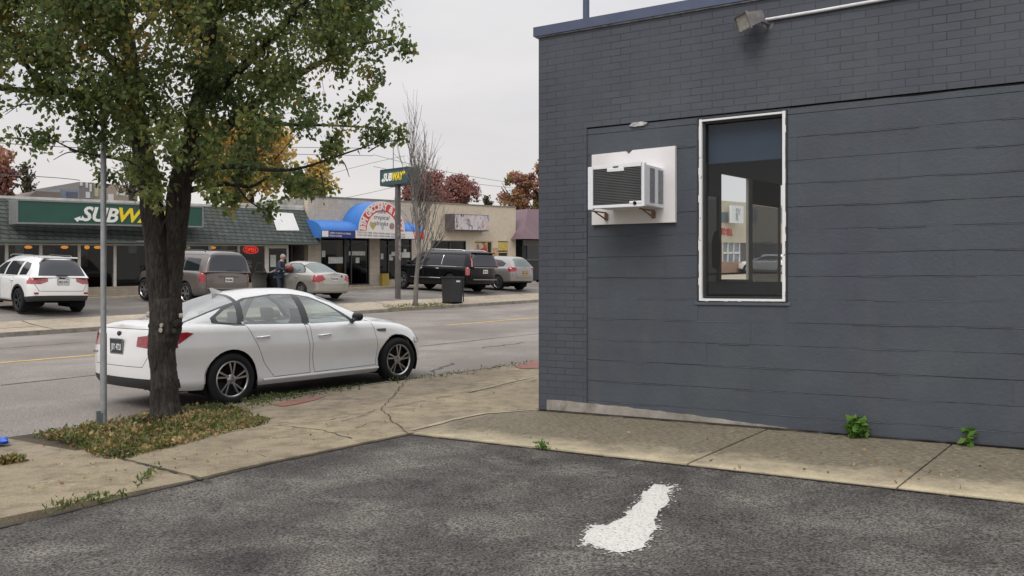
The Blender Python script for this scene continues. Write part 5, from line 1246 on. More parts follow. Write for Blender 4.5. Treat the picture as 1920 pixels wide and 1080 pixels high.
# awnings -------------------------------------------------------
BLUE = mat('blue_canvas', (.035, .155, .46), .6, var=.12, vs=1.5); DBLUE = mat('navy_canvas', (.02, .03, .17), .6); REDC = mat('red_canvas', (.62, .045, .045), .55, var=.06); WHC = mat('white_canvas', (.72, .69, .65), .6, var=.05)
PDEP = 1.35
def qround(m, x0, x1, z0, z1, mi, k=10, dep=PDEP, r=.75):
    prof = [(-dep, z0), (-dep, z0+(z1-z0)*.35)]
    for i in range(k+1):
        q = math.pi/2*i/k; prof.append((-dep+dep*(1-math.cos(q))*1.0, z0+(z1-z0)*(.35+.65*math.sin(q))))
    n = len(prof); vs = [(x0, y, z) for y, z in prof]+[(x1, y, z) for y, z in prof]
    m.add(vs, [(i, i+n, i+n+1, i+1) for i in range(n-1)], mi)
    for xx, rev in ((x0, 0), (x1, 1)):
        e = [(xx, y, z) for y, z in prof]+[(xx, -.02, z0)]; m.add(e, [tuple(range(len(e)))], mi)
aw = thing('awning', 'blue barrel awning with red arched grocery lettering over the shop door', 'awning', W(gro_s, NF, BASE), TH)
ax0 = g.x(603, -PDEP); ax1 = g.x(800, -PDEP)-.2; bz = aw_z+.02; bh = .36
lowt = (g.z(640, 412, -.1)+g.z(780, 420, -.1))/2
cxA = g.x(716.5, -PDEP); rx = (g.x(760, -PDEP)-g.x(673, -PDEP))/2; ztopA = g.z(716, 377.5, -PDEP)
m = MB(); qround(m, ax0, cxA-rx*.98, bz, lowt, 0); o = m.build('left_canopy', BLUE, aw, shear=G, smooth=40)
m = MB(); qround(m, cxA+rx*.98, ax1, bz, lowt, 0); m.build('right_canopy', BLUE, aw, shear=G, smooth=40)
zc_ = bz+bh; ry = ztopA-zc_; k = 28
arc = [(cxA+rx*math.cos(math.pi*i/k), zc_+ry*math.sin(math.pi*i/k)) for i in range(k+1)]
m = MB(); vs = [(x, -PDEP, z) for x, z in arc]+[(x, -.01, z) for x, z in arc]; m.add(vs, [(i, i+1, i+k+2, i+k+1) for i in range(k)])
m.add([(cxA+rx, -PDEP, bz), (cxA+rx, -PDEP, zc_), (cxA+rx, -.01, zc_), (cxA+rx, -.01, bz)], [(0, 1, 2, 3)]); m.add([(cxA-rx, -PDEP, bz), (cxA-rx, -PDEP, zc_), (cxA-rx, -.01, zc_), (cxA-rx, -.01, bz)], [(0, 1, 2, 3)]); m.build('arch_canopy', BLUE, aw, shear=G, smooth=40)
fy = -PDEP-.004
def half(r0x, r0y, r1x, r1y, y, name, mt):
    m = MB(); a = [(cxA+r0x*math.cos(math.pi*i/k), y, zc_+r0y*math.sin(math.pi*i/k)) for i in range(k+1)]; b_ = [(cxA+r1x*math.cos(math.pi*i/k), y, zc_+r1y*math.sin(math.pi*i/k)) for i in range(k+1)]
    m.add(a+b_, [(i, i+1, i+k+2, i+k+1) for i in range(k)]); return m.build(name, mt, aw, shear=G)
half(rx, ry, rx*.955, ry*.955, fy, 'arch_border', WHC); half(rx*.955, ry*.955, rx*.66, ry*.66, fy, 'arch_band', REDC); half(rx*.66, ry*.66, 0, 0, fy, 'arch_field', WHC)
xw0 = cxA-rx*1.12; 
MB().box(xw0, ax1-.62, fy-.004, fy+.02, bz, zc_).build('valance', WHC, aw, shear=G)
MB().box(ax0, xw0, fy-.004, fy+.02, bz, zc_-.02).build('navy_valance', DBLUE, aw, shear=G); MB().box(ax0+.02, ax0+.38, fy-.012, fy-.006, bz+.04, zc_-.04).build('white_patch', WHC, aw, shear=G)
MB().box(ax1-.62, ax1, fy-.004, fy+.02, bz, zc_).build('red_valance', REDC, aw, shear=G)
msg = 'BTM GROCERY & WINGS'; 
for i, ch in enumerate(msg):
    if ch == ' ': continue
    q = math.pi*(.965-.93*i/(len(msg)-1)); rr = .72
    x = cxA+rx*rr*math.cos(q); z = zc_+ry*rr*math.sin(q); rot = Matrix.Rotation(math.pi/2-q, 4, 'Y')
    me_o = text('arch_lettering', ch, .46, WHC, aw, (0, 0, 0), align='CENTER', ext=.003, bold=.022)
    me_o.data.transform(Matrix.Translation((x, fy-.008, z+G*x)) @ rot @ Matrix.Diagonal((.78, 1, 1.0, 1)))
SINK = mat('script_ink', (.16, .14, .22), .6)
for i, w_ in enumerate(('cafe', 'tropical', 'drinks')): 
    o = text('script_lettering', w_, .30, SINK, aw, (cxA-.05, fy-.008, zc_+ry*.60-.30*i), align='CENTER', fit=(.55, 1.0, .85)[i], shearx=.2); o.location.z = G*cxA
HEARTM = mat('heart_gold', (.42, .34, .10), .6, var=.5, vs=14)
hp_ = [(0, -.22), (.20, .02), (.17, .15), (.08, .17), (0, .09), (-.08, .17), (-.17, .15), (-.20, .02)]
MB().prism([(cxA-rx*.40+a, zc_+.28+b_) for a, b_ in hp_], fy-.01, fy-.003, 'y').build('heart_mark', HEARTM, aw, shear=G)
MB().prism([(cxA+.03+.09*math.cos(q), zc_+.20+.13*math.sin(q)) for q in np.linspace(0, 6.28, 12)[:-1]], fy-.01, fy-.003, 'y').build('cup_mark', mat('cup_grey', (.42, .45, .43), .6, var=.4, vs=20), aw, shear=G)
MB().prism([(cxA+rx*.42+.17*math.cos(q), zc_+.26+.17*math.sin(q)) for q in np.linspace(0, 6.28, 9)[:-1]], fy-.01, fy-.003, 'y').build('berry_mark', mat('berry_mix', (.30, .20, .18), .6, var=.6, vs=18), aw, shear=G)
for i in range(2):
    o = text('valance_lettering', 'COLD CUTS  BEER  SODA  PHONE CARDS  SNACKS  LOTTERY', .11, mat('faint_ink', (.32, .30, .30), .6), aw, (xw0+.12, fy-.012, bz+.21-.13*i), fit=cxA+rx-xw0-.1); o.location.z = G*cxA
    o = text('valance_lettering', ('OPEN 7 DAYS A WEEK', 'FOOD STAMPS')[i], .12, WHC, aw, (ax0+.46, fy-.012, bz+.20-.13*i), fit=(1.25, .7)[i]); o.location.z = G*ax0
# framed picture board
BB = thing('picture_board', 'framed multicoloured collage picture board on the cream wall', 'picture board', W(*(lambda q: (q[0], NF-.5, q[1]))(facade(853, 432, NF-.5))), TH)
b0 = facade(853, 432, NF-.5); b1 = facade(917, 433, NF-.5); bh_ = facade(855, 401, NF-.5)[1]-b0[1]; bw_ = b1[0]-b0[0]
COLL, nt_, b_ = new_mat('collage_print'); v_ = coords(nt_); vo_ = nn(nt_, 'TexVoronoi', {'Vector': nn(nt_, 'Mapping', {'Vector': v_, 'Rotation': (0, .6, 0), 'Scale': (1.5, 1, .8)}).outputs[0], 'Scale': 3.4}).outputs['Color']
sc_ = nn(nt_, 'SeparateColor', {0: vo_}); nz_ = noise(nt_, v_, 7, 4, .8)
cc_ = ramp(nt_, sc_.outputs[0], [(.10, (.06, .045, .05)), (.25, (.50, .44, .46)), (.42, (.60, .54, .54)), (.55, (.42, .22, .14)), (.62, (.62, .57, .57)), (.80, (.35, .28, .36)), (.9, (.05, .14, .45))])
nt_.links.new(mixc(nt_, ramp(nt_, nz_, [(.45, g3(0)), (.6, g3(.8))]), cc_, (.62, .58, .58)), b_.inputs['Base Color'])
MB().box(.02, bw_-.02, -.01, .02, .05, bh_-.03).build('print', COLL, BB, shear=G)
MB().box(-.28, .02, .02, .48, 0, bh_).box(.02, bw_, .02, .48, 0, bh_).build('case', mat('case_brown', (.085, .07, .075), .5), BB, shear=G)
# ---- purple roofed building at right, brick gable behind
pur_s = 42.4; h = Fr(pur_s)
pur = shop('shopfront_building', 'dark shopfront with a purple metal mansard at the far right', 'shop', pur_s)
PUR = brick('purple_metal', (.155, .095, .115), (.175, .11, .13), (.08, .05, .06), .22, 9., .012, .6, None, 0., .15, .5)
pz0 = h.z(990, 448, -.9); pz1 = h.z(1000, 392, .2)
m = MB(); xa, xb = h.x(979, -.9), 13; xc = h.x(990, .3)
m.add([(xa, -.9, pz0), (xb, -.9, pz0), (xb, .3, pz1), (xc, .3, pz1)], [(0, 1, 2, 3)]); m.add([(xa, -.9, pz0), (xc, .3, pz1), (xc, 1.4, pz1), (xa, 1.4, pz0)], [(0, 1, 2, 3)]); m.build('mansard_roof', PUR, pur, shear=G)
DGREY = mat('charcoal_front', (.032, .034, .04), .6)
MB().box(.1, 13, .1, 6, 0, pz0+.02).box(.9, 13, .35, 6, pz0+.02, pz1-.03).build('front_wall', DGREY, pur, shear=G)
MB().box(.1, 13, .03, .1, 1.2, 1.27).box(.1, 13, .03, .1, pz0-.35, pz0-.02).build('band', mat('grey_band', (.16, .155, .15), .6), pur, shear=G)
MB().box(.5, 6, .06, .1, 1.27, pz0-.35).build('window_pane', mat('dark_pane', (.02, .022, .026), .05), pur, shear=G)
brk = thing('brick_outbuilding', 'small orange brick building glimpsed between the grocery and the purple roof', 'building', W(45.5, 47, .85), TH)
OBR = brick('orange_brick', (.40, .20, .12), (.48, .27, .17), (.35, .28, .22), .22, .075, .01, .4)
zq = facade(975, 410, 47)[1]-.85
MB().box(-5, 9, 0, 6, 0, zq).build('brick_wall', OBR, brk, shear=G); MB().box(-5.1, 9.1, -.1, 6.1, zq+.003, zq+.14).build('coping', mat('pale_coping', (.42, .36, .31), .7), brk, shear=G)
m = MB()
for x in (-2.2, .2, 2.6): m.box(x, x+1.1, -.03, .02, zq-2.6, zq-1.4)
m.build('window', DGREY, brk, shear=G)
# ---- buildings further back at left
tb = thing('stepped_building', 'tan and grey flat roofed building behind the green sign', 'building', W(21.5, 58, .9), TH)
def back(px, py, n): s_, h_ = facade(px, py, n); return s_-21.5, h_-.9
TAN_ = mat('tan_render', (.34, .285, .22), .8, var=.12, vs=.4); GRW = mat('grey_render', (.20, .19, .185), .8, var=.1, vs=.5)
xa, za = back(148, 341, 58); xb, zb_ = back(176, 343, 58); xc, zc2 = back(262, 341, 58)
MB().box(xa, xb, 0, 8, 0, za).build('grey_wing', GRW, tb, shear=G); MB().box(xb, xc, .3, 8, 0, (za+zc2)/2-.1).build('tan_wing', TAN_, tb, shear=G)
PW = mat('pale_window', (.62, .62, .60), .4); YW = mat('pale_yellow_panel', (.58, .55, .36), .6)
for (pa_, pb_, ya, yb, mt, dy) in ((150, 155, 342, 348, PW, -.03), (161, 165, 342, 352, PW, -.03), (168, 172, 345, 359, PW, -.03), (161, 169, 360, 371, PW, -.03), (177, 184, 351, 368, YW, .27), (203, 213, 364, 377, PW, .27), (224, 233, 346, 352, PW, .27), (219, 235, 361, 366, PW, .27), (238, 246, 364, 370, PW, .27)):
    p0 = back(pa_, yb, 58+dy); p1 = back(pb_, ya, 58+dy); MB().box(p0[0], p1[0], dy, dy+.1, p0[1], p1[1]).build('window', mt, tb, shear=G)
lo_b = thing('low_building', 'low brown roofed building at far left behind the sandwich shop', 'building', W(13, 52, .9), TH)
def back2(px, py, n): s_, h_ = facade(px, py, n); return s_-13, h_-.9
xa, za = back2(50, 371, 52); xb, zb_ = back2(115, 359, 52); xc, zc2 = back2(149, 356, 52); xm_, zm_ = back2(67, 358, 52)
MB().prism([(xa, 0), (xb, 0), (xb, zb_-.05), (xm_, zm_), (xa, za)], 0, 8, 'y').build('wall', mat('brown_render', (.20, .165, .15), .8), lo_b, shear=G)
MB().box(xb+.005, xc, .2, 8, 0, zc2).build('wing', mat('blue_grey_render', (.20, .23, .28), .8), lo_b, shear=G)
p0 = back2(128, 371, 52); p1 = back2(148, 360, 52); MB().box(p0[0], p1[0], .12, .2, p0[1], p1[1]).build('window', mat('slate_window', (.09, .11, .15), .3), lo_b, shear=G)
# ---- building seen through the dark building's front windows
fb_s = facade(1371, 500, 36.5)[0]; fbz = .76
fb = thing('auto_shop', 'cream two storey shop seen through the windows of the grey building', 'shop', W(fb_s, NF, fbz), TH)
q = Fr(fb_s); xa = q.x(1320); xb = q.x(1500); zt_ = (q.z(1350, 378)+q.z(1390, 377))/2; zm = q.z(1372, 455)
CRM = concrete('cream_cladding', (.55, .49, .36), (.63, .56, .43), (.35, .3, .22), .4, .5, specks=.1)
MB().box(xa, xb, 0, 9, zm, zt_).build('upper_wall', CRM, fb, shear=G)
x1_ = q.x(1356); MB().box(xa, x1_, .05, 9, 0, zm).build('brick_pier', OBR, fb, shear=G); MB().box(x1_, q.x(1389), .05, 9, 0, .9).build('knee_wall', OBR, fb, shear=G)
x2_ = q.x(1389); MB().box(x2_, xb, .05, 9, 0, zm).build('lower_wall', mat('dark_front', (.10, .095, .09), .8), fb, shear=G)  # lower storey in a dark front colour
o = MB().box(x1_, x2_, .12, .3, .9, zm).build('display_window', mat('display_pane', (.20, .23, .25), .08), fb, shear=G)
m = MB()
for px in (1356, 1366, 1377, 1388): m.box(q.x(px)-.06, q.x(px)+.06, .04, .12, .9, zm)
m.box(x1_, x2_, .04, .118, zm-.9, zm-.75); m.build('window_bar', MULL, fb, shear=G)
for (a, b_, ya, yb) in ((1347, 1365, 397, 416), (1410, 1419, 392, 417), (1459, 1468, 390, 417), (1431, 1446, 452, 458)): MB().box(q.x(a), q.x(b_), -.04, .01, q.z(a, yb), q.z(a, ya)).build('window', mat('far_pane', (.16, .20, .23), .1), fb, shear=G)
sgx, sgz = q.p(1370, 418, -.6); MB().box(sgx, q.x(1392, -.6), -.7, -.5, sgz, q.z(1370, 385, -.6)).build('white_sign', mat('sign_white', (.72, .74, .74), .4, var=.03), fb, shear=G)
for tx, yy in (('SY', 402), ('R', 413)): o = text('sign_lettering', tx, .75, INK, fb, (q.x(1377, -.6), -.72, q.z(1377, yy, -.6)), ext=.01); o.location.z = G*sgx
o = text('red_lettering', 'AUTO SELL', .75, mat('red_paint', (.5, .04, .03), .5), fb, (q.x(1343), -.03, q.z(1345, 439)), fit=q.x(1373)-q.x(1343), ext=.02, bold=.02); o.location.z = G*q.x(1343)
# ------------------------------------------------------------------ street furniture
GALV = mat('galvanised_steel', (.33, .34, .355), .5, .55, var=.15, vs=9)
ps, pn = ground_at(194, 800, tp)
sp_ = thing('sign_post', 'galvanised steel post standing in the weeds left of the tree', 'post', W(ps, pn, tp), TH)
m = MB(); m.tube([(0, 0, -.1), (0, 0, 3.3)], .029, 14); m.build('post', GALV, sp_, smooth=60)
m = MB(); m.tube([(0, 0, 0), (0, 0, .98)], .034, 14); m.build('sleeve', GALV, sp_, smooth=60)
m = MB().box(-.075, -.03, -.012, .012, -.05, .17).box(-.035, -.02, -.03, .03, -.05, .15); m.build('bracket', mat('dull_bracket', (.16, .17, .18), .6, .4), sp_)
# pylon sign
qs, qn = facade(746, 553, 29.3)[0], 29.3
py = thing('pylon_sign', 'double sided green pole sign with white and yellow lettering', 'sign', W(qs, qn, H(qn)), TH)
POLE = mat('brown_grey_pole', (.095, .088, .085), .6, var=.25, vs=3)
zt_p = facade(746, 345, qn)[1]-H(qn); ztop_p = facade(746, 318, qn)[1]-H(qn)
m = MB().box(-.085, .085, -.085, .085, -.05, zt_p); m.build('pole', POLE, py)
TEAL = mat('sign_teal', (.025, .075, .085), .4, var=.15, vs=1.5)
# the cabinet is turned square to the traffic: long side across the street
def pyl(px, py_): # point on the plane x = -0.17 (s = qs-.17) -> n, z
    r = (px-960)/F; d = (qs-.17)/(S.x*r+S.y); n = d*(Nn.x*r+Nn.y); return n-qn, EYE+(HZ-py_)/F*d-G*(qs-.17-S0)-H(qn)
y1, zA = pyl(714, 347); y0, zB = pyl(764, 340); zC = pyl(714, 321)[1]
MB().box(-.17, .45, y0, y1, zA, zC).build('cabinet', TEAL, py)
m = MB(); e = .05
m.box(-.19, .47, y0-.02, y1+.02, zC-.002, zC+.05).box(-.19, .47, y0-.02, y1+.02, zA-.05, zA+.002).box(-.19, .47, y1, y1+.03, zA, zC).box(-.19, .47, y0-.03, y0, zA, zC); m.build('frame', mat('dark_teal_frame', (.03, .05, .06), .45), py)
o = MB(); 
lg = bpy.data.objects.new('letter_board', None)
def pl_text(txt, a, b_, mt):
    k = (zC-zA)*.52
    t_ = text('lettering', txt, k/.7, mt, py, (0, 0, 0), fit=(b_-a), shearx=.25, bold=.02, ext=.006)
    t_.data.transform(Matrix.Translation((-.18, y1-a, zA+(zC-zA)*.24)) @ Matrix.Rotation(R(-90), 4, 'Z')); return t_
ww_ = y1-y0; pl_text('SUB', .10*ww_, .44*ww_, LW); pl_text('WAY', .45*ww_, .86*ww_, LY)
for mt, yy, zf_, sg_ in ((LW, y1-.06*ww_, .26, 1), (LY, y1-.90*ww_, .66, -1)):
    z_ = zA+(zC-zA)*zf_; MB().prism([(yy+.05*sg_, z_+.02), (yy-.06*sg_, z_+.12), (yy-.06*sg_, z_-.08)], -.186, -.174, 'x').build('arrow', mt, py)
bpy.data.objects.remove(lg)
m = MB(); m.tube([(.1, y1-.25*ww_*3.2, zC), (.1, y1-.25*ww_*3.2, zC+.12)], .02, 6); m.build('top_lug', POLE, py)
m = MB(); ty = pyl(725, 320)[0]; m.tube([(.2, ty, zC+.05), (.2, ty, pyl(725, 262)[1])], .022, 6); m.build('mast', GALV, py)
m = MB(); m.tube([(.2, ty, pyl(728, 285)[1]), (.2, pyl(752, 313)[0], zC+.06)], .006, 4); m.build('guy_wire', DARK, py)
m = MB(); m.tube([(-.02, .10, zA), (-.02, .12, zA-.6), (-.02, .09, zA-.62)], .018, 6).box(-.06, .02, .085, .15, zA-.75, zA-.55); m.build('service_conduit', GALV, py)
STICK = mat('torn_stickers', (.25, .21, .20), .7, var=.9, vs=9)
MB().box(-.04, .088, -.093, -.086, 1.6, 2.5).box(-.088, .0, -.092, -.086, 2.6, 3.1).build('stickers', STICK, py)
# litter bin
bs_, bn_ = facade(848, 567, 27.0)[0], 27.0
bn = thing('litter_bin', 'black square litter bin at the far kerb in front of the black vehicle', 'litter bin', W(bs_, bn_, H(bn_)+.02), TH)
m = MB(); hw0, hw1 = .29, .32; hgt = 1.02
vs = [(a*hw0, b_*hw0, .05) for a, b_ in ((-1, -1), (1, -1), (1, 1), (-1, 1))]+[(a*hw1, b_*hw1, hgt) for a, b_ in ((-1, -1), (1, -1), (1, 1), (-1, 1))]
m.add(vs, [(0, 3, 2, 1), (4, 5, 6, 7), (0, 1, 5, 4), (1, 2, 6, 5), (2, 3, 7, 6), (3, 0, 4, 7)]); m.build('bin_body', BLACKP, bn, bevel=.02)
MB().box(-.36, .36, -.36, .36, hgt+.002, hgt+.06).build('bin_rim', BLACKP, bn, bevel=.015); MB().box(-.30, .30, -.30, .30, 0, .049).build('bin_base', DARK, bn)
m = MB()
for a in (-.335, .30): m.box(a, a+.035, -.345, -.31, .05, hgt)
m.build('corner_post', BLACKP, bn)
MB().box(-.10, .12, -.335, -.318, .86, .93).build('bin_label', PLW, bn)
# ------------------------------------------------------------------ trees
def leaf_cloud(name, centres, nsz, size, mat_, parent, tint, elong=1.5, droop=.3):
    """centres (n,3), per-leaf; builds folded six-point leaves"""
    n = len(centres); c = np.asarray(centres, float)
    d = rng.normal(size=(n, 3)); d[:, 2] -= droop*1.6; d /= np.linalg.norm(d, axis=1)[:, None]
    u = rng.normal(size=(n, 3)); u -= (u*d).sum(1)[:, None]*d; u /= np.linalg.norm(u, axis=1)[:, None]; w = np.cross(d, u)
    s = size*rng.uniform(.65, 1.25, n)[:, None]
    base = c; tipp = c+d*s*elong; lm = c+d*s*elong*.42+u*s*.48+w*s*.14; rm = c+d*s*elong*.42-u*s*.48+w*s*.14; mdp = c+d*s*elong*.45
    v = np.stack([base, rm, tipp, lm, mdp], 1).reshape(-1, 3)
    i = np.arange(n)*5; f = np.stack([np.stack([i, i+1, i+2, i+4], 1), np.stack([i, i+4, i+2, i+3], 1)], 1).reshape(-1, 4)
    me = bpy.data.meshes.new(name); me.vertices.add(len(v)); me.vertices.foreach_set('co', v.ravel())
    me.loops.add(f.size); me.loops.foreach_set('vertex_index', f.ravel().astype(np.int32)); me.polygons.add(len(f))
    me.polygons.foreach_set('loop_start', np.arange(0, f.size, 4, dtype=np.int32)); me.update(calc_edges=True)
    at = me.attributes.new('tint', 'FLOAT', 'POINT'); at.data.foreach_set('value', np.repeat(np.clip(tint, 0, 1), 5).astype(np.float32))
    return link(name, me, mat_, parent)
LEAF = leaf_mat('pear_leaf', [(.0, (.058, .088, .04)), (.35, (.122, .170, .06)), (.6, (.225, .26, .085)), (.8, (.34, .31, .095)), (.93, (.33, .24, .06)), (1., (.34, .17, .07))], .65)
BARK = bark('dark_bark', (.015, .0135, .0125), (.12, .105, .092), (24, 24, 4.5), 1.3)
# the street tree beside the near kerb
bs0, bn0 = ground_at(308, 783, tp); TB = W(bs0, bn0, tp-.03)
tree = thing('street_tree', 'big leafy street tree with twin stems and scarred trunk at the near kerb', 'tree', TB)
D0 = TB.y
def tpx(px, py_, dd=0.): y = D0+dd; return Vector(((px-960)/F*y, y, EYE+(HZ-py_)/F*y))-TB
def blob_tube(m, path, seg=10, k=18, rough=.06, mi=0):
    """path: (px, py, depth offset, radius) joined by a knobbly bark tube"""
    pts = [tpx(a, b_, c) for a, b_, c, r in path]; rr = [p[3] for p in path]
    P = []; Q = []
    for i in range(len(pts)-1):
        p0 = pts[max(i-1, 0)]; p1 = pts[i]; p2 = pts[i+1]; p3 = pts[min(i+2, len(pts)-1)]
        for j in range(seg):
            t_ = j/seg; P.append(.5*((2*p1)+(p2-p0)*t_+(2*p0-5*p1+4*p2-p3)*t_*t_+(3*p1-p0-3*p2+p3)*t_**3)); Q.append(rr[i]+(rr[i+1]-rr[i])*t_)
    P.append(pts[-1]); Q.append(rr[-1]); b0 = len(m.v); m.tube(P, Q, k, mi)
    for i in range(b0, len(m.v)):
        v = Vector(m.v[i]); j = (i-b0)//k; c = P[min(j, len(P)-1)]; d = v-c
        f_ = 1+rough*1.6*mnoise.noise(Vector((v.x*9, v.y*9, v.z*3.2)))+rough*mnoise.noise(v*22)
        m.v[i] = tuple(c+d*f_)
m = MB(); PXM = D0/F
rp_ = lambda wpx: wpx/2*PXM
blob_tube(m, [(312, 800, 0, rp_(84)), (312, 783, 0, rp_(62)), (311, 755, 0, rp_(52)), (306, 700, 0, rp_(47)), (304, 655, 0, rp_(49)), (309, 620, 0, rp_(58)), (311, 590, 0, rp_(58)), (310, 560, 0, rp_(56))], 10, 26, .07)
blob_tube(m, [(306, 600, 0, rp_(46)), (297, 540, -.04, rp_(40)), (292, 470, -.06, rp_(40)), (286, 400, -.05, rp_(42)), (278, 330, 0, rp_(42)), (262, 250, .1, rp_(32)), (250, 160, .2, rp_(32)), (238, 60, .3, rp_(26)), (225, -60, .4, rp_(18)), (215, -180, .5, rp_(8))], 8, 18, .08)
blob_tube(m, [(316, 600, .02, rp_(48)), (321, 540, .05, rp_(38)), (326, 470, .05, rp_(40)), (332, 400, .02, rp_(44)), (337, 350, .0, rp_(42)), (352, 280, -.1, rp_(30)), (372, 190, -.2, rp_(28)), (392, 80, -.3, rp_(22)), (405, -40, -.3, rp_(15)), (415, -160, -.3, rp_(7))], 8, 18, .08)
for kx, ky, dx, r_ in ((285, 612, -.05, .042), (333, 607, -.08, .055), (331, 592, -.05, .042), (288, 596, -.06, .04), (302, 612, -.15, .045), (283, 630, -.04, .035), (326, 622, -.12, .04)):
    c = tpx(kx, ky, dx); vs0 = len(m.v); m.lathe([(0, -r_), (r_*.7, -r_*.7), (r_, 0), (r_*.75, r_*.65), (0, r_)], 10, Matrix.Translation(c))
    for i in range(vs0, len(m.v)):
        v = Vector(m.v[i]); m.v[i] = tuple(c+(v-c)*(1+.35*mnoise.noise(v*18)))
trunk = m.build('trunk', BARK, tree, smooth=True)
CUTW = mat('cut_wood', (.42, .36, .30), .8, var=.2, vs=20)
m = MB()
for kx, ky, dx, r_, a_ in ((302, 610, -.20, .018, 0), (301, 619, -.198, .022, .3), (281, 590, -.10, .024, 1.3), (337, 592, -.13, .02, -1.)):
    m.lathe([(0, .006), (r_, .004), (r_*1.15, -.03)], 12, Matrix.Translation(tpx(kx, ky, dx)) @ Matrix.Rotation(a_, 4, 'Z') @ Matrix.Rotation(math.pi/2, 4, 'X') @ Matrix.Diagonal((.85, 1.25, 1, 1)))
m.build('pruning_scar', CUTW, tree)
m = MB()
limbs = [[(345, 345, 0, .06), (375, 322, -.1, .042), (430, 312, -.3, .030), (500, 318, -.5, .022), (560, 316, -.6, .016), (640, 290, -.7, .010), (700, 270, -.8, .006)],
         [(352, 300, 0, .07), (400, 260, .1, .06), (470, 200, .3, .05), (560, 140, .5, .035), (660, 90, .6, .02), (740, 70, .6, .008)],
         [(372, 200, -.2, .06), (440, 140, -.5, .05), (520, 60, -.8, .035), (600, -30, -1., .02)],
         [(262, 260, 0, .06), (215, 210, -.2, .05), (150, 175, -.4, .045), (80, 172, -.5, .035), (0, 165, -.5, .03), (-90, 150, -.5, .015)],
         [(85, 172, -.5, .03), (45, 115, -.5, .026), (10, 60, -.5, .02), (-40, -20, -.5, .012)],
         [(250, 170, .2, .06), (190, 90, .4, .045), (120, 10, .6, .03), (60, -80, .7, .015)],
         [(340, 360, 0, .04), (420, 345, .2, .028), (470, 350, .25, .018), (505, 330, .3, .010)], [(435, 330, -.2, .02), (460, 370, -.2, .012), (490, 392, -.2, .006)],
         [(300, 330, -.1, .03), (230, 300, -.3, .02), (150, 285, -.4, .012), (100, 262, -.4, .006)],
         [(380, 160, -.2, .05), (430, 190, .2, .035), (520, 230, .5, .025), (620, 235, .7, .015), (720, 240, .7, .006)],
         [(392, 80, -.3, .04), (330, 20, -.6, .03), (280, -60, -.8, .015)], [(240, 80, .3, .04), (300, 10, .9, .03), (340, -80, 1.2, .015)]]
for l_ in limbs: blob_tube(m, l_, 5, 9, .05)
for px, py_, qx, qy, dd in ((690, 285, 752, 262, -.8), (640, 300, 655, 332, -.7), (600, 320, 610, 372, -.6), (95, 170, 10, 215, -.5), (60, 195, 5, 212, -.5), (150, 285, 100, 300, -.4), (700, 95, 776, 85, .6), (293, 430, 300, 370, -.3), (300, 470, 286, 405, -.32), (300, 440, 318, 400, -.3)):
    blob_tube(m, [(px, py_, dd, .008), ((px+qx)/2, (py_+qy)/2-6, dd, .006), (qx, qy, dd, .003)], 4, 5, .0)
m.build('limbs', BARK, tree, smooth=True)
lumps = [(100, 40, 105), (250, 60, 120), (420, 60, 115), (580, 55, 105), (680, 40, 68), (728, 82, 40), (50, 130, 60), (150, 150, 88), (290, 180, 110), (420, 190, 95), (540, 150, 85), (640, 118, 52), (690, 222, 46), (610, 255, 52), (540, 265, 52), (450, 285, 62), (350, 260, 75), (225, 240, 72), (150, 262, 42), (110, 262, 22), (462, 372, 24), (430, 340, 36), (590, 345, 30), (545, 330, 34), (640, 305, 26), (390, 330, 38), (330, 320, 40), (25, 205, 24), (-20, 90, 70), (700, 150, 34),
         (200, -80, 140), (400, -100, 150), (600, -60, 115), (0, -40, 110), (-90, 40, 90), (690, -20, 60), (200, 300, 34), (740, 240, 12), (720, 262, 14), (765, 88, 12), (25, 40, 60), (320, 40, 90), (500, 20, 80), (322, 350, 34), (345, 382, 20), (602, 362, 16), (560, 355, 18), (470, 388, 22), (432, 372, 24), (130, 285, 32), (182, 300, 28), (160, 322, 14), (500, 300, 45), (400, 300, 50)]
P = []; T = []
tw = MB()
for lx, ly, lr in lumps:
    R_ = lr*PXM; off = (lx-330)/330; dmax = 1.5*math.sqrt(max(.05, 1-min(1, abs(off)/1.35)**2))
    for rep in range(1 if lr < 45 else 2):
        dd = random.uniform(-dmax, dmax)*.9 if rep != 1 else -random.uniform(.45, .95)*dmax; c = tpx(lx, ly, 0); c = Vector(c)+Vector((0, dd, 0)); c.x *= 1.; 
        hue = random.gauss(.39, .07)
        nsp = max(4, int((lr/100)**2*19))
        for k_ in range(nsp):
            d = Vector(rng.normal(size=3)); d.normalize(); e = c+d*R_*random.uniform(.55, 1.05); e.z -= R_*.08
            st_ = c+d*R_*random.uniform(.0, .3); h2 = hue+random.gauss(0, .13)+(.22 if random.random() < .07 else 0)
            nl = int(22+34*min(1, lr/80)*random.uniform(.6, 1.3)); q = Vector(rng.normal(size=3))*.10*R_
            tw.tube([st_, (st_+e)/2+q*.4, e], [.006, .004, .002], 4, cap=False)
            for j in range(nl):
                t_ = random.random()**.7; p = st_.lerp(e, t_)+q*math.sin(t_*3.1)*.5+Vector(rng.normal(size=3))*(.045+.05*R_)
                P.append(p); T.append(h2+random.gauss(0, .09)+(.4 if random.random() < .005 else 0))
tw.build('twigs', BARK, tree)['kind'] = 'stuff'
leaf_cloud('crown', P, 0, .047, LEAF, tree, np.array(T), 1.4, .5)
NL = len(P)
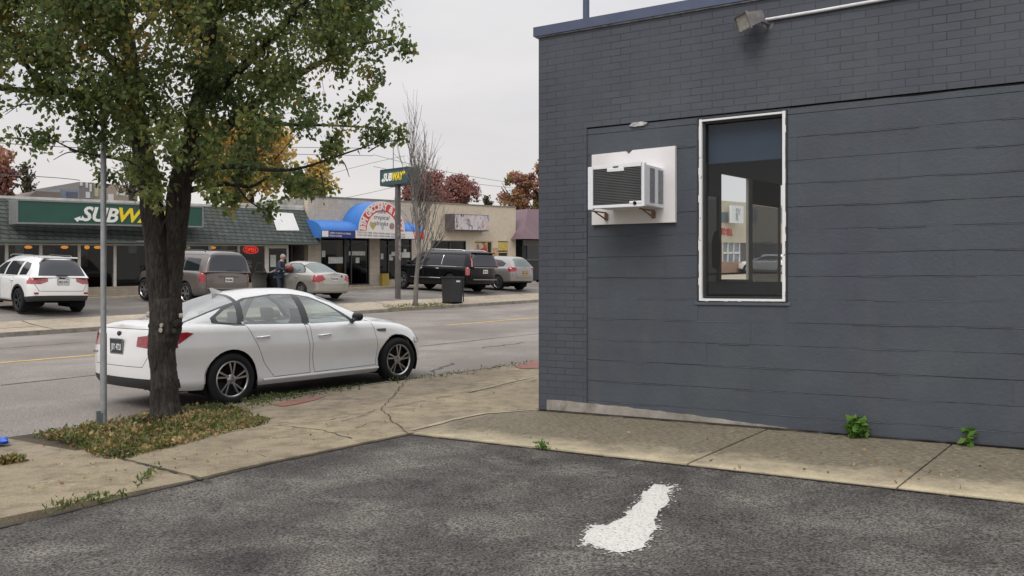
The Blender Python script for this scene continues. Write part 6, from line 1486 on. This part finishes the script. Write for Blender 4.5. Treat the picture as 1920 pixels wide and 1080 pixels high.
# background trees
def far_tree(name, label, px, py_top, py_base, wpx, n, mat_, size, hue, count, group=None, gap=.0, trunk_r=.22, airy=1., hx=.10):
    s_, h_ = facade(px, py_base, n); base = W(s_, n, h_); 
    dpt = base.y; k = dpt/F; Ht = (py_base-py_top)*k
    t_ = thing(name, label, 'tree', base-Vector((0, 0, 2.5)), 0, group)
    m = MB(); m.tube([(0, 0, -.5), (.1, 0, 2.5), (.0, .1, 2.5+Ht*.35), (.1, 0, 2.5+Ht*.8)], [trunk_r*1.3, trunk_r, trunk_r*.7, .04], 8)
    for i in range(9):
        q = random.uniform(0, 6.28); z0 = 2.5+Ht*random.uniform(.02, .5); R_ = wpx*k/2*random.uniform(.5, .9)
        m.tube([(0, 0, z0), (R_*.5*math.cos(q), R_*.5*math.sin(q), z0+R_*.4), (R_*math.cos(q), R_*math.sin(q), z0+R_*.75+Ht*.1)], [trunk_r*.5, trunk_r*.25, .02], 5)
    m.build('trunk', BARK, t_, smooth=True)
    C = []; TT = []; nb = 30
    for b_ in range(nb):
        a = random.uniform(0, 6.28); u = random.uniform(-.95, 1); rr = math.sqrt(max(0, 1-u*u*.8))*random.uniform(.15, 1)
        cc = Vector((wpx*k/2*rr*.82*math.cos(a), wpx*k/2*rr*.82*math.sin(a), 2.5+Ht*(.5+.42*u))); br = wpx*k/2*random.uniform(.16, .36); hh = hue+random.gauss(0, hx)
        for j in range(int(count/nb*random.uniform(.5, 1.5)*airy)):
            d = Vector(rng.normal(size=3)); d.normalize(); C.append(cc+d*br*random.uniform(.3, 1.1)); TT.append(hh+random.gauss(0, .10))
    leaf_cloud('crown', C, 0, size, mat_, t_, np.array(TT), 1.3, .2); return t_
AUT = leaf_mat('autumn_leaf', [(0, (.25, .12, .115)), (.3, (.34, .155, .13)), (.5, (.40, .21, .13)), (.7, (.34, .19, .08)), (1, (.18, .17, .07))], .3)
GOLD = leaf_mat('gold_leaf', [(0, (.34, .23, .06)), (.4, (.58, .41, .11)), (.7, (.66, .48, .16)), (1, (.45, .40, .13))], .35)
OLIVE = leaf_mat('olive_leaf', [(0, (.07, .07, .04)), (1, (.14, .12, .06))], .3)
far_tree('yellow_tree', 'broad golden yellow tree rising behind the pale grocery parapet', 470, 225, 385, 270, 66, GOLD, .33, .5, 9000)
far_tree('yellow_tree', 'smaller golden yellow tree edge right of the broad one', 585, 300, 375, 105, 64, GOLD, .28, .55, 3200)
far_tree('red_tree', 'round dark red tree behind the grocery roof, left of the gap', 800, 324, 392, 105, 66, AUT, .19, .2, 7500, 'red autumn trees behind the grocery', hx=.06)
far_tree('red_tree', 'wide dark red tree behind the picture board building', 860, 332, 392, 90, 69, AUT, .19, .18, 7000, 'red autumn trees behind the grocery', hx=.06)
far_tree('red_tree', 'narrow reddish sapling crown behind the pole sign', 768, 345, 395, 26, 60, AUT, .2, .25, 500, hx=.05)
far_tree('small_tree', 'small dull green tree between the two red crowns', 914, 366, 396, 22, 66, OLIVE, .2, .4, 350)
far_tree('autumn_tree', 'tall red and orange tree beside the dark building corner', 968, 312, 415, 80, 60, AUT, .19, .46, 6500, hx=.22)
far_tree('autumn_tree', 'rust coloured tree half hidden behind the dark building corner', 1012, 300, 425, 80, 58, AUT, .19, .58, 6000, hx=.22)
far_tree('autumn_tree', 'rusty red tree cropped by the left edge of the photo', -8, 268, 400, 110, 52, AUT, .18, .32, 3200, hx=.12, airy=.9)
far_tree('thin_tree', 'thin leafed grey twiggy tree beside the rusty left edge tree', 48, 300, 372, 46, 55, OLIVE, .14, .3, 420)
far_tree('thin_tree', 'thin leafed grey twiggy tree behind the tan stepped building', 246, 300, 372, 70, 52, OLIVE, .13, .3, 500)
# bare upright tree at the far kerb
fs_, fn_ = facade(779, 569, 27.0)[0], 27.0; FB = W(fs_, fn_, H(fn_)); 
bt = thing('bare_tree', 'leafless upright young tree in a grass patch at the far kerb', 'tree', FB)
kf = FB.y/F
BBARK = bark('grey_bark', (.11, .10, .092), (.27, .25, .23), (10, 10, 3), .6)
m = MB(); 
def fpx(px, py_, dd=0.): return Vector(((px-960)/F*FB.y, FB.y+dd, EYE+(HZ-py_)/F*FB.y))-FB
m.tube([fpx(779, 574), fpx(779, 565), fpx(781, 520), fpx(786, 470), fpx(783, 420), fpx(779, 370)], [.15, .10, .085, .075, .06, .04], 10)
m.build('trunk', BBARK, bt, smooth=True)
m = MB()
def shoot(p, d, L_, r, lv):
    n = 5; pts = [p]; rr = [r]; dd = d.copy()
    for i in range(n):
        dd = (dd+Vector(rng.normal(size=3))*.07+Vector((0, 0, .06))).normalized(); pts.append(pts[-1]+dd*L_/n); rr.append(r*(1-.8*(i+1)/n)+.003)
    m.tube(pts, rr, 5 if r > .02 else 4, cap=False)
    if lv > 0:
        for j in range(random.randint(4, 6)):
            i = random.randint(1, n-1); s2 = Vector(rng.normal(size=3)); s2.z = abs(s2.z)*.3; nd = (dd+s2.normalized()*.55+Vector((0, 0, .25))).normalized()
            shoot(pts[i], nd, L_*random.uniform(.4, .65), rr[i]*.6, lv-1)
for px, py_, qx, qy, r in ((783, 500, 832, 395, .04), (784, 480, 812, 340, .04), (782, 440, 758, 330, .035), (781, 420, 768, 235, .045), (780, 400, 785, 255, .04), (783, 430, 800, 300, .04), (779, 380, 776, 270, .04), (787, 505, 828, 420, .03), (782, 450, 800, 380, .03), (783, 470, 768, 390, .025), (786, 495, 840, 430, .03), (783, 440, 822, 350, .035), (780, 400, 793, 290, .035), (779, 390, 765, 300, .03)):
    a = fpx(px, py_); b_ = fpx(qx, qy, random.uniform(-.8, .8)); shoot(a, (b_-a).normalized(), (b_-a).length, r*.75, 2)
m.build('branches', BBARK, bt)
# ------------------------------------------------------------------ overhead wires
WIRE = mat('wire_grey', (.10, .10, .105), .6)
def wire(label, pts, n, r=.018):
    w = [W(facade(a, b_, n)[0], n, facade(a, b_, n)[1]) for a, b_ in pts]
    c = w[0].copy(); o = thing('overhead_wire', label, 'wire', c, 0, 'overhead wires'); a, b_ = w[0], w[-1]; mid_ = w[1] if len(w) > 2 else (a+b_)/2
    pp = []
    for i in range(21):
        t_ = i/20; pp.append(a*(1-t_)*(1-2*t_)+mid_*4*t_*(1-t_)+b_*t_*(2*t_-1)-c)
    MB().tube(pp, r, 4, cap=False).build('cable', WIRE, o)
wire('upper of the two close wires in the left sky', [(-60, 249), (200, 268), (700, 278)], 48)
wire('lower of the two close wires in the left sky', [(-60, 259), (200, 279), (700, 292)], 48)
wire('lowest left wire running into the tan stepped building', [(-60, 327), (70, 331), (150, 338)], 48)
wire('upper slanting wire left of the pole sign', [(560, 345), (660, 315), (760, 292)], 50, .014)
wire('lower slanting wire above the red arch', [(640, 372), (700, 360), (760, 345)], 50, .014)
wire('upper faint wire above the red trees', [(700, 290), (880, 330), (1040, 352)], 72, .022)
wire('lower faint wire above the red trees', [(700, 312), (880, 343), (1040, 358)], 72, .022)
# ------------------------------------------------------------------ person by the silver sedan
SKIN = mat('skin', (.42, .25, .18), .55, var=.1); NAVY = mat('navy_jacket', (.028, .036, .058), .85, var=.3, vs=9); JEAN = mat('dark_jeans', (.022, .03, .055), .9, var=.25, vs=8); HAIR = mat('grey_hair', (.30, .25, .22), .9, var=.35, vs=30); REDB = mat('red_cloth', (.22, .045, .04), .9, var=.6, vs=9); SHOE = mat('black_shoe', (.015, .015, .016), .6)
WHITEC = mat('pale_collar', (.5, .5, .5), .8)
def skin_mesh(name, verts, edges, radii, mat_, parent, root=0, sub=1):
    me = bpy.data.meshes.new(name); me.from_pydata([tuple(v) for v in verts], edges, []); me.update()
    o = bpy.data.objects.new(name, me); COL.objects.link(o)
    md = o.modifiers.new('skin', 'SKIN'); md.use_smooth_shade = True
    for i, r in enumerate(radii):
        me.skin_vertices[0].data[i].radius = (r, r) if not isinstance(r, tuple) else r
        me.skin_vertices[0].data[i].use_root = (i == root)
    s_ = o.modifiers.new('sub', 'SUBSURF'); s_.levels = sub; s_.render_levels = sub
    dg = bpy.context.evaluated_depsgraph_get(); dg.update()
    m2 = bpy.data.meshes.new_from_object(o.evaluated_get(dg), depsgraph=dg); bpy.data.objects.remove(o); m2.name = name; m2.materials.clear()
    for p in m2.polygons: p.use_smooth = True
    return link(name, m2, mat_, parent)
pp = lot(21.55, 31.35); 
per = thing('person', 'grey haired person in a navy jacket holding a red bundle by the open car door', 'person', pp+Vector((0, 0, .0)), TH+R(-60))
# local: +x forward (towards the car), y left
J = dict(pel=(0, 0, .98), spine=(.03, 0, 1.16), chest=(.09, 0, 1.36), neck=(.15, 0, 1.51), head=(.20, 0, 1.60), top=(.22, 0, 1.70), hl=(0, .10, .93), hr=(0, -.10, .93), kl=(.05, .12, .50), kr=(.10, -.11, .51), al=(-.02, .13, .09), ar=(.02, -.12, .09),
         fl=(.16, .14, .04), fr=(.20, -.13, .04), sl=(.10, .18, 1.42), sr=(.10, -.18, 1.42), el=(.12, .28, 1.15), er=(.16, -.27, 1.17), wl=(.36, .17, 1.12), wr=(.38, -.12, 1.16))
def V(*ks): return [J[k] for k in ks]
body = skin_mesh('body', V('pel', 'spine', 'chest', 'neck', 'head', 'top', 'hl', 'kl', 'al', 'hr', 'kr', 'ar', 'sl', 'el', 'wl', 'sr', 'er', 'wr', 'fl', 'fr'),
    [(0, 1), (1, 2), (2, 3), (3, 4), (4, 5), (0, 6), (6, 7), (7, 8), (0, 9), (9, 10), (10, 11), (2, 12), (12, 13), (13, 14), (2, 15), (15, 16), (16, 17), (8, 18), (11, 19)],
    [.13, .125, .14, .055, .092, .07, .085, .06, .042, .085, .06, .042, .06, .044, .03, .06, .044, .03, .035, .035], SKIN, per)
skin_mesh('jacket', [J['pel'], J['spine'], J['chest'], (.13, 0, 1.46), J['sl'], J['el'], tuple(.9*a+.1*b for a, b in zip(J['wl'], J['el'])), J['sr'], J['er'], tuple(.9*a+.1*b for a, b in zip(J['wr'], J['er'])), (0, 0, .88)],
    [(0, 1), (1, 2), (2, 3), (2, 4), (4, 5), (5, 6), (2, 7), (7, 8), (8, 9), (0, 10)], [.165, .165, .18, .085, .085, .066, .05, .085, .066, .05, .17], NAVY, per)
skin_mesh('trousers', V('pel', 'hl', 'kl', 'al', 'hr', 'kr', 'ar'), [(0, 1), (1, 2), (2, 3), (0, 4), (4, 5), (5, 6)], [.15, .10, .078, .062, .10, .078, .062], JEAN, per)
for k1, k2 in (('al', 'fl'), ('ar', 'fr')):
    a, b_ = Vector(J[k1]), Vector(J[k2]); skin_mesh('shoe', [a-Vector((.04, 0, .045)), b_-Vector((.06, 0, .005)), b_+Vector((.05, 0, 0))], [(0, 1), (1, 2)], [.048, .05, .036], SHOE, per)
hd = Vector(J['head'])
m = MB(); K = Matrix.Translation(hd+Vector((-.012, 0, .045))) @ Matrix.Rotation(R(-14), 4, 'Y') @ Matrix.Diagonal((.112, .098, .125, 1)); vs0 = 0
m.lathe([(math.cos(q), math.sin(q)) for q in np.linspace(-.15, math.pi/2, 8)], 18, K)
m.lathe([(.9*math.cos(q), .9*math.sin(q)) for q in np.linspace(-.9, -.1, 5)], 18, K @ Matrix.Translation((-.22, 0, 0)))
m.build('hair', HAIR, per, smooth=True)
m = MB(); m.tube([hd+Vector((.085, 0, .03)), hd+Vector((.118, 0, -.012)), hd+Vector((.09, 0, -.022))], [.012, .016, .012], 6); m.build('nose', SKIN, per, smooth=True)
m = MB()
for sy in (-1, 1): m.lathe([(0, -.01), (.011, 0), (0, .01)], 8, Matrix.Translation(hd+Vector((.088, sy*.034, .022))))
m.build('eye', DARK, per); MB().box(.268, .29, -.026, .026, 1.548, 1.556).build('mouth', mat('lip', (.3, .12, .1), .6), per)
m = MB()
for sy in (-1, 1): m.lathe([(0, -.03), (.016, 0), (0, .03)], 8, Matrix.Translation(hd+Vector((.0, sy*.092, .005))))
m.build('ear', SKIN, per, smooth=True)
skin_mesh('collar', [(.10, .07, 1.50), (.19, .05, 1.49), (.205, 0, 1.485), (.19, -.05, 1.49), (.10, -.07, 1.50)], [(0, 1), (1, 2), (2, 3), (3, 4)], [.022]*5, WHITEC, per)
for kk, sy in (('wl', -1), ('wr', 1)):
    w_ = Vector(J[kk]); vs = [w_, w_+Vector((.05, sy*.02, -.01))]; es = [(0, 1)]; rr = [.026, .030]
    for i, (dy, ln) in enumerate(((-.026, .062), (-.009, .075), (.009, .070), (.026, .055))):
        b0 = len(vs); vs += [w_+Vector((.085, dy+sy*.03, .0)), w_+Vector((.085+ln*.5, dy+sy*.045, -.018)), w_+Vector((.085+ln*.75, dy+sy*.06, -.05))]; es += [(1, b0), (b0, b0+1), (b0+1, b0+2)]; rr += [.0095, .0085, .007]
    b0 = len(vs); vs += [w_+Vector((.055, sy*.055, .01)), w_+Vector((.085, sy*.075, -.005))]; es += [(1, b0), (b0, b0+1)]; rr += [.011, .008]
    skin_mesh('hand', vs, es, rr, SKIN, per)
# what the person holds
bun = thing('cloth_bundle', 'red and brown cloth bundle held against the navy jacket', 'bundle', pp+Matrix.Rotation(TH+R(-60), 3, 'Z') @ Vector((.46, .02, 1.20)), TH+R(-60))
m = MB(); m.lathe([(.01, -.11), (.10, -.10), (.17, -.02), (.16, .05), (.10, .10), (.01, .11)], 20, Matrix.Diagonal((.8, 1.25, 1, 1)))
m.v = [tuple(Vector(v)*(1+.55*mnoise.noise(Vector(v)*11))) for v in m.v]; m.build('cloth', REDB, bun, smooth=True)
# ------------------------------------------------------------------ weeds, grass, leaf litter
WEED = leaf_mat('weed_leaf', [(0, (.045, .11, .02)), (.5, (.09, .20, .03)), (1, (.16, .28, .045))], .35)
def weed(label, px, py_, wpx, hpx, n, sz, stalks):
    t_, z_ = wall_pt(px, py_, -.06); base = C0+WD*t_-WB*.06; base.z = zz(t_, -.06)+.03; k = base.y/F
    o = thing('weed', label, 'weed', base)
    m = MB(); C = []
    for i in range(stalks):
        q = random.uniform(0, 6.28); e = Vector((math.cos(q)*wpx*k*.45*random.uniform(.2, 1), -abs(math.sin(q))*wpx*k*.3, hpx*k*random.uniform(.5, .95)))
        m.tube([(0, 0, -.03), e*.5+Vector((0, 0, .03)), e], [.005, .004, .002], 4, cap=False)
        for j in range(n//stalks): C.append(e*random.uniform(.35, 1.08)+Vector(rng.normal(size=3))*.022)
    m.build('stem', mat('weed_stem', (.08, .15, .03), .7), o); leaf_cloud('leaves', C, 0, sz, WEED, o, rng.uniform(.1, .9, len(C)), 1.5, .35); return o
weed('bushy bright green weed at the foot of the grey wall', 1605, 825, 50, 34, 240, .046, 16)
weed('small green sprig climbing the wall foot at far right', 1816, 838, 18, 36, 34, .05, 4)
weed('low dull weed tuft at the lot edge below the apron', 1018, 838, 34, 8, 60, .022, 10).location = W(*ground_at(1018, 838, .02), .02)
# tree pit: blades and leaves, countless
GRASS = leaf_mat('pit_grass', [(0, (.045, .06, .02)), (.4, (.09, .13, .03)), (.7, (.17, .17, .06)), (1, (.27, .20, .09))], .3)
LIT = leaf_mat('fallen_leaf', [(0, (.10, .055, .03)), (.4, (.22, .13, .055)), (.7, (.32, .22, .09)), (1, (.42, .33, .2))], .1, .8)
def inside(poly, x, y):
    c = False
    for i in range(len(poly)):
        (x0, y0), (x1, y1) = poly[i], poly[i-1]
        if (y0 > y) != (y1 > y) and x < (x1-x0)*(y-y0)/(y1-y0)+x0: c = not c
    return c
pit = [(62, 818), (120, 806), (180, 795), (240, 786), (290, 775), (350, 766), (400, 762), (450, 768), (505, 790), (505, 797), (430, 812), (330, 838), (235, 862), (180, 858), (150, 840), (110, 828)]
thin = [(0, 868), (30, 860), (48, 866), (0, 873)]
def scatter(polys, n, hh, sz_, name, mat_, kind, el, upright, tlo, thi, h0=tp, clump=.5):
    C = []; TT = []
    for poly, w in polys:
        xs = [p[0] for p in poly]; ys = [p[1] for p in poly]; k = 0
        while k < n*w:
            x = random.uniform(min(xs), max(xs)); y = random.uniform(min(ys), max(ys))
            if not inside(poly, x, y): continue
            s_, n_ = ground_at(x, y, h0); 
            if mnoise.noise(Vector((s_*2.2, n_*2.2, 3))) < random.uniform(-.8, .4)*clump-.1: k += .15; continue
            C.append(W(s_, n_, h0+random.uniform(0, hh))); TT.append(tlo+(thi-tlo)*(.5+.8*mnoise.noise(Vector((s_*3, n_*3, 9))))+random.gauss(0, .12)); k += 1
    o = leaf_cloud(name, C, 0, sz_, mat_, None, np.array(TT), el, upright); o['kind'] = kind; return o
kerbline = [[(330, 772), (470, 757), (600, 735), (760, 711), (900, 694), (1000, 679), (1000, 684), (900, 700), (760, 718), (600, 743), (470, 767), (400, 776)]]
scatter([(pit, 1), ], 6800, .04, .023, 'pit_grass', GRASS, 'stuff', 2.0, -.25, .1, 1.05, tp, 1.5)
scatter([(kerbline[0], .6), (thin, .16), ([(300, 880), (240, 935), (130, 955), (60, 975), (65, 969), (130, 948), (225, 930), (300, 875)], .16), ([(360, 768), (500, 745), (560, 738), (560, 744), (500, 756), (370, 776)], .3)], 1300, .04, .016, 'kerb_grass', GRASS, 'stuff', 3.2, -.7, .0, .6)
scatter([(pit, 1), (thin, .1)], 2300, .045, .034, 'leaf_litter', LIT, 'stuff', 1.3, .0, .1, .95)
scatter([([(0, 900), (60, 830), (500, 800), (700, 790), (1000, 700), (1000, 720), (760, 800), (500, 860), (0, 980)], 1), ([(1000, 790), (1900, 870), (1900, 940), (800, 815)], .5)], 90, .012, .026, 'loose_leaves', LIT, 'stuff', 1.3, .0, .2, 1., tp+.02, 0)
scatter([([(715, 574), (760, 565), (810, 564), (850, 568), (835, 573), (780, 577), (730, 580)], 1)], 1500, .015, .035, 'far_grass', leaf_mat('far_grass_leaf', [(0, (.09, .10, .02)), (1, (.18, .19, .05))], .3), 'stuff', 1.8, .0, .1, .9, .16, 0)
# blue scrap at the left edge
bl = thing('plastic_scrap', 'crumpled bright blue plastic scrap at the left edge of the pavement', 'litter', W(*ground_at(-5, 834, tp), tp))
m = MB(); m.lathe([(.005, 0), (.07, .01), (.085, .035), (.05, .06), (.005, .065)], 14); m.v = [tuple(Vector((v[0]*1.3, v[1], v[2]))*(1+.6*mnoise.noise(Vector(v)*30))) for v in m.v]
m.build('film', mat('blue_plastic', (.02, .10, .55), .35), bl)
# ------------------------------------------------------------------ sky, sun, camera
wd = bpy.data.worlds.new('World'); SC.world = wd; wd.use_nodes = True; nt = wd.node_tree; bg = nt.nodes['Background']
sky = nn(nt, 'TexSky', sky_type='NISHITA', sun_disc=False, sun_elevation=R(42), sun_rotation=R(200), dust_density=3.0, air_density=1.2)
tc = nn(nt, 'TexCoord'); sx = nn(nt, 'SeparateXYZ', {0: tc.outputs['Generated']})
pr = nn(nt, 'Mapping', {'Vector': tc.outputs['Generated'], 'Scale': (1.6, 1.6, 5.0)}).outputs[0]
cl = noise(nt, pr, 1.5, 6, .55, .3)
elev = nn(nt, 'MapRange', {0: sx.outputs[2], 1: 0., 2: .95, 3: 0., 4: 1.}).outputs[0]
base = ramp(nt, elev, [(0., (.780, .735, .690)), (.07, (.765, .735, .715)), (.20, (.745, .730, .735)), (.36, (.755, .750, .765)), (1., (.98, .985, 1.0))])
soft = ramp(nt, cl, [(.30, (.89, .895, .92)), (.52, (.99, .985, .985)), (.70, (1.08, 1.065, 1.045))])
cloud = mixc(nt, 1.0, base, soft, 'MULTIPLY')
gain = nn(nt, 'MapRange', {0: sx.outputs[2], 1: .30, 2: .9, 3: 10.7, 4: 18.5}).outputs[0]
cloud = nn(nt, 'VectorMath', {0: cloud, 3: gain}, operation='SCALE').outputs[0]
nt.links.new(mixc(nt, .94, sky.outputs[0], cloud), bg.inputs['Color']); bg.inputs['Strength'].default_value = .1
sl_ = bpy.data.lights.new('sun', 'SUN'); sl_.energy = 1.5; sl_.angle = R(28); sl_.color = (1, .965, .91)
so = bpy.data.objects.new('sun', sl_); COL.objects.link(so)
az = R(205); el_ = R(48); dv = Vector((math.sin(az)*math.cos(el_), math.cos(az)*math.cos(el_), math.sin(el_)))
so.rotation_euler = dv.to_track_quat('Z', 'Y').to_euler()
sky.sun_elevation = el_; sky.sun_rotation = az
cam = bpy.data.cameras.new('camera'); co = bpy.data.objects.new('camera', cam); COL.objects.link(co)
cam.sensor_width = 36; cam.lens = 36*F/1920; cam.clip_end = 3000; cam.clip_start = .05
cam.shift_y = (HZ-540)/1920
co.location = (0, 0, EYE); co.rotation_euler = (R(90), 0, 0); SC.camera = co
SC.view_settings.view_transform = 'Standard'; SC.view_settings.look = 'None'; SC.view_settings.gamma = 1; SC.view_settings.exposure = 0
SC.cycles.max_bounces = 8; SC.cycles.transparent_max_bounces = 16; SC.cycles.use_denoising = True
SC.render.film_transparent = False
